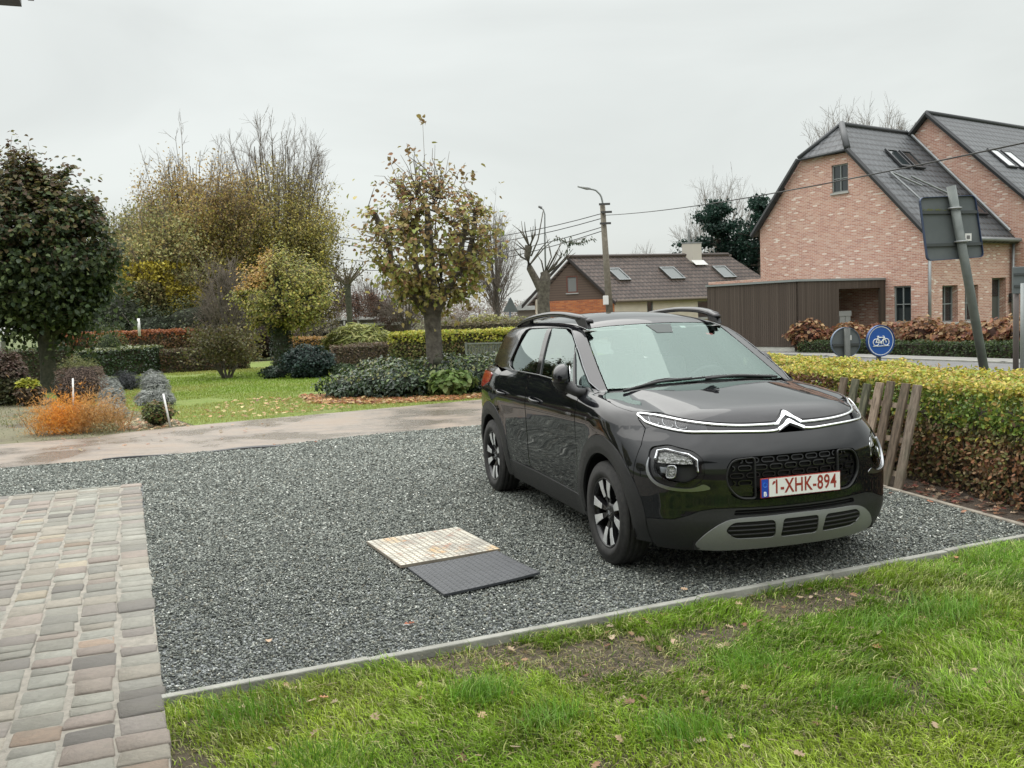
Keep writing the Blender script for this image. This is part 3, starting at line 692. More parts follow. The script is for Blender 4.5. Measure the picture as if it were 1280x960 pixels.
# roofs (plane spanned by the ridge direction and the slope)
def roof(name, v0, z0, v1, z1, u0, u1, mt, cut=None, th=.10, flip=False):
    sv_ = (hv*(v1-v0) + UP*(z1-z0)); L = sv_.length; sv_.normalize()
    if not flip: O_ = hp(u0, v0, z0); poly = cut(L, u1-u0) if cut else rect(0, 0, u1-u0, L); return slab(name, poly, [], O_, hu, sv_, th, mt, bh)
    O_ = hp(u1, v0, z0); poly = cut(L, u1-u0) if cut else rect(0, 0, u1-u0, L); return slab(name, poly, [], O_, -hu, sv_, th, mt, bh)
sl = (8.2-3.75)/4.17
front_cut = lambda L, W: [(0, 0), (W, 0), (W, L), (1.2, L), (0, L*(3.09+.3)/(4.17+.3))]
rfL = roof('roof', -.30, 3.86-.30*sl, 4.17, 8.32, -.12, 5.5, TILE_G, front_cut)
roof('roof', 7.6, 4.40, 4.17, 8.32, -.12, 5.5, TILE_G, lambda L, W: [(0, 0), (W, 0), (W, L*.385), (W-1.2, L), (0, L)], flip=True)
a_, b_, c_ = hp(-.14, 3.02, 7.16), hp(-.14, 5.24, 7.12), hp(1.08, 4.17, 8.34)
mb = MB(); mb.prism([tuple(a_), tuple(c_), tuple(b_)], (0, 0, -.1)); hipo = mb.mesh('hip'); uvl = hipo.uv_layers.new(name='UVMap')
for p in hipo.polygons:
    for li in p.loop_indices: v = hipo.vertices[hipo.loops[li].vertex_index].co - a_; uvl.data[li].uv = (v.dot(hv), v.dot((hu*1.22+UP*1.2).normalized()))
link('roof_hip', hipo, TILE_G, bh)
roof('roof', RV0-.35, REZ+.12-.35*.97, (RV0+RV1)/2, RAP+.14, 5.38, 18.6, TILE_G)
roof('roof', RV1+.35, REZ+.12-.35*.97, (RV0+RV1)/2, RAP+.14, 5.38, 18.6, TILE_G, flip=True)
mb = MB()
def capt(p, q_, r_=.10): mb.tube([p, q_], r_, 8)
capt(hp(1.08,4.17,8.33), hp(5.4,4.17,8.33)); capt(hp(-.16,3.04,7.17), hp(1.08,4.17,8.35), .12); capt(hp(-.16,5.22,7.13), hp(1.08,4.17,8.35), .09); capt(hp(5.38,3.325,8.98), hp(18.6,3.325,8.98)); capt(hp(-.15,3.0,7.10), hp(-.15,5.26,7.06), .05)
mb.build('ridge_tiles', TILE_G, bh, smooth=True)
for (p, q_) in ((hp(-.15,-.30,3.50), hp(-.15,3.04,7.10)), (hp(-.15,7.6,4.36), hp(-.15,5.24,7.08)), (hp(5.36,RV0-.35,4.86), hp(5.36,3.325,8.94)), (hp(5.36,RV1+.35,4.86), hp(5.36,3.325,8.94))): mb = MB(); mb.tube([p, q_], .105, 6); mb.build('verge_trim', mat('verge_dark', (.02,.022,.024), .6), bh)
mb = MB(); mb.tube([hp(-.1,-.36,3.60), hp(5.42,-.36,3.60)], .075, 10); mb.tube([hp(5.40,-.12,3.6), hp(5.40,-.10,GB+.05)], .055, 10); mb.tube([hp(.02,-.06,3.5), hp(.02,-.06,GB+.05)], .05, 10); mb.build('gutter', M['zinc'], bh, smooth=True)
mb = MB(); mb.tube([hp(5.36,-.02,3.98), hp(5.36,4.17,8.44)], .06, 6); mb.build('roof_flashing', M['zinc'], bh)
def rooflight(u0, u1, v0, v1, zf, slp, bright=False):
    sv_ = (hv + UP*slp).normalized(); k = math.sqrt(1+slp*slp); O_ = hp(u0, v0, zf(v0)+.03); W_ = hu.cross(sv_)
    mb = MB(); L = (v1-v0)*k; w = u1-u0
    mb.obox(O_, hu*w, sv_*.07, W_*.08); mb.obox(O_+sv_*(L-.07), hu*w, sv_*.07, W_*.08); mb.obox(O_+sv_*.07, hu*.07, sv_*(L-.14), W_*.08); mb.obox(O_+hu*(w-.07)+sv_*.07, hu*.07, sv_*(L-.14), W_*.08)
    f_ = mb.build('roof_window', mat('roof_window_frame', (.03,.032,.035), .4), bh)
    mb = MB(); mb.obox(O_+hu*.07+sv_*.07, hu*(w-.14), sv_*(L-.14), W_*.05); mb.build('pane', M['blind'] if bright else M['win'], f_)
M['blind'] = mat('rooflight_blind', (.55,.57,.57), .2)
zL = lambda v: 3.86+sl*v + .02; zR = lambda v: REZ+.12+.9713*(v-RV0)
rooflight(2.25, 2.95, 2.45, 3.15, zL, sl); rooflight(3.15, 3.85, 2.45, 3.15, zL, sl); rooflight(4.35, 5.05, .65, 1.30, zL, sl)
rooflight(6.75, 7.5, .80, 1.65, zR, .9713, True); rooflight(7.75, 8.5, .80, 1.65, zR, .9713, True)
mb = MB()
for p, q_ in (((1.06,2.13),(2.28,1.63)), ((1.06,2.13),(1.32,1.04)), ((2.2,2.0),(3.6,1.4))):
    mb.tube([hp(p[0],p[1],zL(p[1])+.10), hp(q_[0],q_[1],zL(q_[1])+.10)], .035, 6)
mb.build('snow_rail', M['zinc'], bh)
# garden wall left of the gable and timber carport
slab('side_wall', rect(0, GB, 2.9, 2.62), [], hp(0, 10.2, 0), gU, UP, .3, BR, bh)
cp = thing('carport', 'low dark timber clad carport with open bay in front of brick house', 'carport', tuple(HO + hu*-2.4 + hv*3.6 + UP*GB))
coff = Vector(bh.location) - Vector(cp.location)
def cpp(u, v, z=0): return hp(u, v, z) + coff
m_pl = noisy('plinth_concrete', (.42,.42,.38), (.52,.52,.48), 4, .85)
slab('cladding', rect(0, .12, 4.05, 2.28), [], cpp(-4.82, 5.67), gU, UP, .08, M['timber'], cp)
slab('cladding', [(0, -.05), (4.82, -.05), (4.82, 2.28), (0, 2.28)], [rect(2.15, -.04, 4.50, 2.00)], cpp(-4.82, 1.62), hu, UP, .08, M['timber'], cp)
slab('cladding', rect(0, .12, 4.82, 2.28), [], cpp(0, 5.67), -hu, UP, .08, M['timber'], cp)
mb = MB(); o_ = cpp(-4.87, 1.58, 2.28); mb.obox(o_, hu*4.84, hv*4.12, UP*.07); mb.build('roof', M['frame'], cp)
mb = MB(); o_ = cpp(-4.78, 1.72, -.12); mb.obox(cpp(-4.80,1.80,-.12), hu*.12, hv*3.85, UP*.235); mb.build('plinth', m_pl, cp)
bn = thing('storage_crate', 'pale grey slatted storage crate standing in the open carport bay', 'crate', tuple(Vector(cp.location) + cpp(-2.0, 2.1, 0)))
mb = MB()
for i in range(4): mb.obox(hu*(-.62+i*.32), hu*.29, hv*.5, UP*1.05)
mb.obox(hu*-.64 + UP*1.05 + hv*-.02, hu*1.30, hv*.54, UP*.18); mb.build('crate', mat('grey_crate', (.30,.31,.30), .7), bn)

# ------------------------------------------------------------------ brown house with orange brick
Dh = 52.0
bo_ = PX(716, 372, Dh); eL, eR = PX(664, 374, Dh), PX(762, 374, Dh); apx = PX(716, 321, Dh)
br2 = thing('brown_house', 'low brown tiled house with orange brick base and skylights behind the car', 'house', (bo_.x, Dh, GB))
ang = math.atan2(eR.y-eL.y, eR.x-eL.x)
gu_ = Vector((math.cos(-.22), math.sin(-.22), 0)); rv_ = Vector((.66, .75, 0)).normalized()
def solve_dir(O_, d, px, py):
    """point on the line O_ + t d closest to the ray through a pixel"""
    r_ = ray(px, py); c_ = Vector((0, 0, CAM_H)); w = O_-c_; a, b, c2, d1, e1 = d.dot(d), d.dot(r_), r_.dot(r_), d.dot(w), r_.dot(w)
    t = (b*e1-c2*d1)/(a*c2-b*b); return t
rv_ = Vector((.93, .37, 0)).normalized()
A = Vector((apx.x, Dh, apx.z)); Lr = solve_dir(A, rv_, 912, 326)
half_w = (eR.x-eL.x)/2*1.02; Ez = 2.33; zt_ = apx.z
base2 = Vector(br2.location)
def q2(a, t, z): return Vector((A.x, Dh, 0)) + gu_*a + rv_*t + UP*z - base2
wood = mat('brown_siding', (.12,.085,.065), .85); g = G_(wood)
uvn = g.n('ShaderNodeUVMap'); sp = g.n('ShaderNodeSeparateXYZ'); g.l(uvn.outputs[0], sp.inputs[0]); f_ = g.math('FRACT', g.math('DIVIDE', sp.outputs[1], .14)); g.col(g.mix(g.map(f_, .8, .95, 0, 1), (.125,.088,.068), (.06,.042,.034)))
OB = brick_mat('orange_brick', [(.50,.155,.05), (.42,.12,.045), (.55,.20,.07), (.36,.11,.05)], (.36,.20,.12), .24, .08)
PL = noisy('cream_render', (.52,.47,.38), (.60,.55,.45), 2, .9)
hw = half_w; gz = 2.2
slab('gable_wall', [(0, gz), (2*hw, gz), (2*hw, Ez), (hw, zt_-.12), (0, Ez)], [rect(hw-.42, 2.62, hw+.22, 3.58)], q2(-hw, 0, 0), gu_, UP, .25, wood, br2)
window(br2, q2(-hw, 0, 0), gu_, UP, (hw-.42, 2.62, hw+.22, 3.58), rec=.05, fr=.07, mh=0, mv=0, mt=mat('window_brown', (.14,.05,.035), .6), gl=M['curtain'])
slab('base_wall', rect(0, GB, 2*hw, gz), [rect(2.9, .3, 4.6, 1.35)], q2(-hw, 0, 0) + gu_.cross(UP)*.02, gu_, UP, .25, OB, br2)
slab('side_wall', rect(0, GB, Lr+1.2, Ez), [rect(2.1, .9, 2.5, 2.0), rect(5.5, .9, 7.0, 1.9)], q2(hw, 0, 0), rv_, UP, .25, PL, br2)
for w in ((2.1, .9, 2.5, 2.0), (5.5, .9, 7.0, 1.9)): window(br2, q2(hw, 0, 0), rv_, UP, w, rec=.08, mh=0, mv=0)
slab('side_wall', rect(0, GB, Lr+1.2, Ez), [], q2(-hw, Lr+1.2, 0), -rv_, UP, .25, PL, br2)
sR = gu_*(-(hw+.35)) + UP*(zt_-(Ez-.30)); 
slab('roof', [(0, 0), (Lr+1.35, 0), (Lr, sR.length), (-.25, sR.length), (-.25, 0)], [], q2(hw+.35, -.15, Ez-.30), rv_, sR, .12, TILE_B, br2)
sL = gu_*(hw+.35) + UP*(zt_-(Ez-.30))
slab('roof', [(0, 0), (Lr+1.35, 0), (Lr+1.60, 0), (Lr+1.6, sL.length), (1.35, sL.length)], [], q2(-hw-.35, Lr+1.2+.25, Ez-.30), -rv_, sL, .12, TILE_B, br2)
mb = MB(); a_, b_, c_ = q2(hw+.35, Lr+1.2, Ez-.30), q2(-hw-.35, Lr+1.2, Ez-.30), q2(0, Lr-.15, zt_); mb.prism([a_, b_, c_], (0, 0, -.1)); mb.build('roof_end', mat('brown_tile_plain', (.11,.082,.07), .7), br2)
mb = MB(); mb.tube([q2(0, -.4, zt_+.02), q2(0, Lr-.1, zt_+.02)], .10, 8); mb.build('ridge_tiles', TILE_B, br2)
mb = MB(); mb.tube([q2(hw+.42, -.3, Ez-.28), q2(hw+.42, Lr+1.2, Ez-.28)], .08, 8); mb.build('gutter', M['twig'], br2)
mb = MB()
for s_ in (-1, 1): mb.obox(q2(s_*(hw+.40), -.42, Ez-.48), gu_*(-s_*(hw+.40)) + UP*(zt_-Ez+.36), rv_*.05, UP*.18)
mb.build('bargeboard', mat('bargeboard_dark', (.025,.02,.018), .7), br2)
sl2 = sR.normalized(); Wn = rv_.cross(sl2)
for (pa, pb) in ((762, 783), (827, 851), (893, 915)):
    # find t along the roof half-way up the slope
    mid = q2((hw+.35)*.42, 0, 0)+base2; mid.z = (Ez-.30) + (zt_-Ez+.30)*.58
    t0, t1 = solve_dir(mid, rv_, pa+4, 339), solve_dir(mid, rv_, pb-2, 339)
    O_ = mid - base2 + rv_*t0 - sl2*.48; w = t1-t0
    mb = MB(); mb.obox(O_, rv_*w, sl2*.08, Wn*.14); mb.obox(O_+sl2*.92, rv_*w, sl2*.08, Wn*.14); mb.obox(O_+sl2*.08, rv_*.08, sl2*.84, Wn*.14); mb.obox(O_+rv_*(w-.08)+sl2*.08, rv_*.08, sl2*.84, Wn*.14)
    f_ = mb.build('skylight', M['zinc'], br2); mb = MB(); mb.obox(O_+rv_*.08+sl2*.08, rv_*(w-.16), sl2*.84, Wn*.09); mb.build('pane', mat('skylight_glass', (.20,.22,.22), .25), f_)
tc_ = solve_dir(A, rv_, 861, 325); mb = MB(); o_ = q2(-.1, tc_-.35, zt_-.55); mb.obox(o_, rv_*.62, gu_*.62, UP*1.22); ch = mb.build('chimney', mat('chimney_render', (.50,.47,.42), .9), br2)
mb = MB(); mb.obox(o_+UP*1.22-rv_*.03-gu_*.03, rv_*.68, gu_*.68, UP*.08); mb.tube([o_+UP*1.2+rv_*.15+gu_*.3, o_+UP*2.05+rv_*.15+gu_*.3], .08, 8); mb.tube([o_+UP*1.2+rv_*.45+gu_*.3, o_+UP*1.6+rv_*.45+gu_*.3], .06, 8); mb.build('chimney_pots', M['zinc'], ch)
mb = MB(); mb.obox(o_+gu_*.60+UP*.22-rv_*.10, rv_*.85, sR.normalized()*-.4, Wn*.03); mb.build('flashing', M['wht'], ch)
# grey hipped house further left
Dg = 62.0; p0 = PX(640, 386, Dg); pR = PX(692, 343, Dg); 
gh = thing('grey_house', 'grey roofed house mostly hidden behind the pollard tree', 'house', (PX(668, 390, Dg).x, Dg, GB))
b0 = Vector(gh.location); x0, x1 = p0.x-b0.x, PX(725, 386, Dg).x-b0.x; ez = p0.z; rz_ = pR.z
mb = MB(); mb.box((x0+.4, .4, 0), (x1-.4, 7.6, ez+.1)); mb.build('wall', mat('grey_wall', (.30,.26,.22), .9), gh)
xr = pR.x-b0.x; mb = MB(); mb.add([(x0,0,ez),(x1,0,ez),(x1,8,ez),(x0,8,ez),(xr,3.6,rz_),(x1-1.0,3.6,rz_),(x1-1.0,4.4,rz_),(xr,4.4,rz_)], [(0,1,5,4),(1,2,6,5),(2,3,7,6),(3,0,4,7),(4,5,6,7),(3,2,1,0)]); mb.build('roof', noisy('slate_grey', (.12,.125,.115), (.17,.175,.16), 2, .8), gh)
# low garages far behind the garden
Dq = 62.0
def qx(px): return PX(px, 400, Dq).x
ga_ = thing('garage_block', 'long low grey garages with white flat roof edges across the garden', 'garages', (qx(430), Dq, GB)); b0 = Vector(ga_.location)
m_gb = noisy('garage_grey', (.20,.185,.17), (.27,.25,.235), 1.2, .9); g0_ = PX(430, 411, Dq).z - GB
zt1 = PX(430, 398.5, Dq).z-GB; zt2 = PX(470, 404.5, Dq).z-GB; z3 = PX(400, 406, Dq).z-GB
mb = MB(); mb.box((qx(415)-b0.x, .5, 0), (qx(470)-b0.x, 7, zt1-.1)); mb.build('wall', m_gb, ga_)
mb = MB(); mb.box((qx(417)-b0.x, .1, zt1-.1), (qx(471)-b0.x, 7.2, zt1+.05)); mb.build('roof_edge', M['wht'], ga_)
mb = MB(); mb.box((qx(471)-b0.x+.02, -.4, 0), (qx(505)-b0.x, 6, zt2-.12)); mb.build('wall', m_gb, ga_)
mb = MB(); mb.box((qx(455)-b0.x, -.8, zt2-.12), (qx(506)-b0.x, -.42, zt2+.06)); mb.build('roof_edge', M['wht'], ga_)
mb = MB(); mb.box((qx(395)-b0.x, -1.5, 0), (qx(432)-b0.x, -1.3, z3)); mb.build('wall', mat('concrete_panel', (.30,.30,.28), .9), ga_)
for px in (432, 449):
    mb = MB(); mb.box((qx(px)-b0.x-.05, -.6, 0), (qx(px)-b0.x+.06, -.5, zt1-.15)); mb.build('post', M['wht'], ga_)
for px in (436, 444): mb = MB(); mb.box((qx(px)-b0.x, .44, .3), (qx(px+7)-b0.x, .48, zt1-.4)); mb.build('garage_door', mat('garage_door_dark', (.09,.085,.08), .7), ga_)
ws_ = thing('white_shed', 'small white shed with square window peeking under the yellow tree', 'shed', (PX(383, 412, 60).x, 60, GB)); zt4 = PX(383, 405, 60).z - GB
mb = MB(); mb.box((-.75, 0, 0), (.35, 2.5, zt4)); mb.build('wall', M['wht'], ws_); mb = MB(); mb.box((-.2, -.03, zt4-.75), (.12, -.005, zt4-.3)); mb.build('window', M['win'], ws_)
mb = MB(); mb.prism([(-.85, -.1, zt4), (.45, -.1, zt4), (.15, -.1, zt4+.4), (-.5, -.1, zt4+.4)], (0, 2.7, 0)); mb.build('roof', m_gb, ws_)
wl = thing('white_house', 'white rendered house glimpsed behind the red hedge and trees', 'house', (PX(195, 400, 58).x, 58, GB))
mb = MB(); mb.box((-3.2, 0, 0), (1.1, 5, 3.1)); mb.build('wall', M['wht'], wl); mb = MB(); mb.box((-3.4, -.2, 3.1), (1.3, 5.2, 3.4)); mb.build('roof', m_gb, wl)

# house at the photographer's back: eave corner shows top left, walls mirror in the car
eh = thing('patio_house', 'dark flat roof overhang of the house beside the sett patio', 'house', (-1.70, 3.36, GB))
b0 = Vector(eh.location); c0 = Vector((-1.70, 3.36, 2.75)) - b0
mb = MB(); mb.obox(c0, E1*9, E2*11, UP*.24); mb.build('roof_overhang', mat('fascia_dark', (.025,.028,.03), .5), eh)
mb = MB(); mb.obox(c0+UP*.03-E1*.02-E2*.02, -E1*.02, E2*11, UP*.20); mb.build('eave_trim', M['zinc'], eh)
wc = c0 + E1*2.5 + E2*2.0; mb = MB(); mb.obox(Vector((wc.x, wc.y, 0)), E1*8, E2*9.6, UP*(2.75-GB)); mb.build('wall', noisy('house_brick', (.20,.12,.09), (.30,.19,.14), 3, .9), eh)

# ------------------------------------------------------------------ road and verges
m_road = noisy('asphalt', (.10,.10,.10), (.14,.14,.138), 3, .8, .01, 60)
rc = [(16.5, 8), (12.2, 16.2), (9.7, 20.8), (7.2, 26.2), (4.6, 33), (2.6, 42), (1.0, 55), (-2, 85)]
def strip(pts, o0, o1, z, nm, m_, kind='structure'):
    P = [Vector((*p, z)) for p in pts]; a, b = [], []
    for i, p in enumerate(P):
        t = (P[min(i+1, len(P)-1)]-P[max(i-1, 0)]).normalized(); n_ = Vector((t.y, -t.x, 0)); a.append(p+n_*o0); b.append(p+n_*o1)
    mb = MB(); k = len(P); mb.add(a+b, [(i, i+1, k+i+1, k+i) for i in range(k-1)]); o_ = mb.build(nm, m_); 
    if o_.data.polygons[0].normal.z < 0: o_.data.flip_normals()
    return tag(o_, kind=kind)
strip(rc, -2.3, 2.3, -.05, 'road', m_road)
m_pv = noisy('pale_pavement', (.15,.147,.135), (.20,.195,.18), 4, .85, .006, 40)
strip(rc, 2.45, 3.6, -.03, 'pavement', m_pv); strip(rc, -3.7, -2.45, -.03, 'cycle_path', m_pv)
mb = MB()
for o0 in (2.3, -2.45):
    P = [Vector((*p, -.16)) for p in rc]
    for i in range(len(P)-1):
        t = (P[i+1]-P[i]); n_ = Vector((t.y, -t.x, 0)).normalized(); mb.obox(P[i]+n_*o0, t, n_*.148, (0, 0, .15))
tag(mb.build('road_kerb', m_kerb), kind='structure')
tag(strip(rc, 3.62, 7.5, -.08, 'verge_soil', m_soil), kind='structure')

# ------------------------------------------------------------------ street furniture
steel = mat('galvanised', (.22,.235,.23), .5, .5); signback = noisy('sign_back_grey', (.095,.11,.115), (.13,.145,.15), 3, .5, metal=.2)
# utility pole with lamp arm
pb = PX(763, 400, 46); ptp = PX(753, 255, 46); po = thing('utility_pole', 'grey brown utility pole with curved street lamp arm before the brown house', 'pole', (pb.x, 46, GB)); b0 = Vector(po.location)
base_ = Vector((pb.x + (pb.x-ptp.x)*.12, 46, GB))-b0; top_ = ptp-b0
mb = MB(); mb.tube([base_, base_.lerp(top_, .5), top_], [.20, .165, .13], 12); mb.build('pole', noisy('pole_concrete', (.12,.105,.08), (.19,.17,.135), 6, .9), po, smooth=True)
mb = MB(); J = [PX(755, 275, 46), PX(753, 252, 46), PX(750, 243, 46), PX(745, 238, 46), PX(737, 236, 46)]; mb.tube([p-b0 for p in catmull([tuple(p) for p in J], .3).tolist() and [Vector(p) for p in catmull([tuple(p) for p in J], .3)]], .045, 8); mb.build('lamp_arm', steel, po, smooth=True)
mb = MB(); h0, h1 = PX(738, 236, 46)-b0, PX(722, 233, 46)-b0; mb.tube([h0, h0.lerp(h1, .3), h1], [.05, .09, .04], 8); mb.build('lamp_head', mat('lamp_grey', (.30,.31,.31), .5), po, smooth=True)
mb = MB()
for y_, x_ in ((257, -6), (267, -4), (281, -5)): a_ = PX(755, y_, 46)-b0; mb.obox(a_+Vector((x_*.045, -.25, 0)), Vector((.55, 0, 0)), Vector((0, .08, 0)), Vector((0, 0, .10)))
mb.build('cross_bracket', mat('bracket_dark', (.05,.05,.05), .6), po)
mb = MB(); for_b = PX(757, 376, 46)-b0; mb.box(tuple(for_b+Vector((-.15,-.30,-.2))), tuple(for_b+Vector((.12,-.18,.25)))); mb.build('junction_box', M['wht'], po, bevel=.02)
# second lamp
s0 = PX(681, 330, 75); l2_ = thing('street_lamp', 'slim distant street lamp rising behind the pollard tree', 'street lamp', (s0.x, 75, GB)); b0 = Vector(l2_.location)
J = [Vector((s0.x, 75, GB)), PX(681, 300, 75), PX(681, 268, 75), PX(679.5, 263, 75), PX(677, 260, 75)]; mb = MB(); mb.tube([p-b0 for p in J], [.08,.07,.05,.045,.04], 8); mb.build('pole', steel, l2_, smooth=True)
mb = MB(); mb.tube([PX(677.5, 260, 75)-b0, PX(673, 258, 75)-b0], [.12, .08], 8); mb.build('lamp_head', mat('lamp_dark', (.12,.12,.12), .5), l2_)
# wires
def wire(name, A_, B_, sag, r_, lab, n=18):
    mb = MB(); mb.tube([Vector(A_).lerp(Vector(B_), t) - Vector((0, 0, sag*4*t*(1-t))) for t in np.linspace(0, 1, n)], r_, 5); return tag(mb.build(name, mat('cable_black', (.02,.02,.02), .6)), lab, 'cable')
wire('overhead_cable', PX(757, 269, 46), PX(1420, 148, 13), .25, .016, 'single black cable rising right from the utility pole past brick house')
for i, (ya, yb, lab) in enumerate(((267, 290, 'topmost of the cables running left from the utility pole'), (273, 299, 'second cable from the top running left from the utility pole'), (284, 318, 'third cable from the top running left from the utility pole'), (289, 330, 'lowest of the cables running left from the utility pole'))):
    wire('overhead_cable', PX(752, ya, 46), PX(395, yb, 66), 1.1, .022, lab).__setitem__('group', 'cables running left from the utility pole')
# triangular sign from behind
tb = PX(639, 430, 38); ts = thing('road_sign', 'dark back of a triangular road sign behind the car roof', 'road sign', (tb.x, 38, GB)); b0 = Vector(ts.location)
mb = MB(); mb.tube([(0, 0, 0), (0, 0, PX(638, 373, 38).z-GB)], .045, 10); mb.build('post', mat('post_blue_grey', (.06,.08,.11), .5), ts, smooth=True)
tri = roundc([tuple(PX(638, 371, 38)-b0), tuple(PX(628.5, 390, 38)-b0), tuple(PX(648, 390, 38)-b0)], .05, 4); mb = MB(); mb.prism([(p[0], -.06, p[2]) for p in tri], (0, .02, 0)); mb.build('sign_plate', signback, ts)
# leaning square sign seen from behind
D = 10.5; pt_, pbm = PX(1190, 239, D), PX(1229, 455, D); dr_ = (pbm-pt_).normalized(); t_ = (GB-pt_.z)/dr_.z; gpnt = pt_ + dr_*t_
sq = thing('road_sign', 'back of a square blue edged road sign on a leaning grey pole', 'road sign', tuple(gpnt)); b0 = gpnt
mb = MB(); mb.tube([pt_-b0-dr_*.06, (pt_+pbm)/2-b0, Vector((0, 0, 0))], .05, 16); mb.build('pole', noisy('pole_green_grey', (.085,.10,.095), (.15,.165,.155), 5, .5, metal=.2), sq, smooth=True)
cs = [PX(1152, 246, D-.02), PX(1222, 243, D-.0), PX(1233, 321, D-.0), PX(1162, 326, D-.02)]
nrm = (cs[1]-cs[0]).cross(cs[2]-cs[0]).normalized(); 
if nrm.y > 0: nrm = -nrm
back = -nrm
rc4 = roundc([tuple(c-b0) for c in cs], .06, 5)
mb = MB(); mb.prism([tuple(Vector(p)+back*.07) for p in rc4], tuple(back*.012)); pl_ = mb.build('sign_plate', signback, sq)
mb = MB(); m_ = len(rc4); P1 = [Vector(p)+back*.04 for p in rc4]; P2 = [Vector(p)+back*.086 for p in rc4]; cc_ = sum(P1, Vector())/m_
P3 = [p + (cc_-p).normalized()*.008 for p in P1]; P4 = [p+back*.046 for p in P3]
mb.add(P1+P2+P3+P4, [(i, (i+1) % m_, m_+(i+1) % m_, m_+i) for i in range(m_)] + [(2*m_+i, 3*m_+i, 3*m_+(i+1) % m_, 2*m_+(i+1) % m_) for i in range(m_)] + [(i, 2*m_+i, 2*m_+(i+1) % m_, (i+1) % m_) for i in range(m_)]); mb.build('rim', mat('blue_rim', (.03,.05,.11), .5), pl_)
for ya, yb in ((267, 266), (308, 306)):
    a_, b_ = PX(1155+(ya-267)*.13, ya, D-.02)-b0, PX(1225+(ya-267)*.13, yb, D)-b0; ax_ = (b_-a_)
    mb = MB(); mb.obox(a_+back*.045, ax_, back*.03, UP*.035); br_ = mb.build('brace', mat('brace_dark', (.05,.058,.06), .5), pl_)
    cpt = a_.lerp(b_, .58 if ya < 300 else .60); 
    mb = MB(); mb.tube([pt_-b0+dr_*((ya-246)*.0094)+Vector((.065*math.cos(k), .065*math.sin(k), 0)) for k in np.linspace(0, 2*math.pi, 17)], .012, 6, False); mb.build('clamp', M['zinc'], pl_)
stk_ = PX(1214, 296, D-.02)-b0; mb = MB(); mb.obox(stk_+back*.064+Vector((-.035, 0, -.04)), ax_.normalized()*.075, back*.004, UP*.085); mb.build('sticker', M['wht'], pl_)
mb = MB(); mb.obox(stk_+back*.061+Vector((-.015, 0, -.018)), ax_.normalized()*.035, back*.003, UP*.04); mb.build('sticker_print', mat('print_grey', (.15,.15,.15), .6), pl_)
mossm = mat('moss', (.16,.17,.04), .9); r3 = random.Random(3); mb = MB()
a_, b_ = PX(1157, 264, D-.02)-b0, PX(1190, 264, D-.01)-b0
for i in range(60): p = a_.lerp(b_, r3.random()) + UP*r3.uniform(-.005, .03) + back*.062; s_ = r3.uniform(.004, .011); mb.obox(p, (s_, 0, 0), (0, .003, 0), (0, 0, s_))
mb.build('moss', mossm, pl_)
# round signs beyond the hedge
def round_sign(px, py, D, label, face, w=18, hgt=19.2, yaw=0, rim=None, postdx=0):
    c_ = PX(px, py, D); R0 = w*D/CAM_F; t = thing('road_sign', label, 'road sign', (c_.x, D, GB), yaw, None); z0 = c_.z-GB
    mb = MB(); mb.tube([(postdx, .05 if face else -.045, 0), (postdx, .05 if face else -.045, z0+R0*(1.07 if face else .98))], .035 if face else .042, 12); mb.build('post', mat('post_dark', (.06,.065,.06), .5) if face else noisy('post_grey', (.05,.056,.05), (.08,.085,.078), 6, .6), t, smooth=True)
    R0 = hgt*D/CAM_F
    circ = lambda r_, y_: [(r_*math.cos(a), y_, z0+r_*math.sin(a)) for a in np.linspace(0, 2*math.pi, 49)[:-1]]
    mb = MB(); mb.prism(circ(R0, 0), (0, .02, 0)); p_ = mb.build('sign_plate', face or signback, t)
    mb = MB(); a1, a2, a3 = circ(R0+.004, -.012), circ(R0+.004, .03), circ(R0-.004, -.012); mb.add(a1+a2+a3, [(i, (i+1) % 48, 48+(i+1) % 48, 48+i) for i in range(48)] + [(i, 96+i, 96+(i+1) % 48, (i+1) % 48) for i in range(48)]); mb.build('rim', mat('sign_rim', (.10,.14,.20) if not face else (.02,.06,.2), .5), p_)
    return t, p_, R0, z0
bluem = mat('sign_blue', (.008,.075,.33), .4)
t, p_, R0, z0 = round_sign(1101, 426, 12.3, 'round blue cycle path sign standing behind the hedge', bluem, 18, 19.4, .25)
whm = mat('sign_white', (.75,.77,.78), .45)
mb = MB(); n_ = 64; ra, rb = R0*.93, R0*.885
vs_ = [(r_*math.cos(2*math.pi*i/n_), -.003, z0+r_*math.sin(2*math.pi*i/n_)) for r_ in (ra, rb) for i in range(n_)]; mb.add(vs_, [(i, (i+1) % n_, n_+(i+1) % n_, n_+i) for i in range(n_)]); mb.build('border', whm, p_)
mb = MB(); S = R0*.60
def seg(a, b, r_=.055): mb.tube([(a[0]*S, -.006, z0+a[1]*S), (b[0]*S, -.006, z0+b[1]*S)], r_*S, 5)
for cx in (-.62, .62):
    mb.tube([(cx*S+.36*S*math.cos(a), -.006, z0+(-.15+.36*math.sin(a))*S) for a in np.linspace(0, 2*math.pi, 25)], .05*S, 5, False); mb.cyl((cx*S, -.004, z0-.15*S), .07*S, .004, (0,-1,0), 10)
seg((-.62,-.15), (-.38,.38)); seg((-.38,.38), (.42,.34)); seg((-.40,.30), (.0,-.18)); seg((.0,-.18), (.42,.34)); seg((.62,-.15), (.36,.48)); seg((-.0,-.18), (-.62,-.15)); seg((-.50,.48), (-.28,.48), .07); seg((.36,.48), (.22,.50)); seg((-.38,.38), (-.36,.48)); seg((0,-.18), (.08,-.36)); seg((-1.0,-.56), (1.0,-.56), .04)
mb.cyl((0, -.004, z0-.18*S), .13*S, .004, (0,-1,0), 12); mb.build('bicycle_symbol', whm, p_)
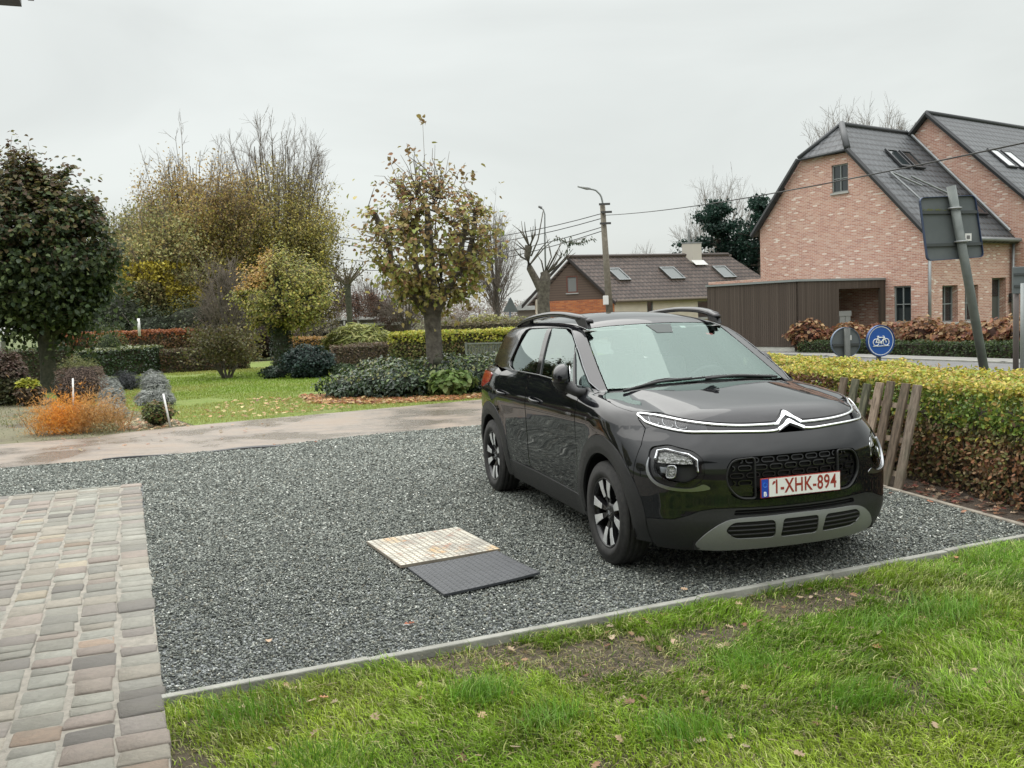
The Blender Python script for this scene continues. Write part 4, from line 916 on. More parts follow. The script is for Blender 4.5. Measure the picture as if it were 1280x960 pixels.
t, p_, R0, z0 = round_sign(1057, 428, 12.3, 'dark grey back of a round road sign behind the hedge', None, 18, 18.6, .1)
mb = MB(); mb.box((-.19, -.03, z0-.05), (.18, -.002, z0-.015)); mb.build('brace', mat('brace_dark2', (.045,.05,.05), .5), p_); mb = MB(); mb.box((.04, -.012, z0+.03), (.08, -.002, z0+.095)); mb.build('sticker', M['wht'], p_)
# board at the right edge
D = 17.0; b_ = PX(1271, 440, D); bd = thing('notice_board', 'dark board on two posts at the right edge of the view', 'sign board', (b_.x, D, GB)); b0 = Vector(bd.location)
for px, lab in ((1270, 0), (1278, 1)):
    x_ = PX(px, 400, D-lab*.6).x-b0.x; mb = MB(); mb.tube([(x_, -lab*.6, 0), (x_, -lab*.6, PX(px, 340+lab*14, D-lab*.6).z-GB)], .05 if not lab else .035, 10); mb.build('post', steel if lab else mat('post_brown', (.09,.075,.07), .6), bd, smooth=True)
tl, br_ = PX(1263, 334, D), PX(1300, 366, D); mb = MB(); mb.box((tl.x-b0.x, -.09, br_.z-GB), (br_.x-b0.x, -.05, tl.z-GB)); bb = mb.build('board', signback, bd, bevel=.01)
for f_ in (.28, .72): mb = MB(); z_ = (br_.z-GB)+(tl.z-br_.z)*f_; mb.box((tl.x-b0.x+.02, -.12, z_-.02), (br_.x-b0.x, -.088, z_+.02)); mb.build('rail', mat('rail_dark', (.045,.05,.052), .5), bb)
# grey slat fence behind the laurel bed
fa, fb = PX(583, 447, 24.6), PX(648, 447, 24.0); fz = PX(600, 428.5, 24.4).z
gf_ = thing('slat_fence', 'low grey slatted timber fence before the clipped yellow green hedge', 'fence', ((fa.x+fb.x)/2, 24.3, 0)); b0 = Vector(gf_.location)
mslat = noisy('grey_slat', (.13,.14,.13), (.19,.20,.185), 12, .85); mb = MB(); dv = (Vector((fb.x, fb.y, 0))-Vector((fa.x, fa.y, 0))); n_ = 34; L = dv.length; dv.normalize()
for i in range(n_): o_ = Vector((fa.x, fa.y, 0))-b0+dv*(L*i/n_); mb.obox(o_, dv*.026, (0, .015, 0), (0, 0, fz-.03))
mb.build('slat_panel', mslat, gf_); mb = MB(); mb.obox(Vector((fa.x, fa.y-.02, fz-.04))-b0, dv*L, (0, .05, 0), (0, 0, .04)); mb.build('top_rail', mslat, gf_)
for t_ in (0, 1): mb = MB(); mb.obox(Vector((fa.x, fa.y-.03, 0))-b0+dv*(L*t_-.03), dv*.06, (0, .06, 0), (0, 0, fz+.02)); mb.build('post', mslat, gf_)
# weathered picket panel leaning on the near hedge
wm = noisy('weathered_picket', (.18,.13,.085), (.34,.26,.19), 3.5, .9, .006, 60); g = G_(wm); 
def grain(c1, c2):
    m = mat('picket_wood', c1, .9); g = G_(m); mp_ = g.n('ShaderNodeMapping'); mp_.inputs['Scale'].default_value = (26, 26, 1.6); g.l(g.tc.outputs['Object'], mp_.inputs[0]); n1 = g.noise(1.6, 6, .65, mp_.outputs[0]); n2 = g.noise(3.2, 4)
    c = g.ramp(n1, [(.32, tuple(x*.45 for x in c1)), (.48, c1), (.68, c2)]); g.col(g.mix(g.map(n2, .5, .7, 0, .5), c, (.12,.12,.08))); g.bump(n1, .008); return m
wmats = [grain(c1, c2) for c1, c2 in (((.075,.075,.045), (.15,.14,.09)), ((.24,.18,.13), (.34,.265,.20)), ((.10,.072,.048), (.175,.13,.092)), ((.15,.115,.085), (.26,.21,.16)))]
pk = thing('picket_panel', 'weathered wooden picket panel leaning against the hedge beside the car', 'fence panel', (3.10, 7.85, .0)); b0 = Vector(pk.location)
pdir = Vector((-.25, .965, 0)).normalized(); pn_ = Vector((pdir.y, -pdir.x, 0)); start = Vector((3.19, 7.47, 0))
tall = .87; leanv = (pn_*.20 + UP*.97 + pdir*-.04).normalized()
for i in range(7):
    w = .098; o_ = start + pdir*(i*.168) - b0 + UP*.005; r4 = random.Random(i)
    lv_ = (leanv + pdir*r4.uniform(-.02, .02)).normalized(); hh = tall + r4.uniform(-.02, .03)
    mb = MB(); th_ = pdir.cross(lv_).normalized()*.022
    mb.obox(o_, pdir*w, lv_*hh, th_); mt_ = wmats[[3, 2, 2, 1, 0, 0, 2, 0, 3][i]]; mb.build('picket', mt_, pk, bevel=.004)
mb = MB()
for f_ in (.12, .45, .78):
    o_ = start - b0 + leanv*(tall*f_) + pdir.cross(leanv).normalized()*.0225; mb = MB(); mb.obox(o_ + pdir*.02, pdir*1.12, leanv*.045, pdir.cross(leanv).normalized()*.022); mb.build('rail', wmats[1], pk)
# white marker stakes and posts in the garden
def stake(a, b, D, label, r_=.012):
    p, q_ = PX(*a, D), PX(*b, D); mb = MB(); mb.tube([(0,0,0), tuple(p-q_)], r_, 8); o_ = mb.build('marker_stake', M['wht'], smooth=True); o_.location = q_; return tag(o_, label, 'stake')
stake((91, 473), (92, 520), 14.2, 'thin white upright stake among the orange fern', .014); stake((204, 492), (213, 534), 14.36, 'thin white leaning stake beside the small green shrub', .016)
stake((173, 398), (174.5, 420), 33, 'white post standing in front of the red hedge', .05)
mb = MB(); p = PX(-6, 440, 23); q_ = PX(4, 470, 23); mb.box((p.x-.6, 23, 0), (q_.x, 23.25, PX(2, 427, 23).z)); tag(mb.build('gate_pillar', M['wht'], bevel=.02), 'white pillar at the left edge behind brown shrubs', 'pillar')
# ------------------------------------------------------------------ plants
def tubes(name, lines, mt, parent=None, k=5):
    """lines: list of (points n x 3, radii n)"""
    VV, LP, n0 = [], [], 0; cs = np.cos(np.arange(k)*2*np.pi/k); sn = np.sin(np.arange(k)*2*np.pi/k)
    for P, r in lines:
        P = np.asarray(P, float); n = len(P); r = np.ones(n)*r
        T = np.gradient(P, axis=0) if n > 2 else np.repeat((P[1]-P[0])[None], n, 0); T = unit(T)
        ref = np.array([0, 0, 1.0]) if abs(T[0, 2]) < .9 else np.array([1.0, 0, 0])
        U = unit(np.cross(T, ref)); W = np.cross(T, U)
        V = P[:, None] + (U[:, None]*cs[None, :, None] + W[:, None]*sn[None, :, None])*r[:, None, None]; VV.append(V.reshape(-1, 3))
        i = np.arange(n-1)[:, None]*k; j = np.arange(k)[None]; j2 = (j+1) % k
        LP.append((n0 + np.stack([i+j, i+j2, i+k+j2, i+k+j], -1)).reshape(-1, 4)); n0 += n*k
    LPc = np.concatenate(LP); me = npmesh(name, np.concatenate(VV), LPc.ravel(), np.full(len(LPc), 4), None, True)
    return link(name, me, mt, parent)
def rv(r, s=1.0): return np.array([r.gauss(0, s), r.gauss(0, s), r.gauss(0, s)])
def grow(r, p, d, L, rad, lvl, out, tips, spread=.5, up=.15, nseg=4, kids=(3, 5), ratio=.62, minr=.006, maxl=4, wob=.16):
    d = d/np.linalg.norm(d); P = [p]; R = [rad]; q = p
    for i in range(nseg):
        d = d + rv(r, wob)*(.6 if lvl == 0 else 1) + np.array([0, 0, up]); d /= np.linalg.norm(d); q = q + d*L/nseg; P.append(q); R.append(max(rad*(1-.75*(i+1)/nseg), minr*.6))
    out.append((np.array(P), np.array(R), lvl))
    if lvl >= maxl: tips.append((q, d)); return
    n = r.randint(*kids)
    for k in range(n):
        t = r.uniform(.25, 1.0) if k else 1.0; f = t*nseg; i = min(int(f), nseg-1); pp = P[i] + (P[i+1]-P[i])*(f-i); rr = max(R[min(i+1, nseg)]*.75, minr)
        nd = d*1.0 + rv(r, spread); grow(r, pp, nd, L*ratio*r.uniform(.75, 1.2), rr, lvl+1, out, tips, spread, up, max(2, nseg-1), kids, ratio, minr, maxl, wob)
def lum(P, s=.8, k=1.0, seed=0):
    """clumpy brightness variation of real leaf colour"""
    return 1 + k*(fbm(P[:, 0]*s+11, P[:, 1]*s, seed, 2, P[:, 2]*s)-.5)
def tree(name, label, base, mt='bark', group=None, cat='tree'):
    return thing(name, label, cat, tuple(base), 0, group)
def bare_tree(label, base, H, seed, trunk=.3, name='bare_tree', mt='twig', trad=.14, maxl=5, spread=.42, up=.12, kids=(3, 4), ratio=.66, minr=.010, leafn=0, leafpal=None, lsize=.1, lband=None, group=None, lean=(0, 0)):
    t = tree(name, label, base, group=group); r = random.Random(seed); out, tips = [], []
    grow(r, np.zeros(3), np.array([lean[0], lean[1], 1.0]), H*trunk, trad, 0, out, tips, spread, up, 4, kids, ratio, minr, maxl)
    zmax = max(o[0][:, 2].max() for o in out); s = H/zmax
    out = [(o[0]*s, o[1], o[2]) for o in out]
    tubes('trunk', [(a, b) for a, b, l in out if l <= 1], M['bark'] if mt == 'twig' else M[mt], t, 7); tubes('branches', [(a, b) for a, b, l in out if l > 1], M[mt], t, 3)
    if leafn:
        A = np.concatenate([o[0][1:] for o in out if o[2] >= maxl-1]); A = A[(A[:, 2] > lband[0]*H) & (A[:, 2] < lband[1]*H)] if lband else A
        g_ = np.random.default_rng(seed); P = A[g_.integers(0, len(A), leafn)] + g_.normal(0, .22, (leafn, 3)); c = palette(leafn, leafpal, None, .2, g_)*lum(P, .7, .7, seed)[:, None]
        leaves('crown', P, lsize, c, parent=t, r=g_)
    return t
def egg(g_, n, c, rx, ry, rz, top=1.0, shell=.5):
    """points in an uneven egg volume, denser towards the outside"""
    d = unit(g_.normal(size=(n, 3))); rr = (g_.random(n)**(1/3.0))*(1-shell) + shell*g_.uniform(.82, 1.05, n)
    bump = 1 + .36*(fbm(d[:, 0]*2.2+5, d[:, 1]*2.2, 3, 3, d[:, 2]*2.2)-.5)*2
    P = d*(rr*bump)[:, None]; P[:, :2] *= (1 - np.clip(P[:, 2:], 0, 1)*(1-top)); return P*np.array([rx, ry, rz]) + np.array(c)
def pollard(name, label, base, th, tr, c, rad, arms, shoots, lps, size, cols, seed, group=None, wts=None, lo=.35, mt='bark_pale', dark=None, tpl='heart', lean=0.0, topdrop=.0, fill=.15):
    """trunk, knobby limbs and a head of upright shoots carrying big leaves"""
    t = tree(name, label, base, group=group); r = random.Random(seed); g_ = np.random.default_rng(seed)
    TR = [(np.array([(lean*-.2, 0, -.1), (0, 0, 0), (.02, 0, th*.35), (lean*.6, .02, th*.75), (lean, 0, th)]), np.array([tr*1.35, tr*1.15, tr*.98, tr*.95, tr*1.08]))]
    limbs, ends = [], []
    for i in range(arms):
        a = 2*math.pi*i/arms + r.uniform(-.4, .4); out_ = r.uniform(.3, .8)*rad[0]; p0 = np.array([lean+.6*tr*math.cos(a), .6*tr*math.sin(a), th*r.uniform(.88, 1.0)])
        p3 = np.array([math.cos(a)*out_, math.sin(a)*out_*.9, th + r.uniform(.15, .62)*(c[2]-th+rad[2])]); m_ = (p0+p3)/2 + np.array([math.cos(a), math.sin(a), -.3])*.22
        P = np.array([p0, (p0+m_)/2+rv(r, .04), m_, (m_+p3)/2+rv(r, .07), p3]); limbs.append((P, np.array([tr*.55, tr*.45, tr*.36, tr*.32, tr*.34]))); ends += [P[2], P[3], P[4], P[4]]
    cen = np.array([(lean, 0, th), (lean*.5, 0, c[2]), (0, 0, c[2]+rad[2]*.35)]); limbs.append((cen, np.array([tr*.7, tr*.5, tr*.3]))); ends += [cen[1], cen[2], cen[2]]
    for k_ in range(arms*4):
        q = np.array(c) + unit(rv(r)[None])[0]*np.array(rad)*r.uniform(.25, .62); s = ends[min(range(len(ends)), key=lambda i: np.linalg.norm(ends[i]-q) + max(0, ends[i][2]-q[2]))]; limbs.append((np.array([s, (s+q)/2+np.array([0, 0, -.05])+rv(r, .06), q]), np.array([tr*.16, tr*.12, tr*.08]))); ends += [q, q]
    tubes('trunk', TR, M[mt], t, 14); tubes('limbs', limbs, M[mt], t, 7)
    tw, LP, LA = [], [], []
    tg = egg(g_, shoots, c, *rad, top=.72, shell=.75)
    E_ = np.array(ends)
    for q in tg:
        d2 = np.linalg.norm(E_-q, axis=1) + np.clip(E_[:, 2]-q[2]+.1, 0, 9)*1.2; s = E_[np.argsort(d2)[r.randint(0, min(2, len(E_)-1))]]
        m_ = s + (q-s)*.5 + np.array([0, 0, -.06]) + rv(r, .07); m2 = s + (q-s)*.8 + rv(r, .05)
        tw.append((np.array([s, m_, m2, q]), np.array([.018, .012, .008, .004]))) 
        n = max(1, int(lps*r.uniform(.5, 1.5)*(1 - topdrop*np.clip((q[2]-c[2])/rad[2], 0, 1)))); tt_ = g_.uniform(lo, 1.02, n)[:, None]
        P = np.where(tt_ < .5, s + (m_-s)*tt_*2, m_ + (q-m_)*(tt_-.5)*2); LP.append(P + g_.normal(0, .075, (n, 3))); 
    tubes('twigs', tw, M['twig'], t, 3)
    nf_ = int(sum(len(x) for x in LP)*fill); sel = E_[g_.integers(0, len(E_), nf_)]; LP.append(sel + unit(g_.normal(size=(nf_, 3)))*(g_.random((nf_, 1))**.6)*np.array(rad)*.62)
    P = np.concatenate(LP); h = np.clip((P[:, 2]-(c[2]-rad[2]))/(2*rad[2]), 0, 1); n = len(P)
    C_ = cols(P, h, n, g_)*lum(P, 1.2, .6, seed)[:, None]
    o = unit(P-np.array(c)); leaves('crown', P, size, C_, N=o*.5+np.array([0, -.2, .75]), A=np.array([0, 0, -.7]), tpl=tpl, parent=t, r=g_, jitter=.75)
    return t
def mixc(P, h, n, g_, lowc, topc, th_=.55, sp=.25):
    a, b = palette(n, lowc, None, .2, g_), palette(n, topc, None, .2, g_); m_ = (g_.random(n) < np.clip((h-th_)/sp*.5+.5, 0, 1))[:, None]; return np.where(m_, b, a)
# main lime tree behind the car
mb_ = (-1.66, 19.7, 0)
pollard('lime_tree', 'pollarded lime tree with thin yellow brown leaves behind the car', mb_, 1.85, .185, (.05, 0, 3.28), (1.55, 1.35, 1.85), 7, 340, 13, .100,
        lambda P, h, n, g_: mixc(P, h, n, g_, [(.29,.29,.07), (.20,.25,.055), (.36,.32,.10), (.40,.33,.14), (.30,.21,.09)], [(.31,.20,.085), (.34,.20,.10), (.28,.26,.07), (.24,.24,.06), (.28,.14,.08)], .60, .5), 5, group='pollarded lime trees', topdrop=.55, mt='bark', fill=.22)
r_ = random.Random(8); tp = bpy.data.objects['lime_tree']
tw = [(np.array([(x*.45, 0, 3.9), (x*.8, 0, 4.6), (x, .0, z-.28)]), np.array([.008, .006, .003])) for x, z in [(-.02, 6.0), (-.38, 5.55), (-.80, 5.3), (.52, 5.35), (.85, 5.1), (1.1, 4.9), (-1.1, 4.9), (.22, 5.5)]]
tubes('top_shoots', tw, M['twig'], tp, 4)
P = np.array([(-.03+.03*rng.normal(), .03*rng.normal(), rng.uniform(5.5, 5.82)) for _ in range(12)] + [(x+.06*rng.normal(), .05*rng.normal(), z-.28-abs(rng.normal())*.12) for x, z in [(-.75, 5.3), (-.35, 5.5), (.75, 5.1), (.95, 4.9), (-1.05, 4.8)] for _ in range(7)])
leaves('top_leaves', P, .10, palette(len(P), [(.24,.15,.07), (.22,.18,.06)]), tpl='heart', parent=tp)
# dark burr on the trunk
mb = MB(); mb.tube([(.10, -.18, .62), (.12, -.235, .62)], [.11, .07], 12); mb.build('trunk_burr', M['ivy_bark'], tp, smooth=True)
# left lime tree, dense and dark
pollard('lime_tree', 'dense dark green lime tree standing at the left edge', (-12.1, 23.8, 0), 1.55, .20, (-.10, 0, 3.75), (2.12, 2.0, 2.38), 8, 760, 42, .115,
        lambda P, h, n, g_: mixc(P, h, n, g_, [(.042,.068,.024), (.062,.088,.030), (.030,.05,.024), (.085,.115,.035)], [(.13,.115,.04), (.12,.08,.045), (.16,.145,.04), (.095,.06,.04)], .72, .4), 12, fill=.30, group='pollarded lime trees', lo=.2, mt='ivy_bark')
# yellow pollard further back with ivy trunk
bp = (-7.55, 30, 0)
pollard('pollard_tree', 'small round yellow green tree with ivy covered trunk on the lawn edge', bp, 1.5, .26, (.25, 0, 2.55), (1.72, 1.6, 1.55), 6, 420, 26, .095,
        lambda P, h, n, g_: np.where((P[:, :1] < -.1) & (h[:, None] > .55), palette(n, [(.44,.25,.07), (.38,.29,.07)], None, .2, g_), palette(n, [(.36,.33,.07), (.27,.29,.06), (.42,.34,.10), (.18,.22,.05)], None, .2, g_)), 21, mt='ivy_bark', tpl='q', lo=.25)
pt2 = bpy.data.objects['pollard_tree']; g_ = np.random.default_rng(3); n = 1500; a = g_.uniform(0, 6.28, n); z = g_.uniform(0, 1.9, n); P = np.stack([np.cos(a)*(.30+.06*g_.random(n)), np.sin(a)*.32, z], 1)
leaves('ivy', P, .075, palette(n, [(.022,.04,.018), (.035,.055,.022)], None, .2, g_), N=np.stack([np.cos(a), np.sin(a), np.full(n, .3)], 1), parent=pt2, r=g_, mat_=M['leafgloss'])
# tall trees behind the garden
def big_tree(name, label, px, D, ytop, pybase, seed, rx, nl, cols, size=.13, band=(.1, .8), nb=150, zc=.58, tw=9, base_z=.12, rxt=1.0, tl=.9, group='tall autumn trees behind the garden', fill=.6, asc=.5):
    """ascending limbs sweeping up and out to an egg-shaped crown, each ending in a spray of fine twigs"""
    b = PX(px, pybase, D); H = PX(px, ytop, D).z; base = (b.x, D, -.1); t = tree(name, label, base, group=group); r = random.Random(seed); g_ = np.random.default_rng(seed)
    c = np.array([0, 0, H*zc]); rz = H*(1-zc)*.90; T = egg(g_, nb, c, rx, rx*.85, rz, top=rxt, shell=.55); T = T[T[:, 2] > H*base_z]
    low = T[:, 2] < c[2]; T[low, 2] = c[2] - (c[2]-T[low, 2])*(c[2]-H*base_z)/rz if rz > 0 else T[low, 2]; T = T[T[:, 2] > H*base_z*.8]
    main, fine, pts, dirs = [], [], [], []
    leaders = [np.array([(0, 0, 0), (x*.3, y*.3, H*.22), (x*.8, y*.8, H*.5), (x, y, H*.82)]) for x, y in [(r.uniform(-.35, .35)*rx, r.uniform(-.3, .3)*rx) for _ in range(4)]]
    for l_ in leaders: main.append((catmull(l_, 1.0), np.linspace(.14, .02, len(catmull(l_, 1.0)))))
    for q in T:
        l_ = leaders[min(range(4), key=lambda i: np.linalg.norm(leaders[i][3][:2]*.8-q[:2]) + r.uniform(0, .8))]; zs = q[2]*r.uniform(.28, .62); f = zs/(H*.82); i = min(int(np.interp(zs, [0, H*.22, H*.5, H*.82], [0, 1, 2, 3])), 2); u = np.interp(zs, [0, H*.22, H*.5, H*.82], [0, 1, 2, 3])-i
        s = l_[i]*(1-u) + l_[i+1]*u; m_ = s + (q-s)*np.array([.62, .62, 1-asc]) + rv(r, .12); P = catmull([s, m_, q], .9); main.append((P, np.linspace(.030, .010, len(P))))
        d0 = unit((q-m_)[None])[0]
        for k in range(tw):
            tt = r.uniform(.35, 1.0); p = m_ + (q-m_)*((tt-.35)/.65) if tt > .35 else m_; d = d0 + rv(r, .55) + np.array([0, 0, .18]); d /= np.linalg.norm(d); L = tl*r.uniform(.5, 1.2); e_ = p + d*L + np.array([0, 0, .12*L]); fine.append((np.array([p, p+d*L*.5+rv(r, .03), e_]), np.array([.009, .007, .0045]))); pts += [p+d*L*.35, p+d*L*.7, e_]
            for kk in range(2): d2 = d + rv(r, .4); d2 /= np.linalg.norm(d2); p2 = p + d*L*r.uniform(.3, .8); fine.append((np.array([p2, p2+d2*L*.5]), np.array([.007, .004]))); pts.append(p2+d2*L*.4)
    tubes('trunk', main[:4], M['bark'], t, 7); tubes('branches', main[4:], M['twig'], t, 4); tubes('twigs', fine, M['twig'], t, 3)
    A = np.array(pts); h = A[:, 2]/H; w = np.clip((h-band[0])/.10, 0, 1)*np.clip((band[1]-h)/.30, 0, 1)**1.3 + 1e-6
    P = A[g_.choice(len(A), nl, p=w/w.sum())] + g_.normal(0, .20, (nl, 3)); nf = int(nl*fill); F_ = egg(g_, nf*2, (0, 0, H*.40), rx*.85, rx*.75, H*.34, shell=0); F_ = F_[(F_[:, 2]/H > band[0])][:nf]; P = np.concatenate([P, F_]); P[:, 2] = np.maximum(P[:, 2], .3); h = P[:, 2]/H
    leaves('crown', P, size, cols(P, h, len(P), g_)*lum(P, .55, 1.0, seed)[:, None], parent=t, r=g_); return t
BO = [(.36,.265,.12), (.42,.30,.12), (.28,.22,.11), (.46,.32,.12)]; OL = [(.27,.27,.11), (.34,.32,.12), (.20,.21,.09)]; YL = [(.52,.45,.09), (.42,.38,.10), (.32,.30,.10)]
big_tree('autumn_tree', 'broad golden brown tree left of the bare topped tall tree', 258, 46, 152, 430, 31, 3.1, 34000, lambda P, h, n, g_: mixc(P, h, n, g_, YL+OL[:1], BO, .5, .3), .12, (.12, .90), 170, .60)
big_tree('autumn_tree', 'tallest tree of the garden with bare twiggy top and yellow lower leaves', 358, 49, 126, 430, 44, 3.15, 27000, lambda P, h, n, g_: mixc(P, h, n, g_, OL+YL[:2], [(.38,.32,.12), (.45,.38,.12), (.28,.22,.10)], .55, .3), .125, (.12, .74), 180, .58, tl=1.1)
big_tree('autumn_tree', 'olive tree with patches of yellow leaves beside the dark lime tree', 203, 43, 236, 430, 52, 2.1, 14000, lambda P, h, n, g_: np.where(((h > .28) & (h < .58) & (fbm(P[:, 0]*.9, P[:, 2]*.9, 2) > .50))[:, None], palette(n, YL[:1]+[(.46,.38,.05)], None, .15, g_), palette(n, OL+BO[:1], None, .2, g_)), .135, (.05, 1.1), 90, .55, fill=.8)
big_tree('autumn_tree', 'low olive brown tree half hidden by the dark lime tree', 160, 48, 240, 430, 57, 2.5, 14000, lambda P, h, n, g_: palette(n, OL+[(.16,.18,.08), (.23,.19,.08)], None, .2, g_), .14, (.03, 1.1), 80, .52, fill=.9)
big_tree('autumn_tree', 'thin dark leaved tree right of the tallest garden tree', 400, 51, 256, 430, 61, 1.7, 3200, lambda P, h, n, g_: palette(n, [(.16,.14,.055), (.22,.18,.06), (.09,.085,.04)], None, .2, g_), .14, (.15, 1.2), 60, .55, fill=.5)
big_tree('twiggy_tree', 'purple brown twiggy tree in front of the tall garden trees', 290, 39, 312, 430, 66, 1.5, 900, lambda P, h, n, g_: palette(n, [(.14,.10,.085), (.10,.08,.06)], None, .2, g_), .07, (.1, 1.2), 90, .5, tw=12, tl=.7, fill=.1)
# bare trees in the distance
BT = lambda P, h, n, g_: palette(n, [(.20,.16,.12), (.16,.13,.10)], None, .2, g_)
for px, D, yt, sd_, lab, rx_, zc_, nb_ in [(472, 64, 338, 71, 'grey bare tree rising behind the low garages', 1.7, .55, 60), (508, 60, 348, 72, 'small bare tree between garages and lime tree', 1.5, .55, 60), (622, 62, 250, 73, 'tall bare birch behind the lime tree crown', 1.7, .55, 90), (806, 75, 306, 75, 'bare tree top peeping over the brown roof', 2.2, .6, 60), (905, 72, 208, 76, 'bare tree towering over the evergreen by the brick house', 2.8, .68, 70), (872, 76, 262, 77, 'slim bare tree left of the evergreen', 1.8, .6, 50), (1055, 62, 134, 78, 'bare tree crown above the left brick roof ridge', 2.3, .78, 110), (1103, 62, 131, 79, 'bare tree crown between the two brick roof ridges', 2.3, .78, 110), (956, 70, 236, 80, 'bare tree beside the brick gable', 1.6, .6, 50), (150, 60, 258, 81, 'bare tree behind the olive trees at left', 2.4, .55, 60)]:
    big_tree('bare_tree', lab, px, D, yt, 400, sd_, rx_, 40, BT, .08, (.2, 1.2), nb_, zc_, tw=7, base_z=.25, tl=1.3, group='bare trees in the distance', fill=0, asc=.4)
for px, D, yt, sd_, lab in ((447, 60, 352, 83, 'red brown bare bush above the garages'), (485, 61, 360, 84, 'red brown twiggy bush right of the garages'), (420, 63, 358, 85, 'red twiggy bush behind the yellow tree')):
    b = PX(px, 400, D); bare_tree(lab, (b.x, D, -.1), PX(px, yt, D).z+.1, sd_, name='twiggy_bush', mt='twig_red', trunk=.22, trad=.08, maxl=5, kids=(4, 5), minr=.012, spread=.55, up=.05, group='red brown bushes in the distance', leafn=900, leafpal=[(.16,.08,.05), (.12,.07,.05)], lsize=.12, lband=(.2, 1))
for i, (px, D, yt, rw) in enumerate([(455, 74, 372, 3.2), (500, 72, 378, 3.0), (535, 74, 370, 3.4), (575, 70, 376, 3.0), (600, 76, 366, 3.6), (650, 78, 376, 3.2), (385, 72, 374, 3.0), (340, 76, 366, 3.6)]):
    b = PX(px, 400, D); g_ = np.random.default_rng(700+i); H = PX(px, yt, D).z; t = tree('distant_tree', 'hazy grey brown treetop far behind, ' + ['left of the slim pollard', 'over the garage roofs', 'left of the lime trunk', 'right of the lime trunk', 'left of the grey roofed house', 'behind the grey roofed house', 'under the tall autumn tree', 'behind the yellow tree'][i], (b.x, D, -.1), group='distant treeline')
    P = egg(g_, 2600, (0, 0, H*.5), rw, 2, H*.52, shell=.2); P[:, 2] = np.abs(P[:, 2]); leaves('crown', P, .26, palette(2600, [(.22,.17,.14), (.26,.21,.18), (.20,.14,.11), (.18,.17,.13)], None, .15, g_), parent=t, r=g_, tpl='long')
    tubes('trunk', [(np.array([(0,0,0), (0,0,H*.6)]), np.array([.15,.06]))], M['bark'], t, 5)
# narrow pole-like pollard in the distance and bare trunk
b = PX(437, 415, 38); t = tree('pollard_tree', 'slim dark pollard with a sparse tuft of leaves before the garages', (b.x, 38, -.1)); H = PX(437, 352, 38).z
r_ = random.Random(4); tubes('trunk', [(np.array([(0,0,0), (.03,0,H*.5), (0,0,H)]), np.array([.13,.12,.14]))], M['ivy_bark'], t, 9)
L_ = [(np.array([(0,0,H-.05), (x*.5, y*.5, H+z*.5), (x, y, H+z)]), np.array([.07,.03,.008])) for x, y, z in [(r_.uniform(-.9, .9), r_.uniform(-.6, .6), r_.uniform(.3, 1.0)) for _ in range(26)]]
tubes('limbs', L_, M['twig'], t, 4); P = np.concatenate([l[0][1:] for l in L_]); P = P[rng.integers(0, len(P), 300)] + rng.normal(0, .16, (300, 3)); leaves('crown', P, .10, palette(300, [(.07,.07,.03), (.11,.09,.03)]), parent=t)
# pruned pollard beside the car roof
b = PX(680, 400, 35); t = tree('pollard_tree', 'bare pruned pollard tree with thick forked trunk left of the utility pole', (b.x, 35, -.1)); bz = np.array([b.x, 35, -.1])
def w3(px, py, D=35): return np.array(PX(px, py, D)) - bz
tubes('trunk', [(np.array([(0,0,0), w3(680, 392), w3(679, 372), w3(680, 352)]), np.array([.30,.26,.24,.26])), (np.array([w3(679, 366), w3(670, 350), w3(662, 335), w3(659, 320), w3(661, 307)]), np.array([.20,.15,.13,.13,.15])), (np.array([w3(680, 356), w3(682, 344), w3(680, 339)]), np.array([.24,.20,.16]))], M['bark'], t, 10)
sh = [((661,307),(654,292),(644,282)), ((661,307),(657,290),(656,279)), ((662,308),(668,292),(671,278)), ((664,320),(672,300),(681,262)), ((663,330),(680,310),(690,297)), ((681,340),(690,322),(688,297)), ((683,340),(697,318),(703,298)), ((684,342),(702,322),(701,310)), ((680,340),(676,328),(673,322)), ((660,315),(650,305),(643,300)), ((659,325),(649,318),(646,312)), ((684,342),(706,326),(716,314)), ((662,312),(666,300),(664,285)), ((683,343),(695,330),(707,312))]
r_ = random.Random(9); L_ = []
for a_, b_, c_ in sh:
    for k in range(2): j = lambda s=3: (r_.gauss(0, s), r_.gauss(0, s)); jb, jc = j(1.5), j(3); L_.append((np.array([w3(*a_), w3(b_[0]+jb[0], b_[1]+jb[1], 35+r_.uniform(-.4, .4)), w3(c_[0]+jc[0], c_[1]+jc[1], 35+r_.uniform(-.8, .8))]), np.array([.035,.022,.008])))
tubes('shoots', L_, M['bark'], t, 5)
hb = [np.array([w3(694, 295), w3(703, 300), w3(712, 304)]), np.array([w3(712, 304), w3(722, 300), w3(733, 297)]), np.array([w3(712, 304), w3(730, 303), w3(744, 298)]), np.array([w3(704, 320), w3(711, 308), w3(713, 295)])]
tubes('leafy_twigs', [(h_, .012) for h_ in hb], M['twig'], t, 4); P = np.concatenate([h_[0] + (h_[2]-h_[0])*np.linspace(0, 1, 26)[:, None] for h_ in hb]) + rng.normal(0, .05, (104, 3)); leaves('crown', P, .15, palette(104, [(.035,.055,.028), (.05,.065,.03)]), N=np.array([0, -1, .2]), A=np.array([.2, 0, -1.0]), jitter=.3, tpl='long', parent=t, wide=1.3)
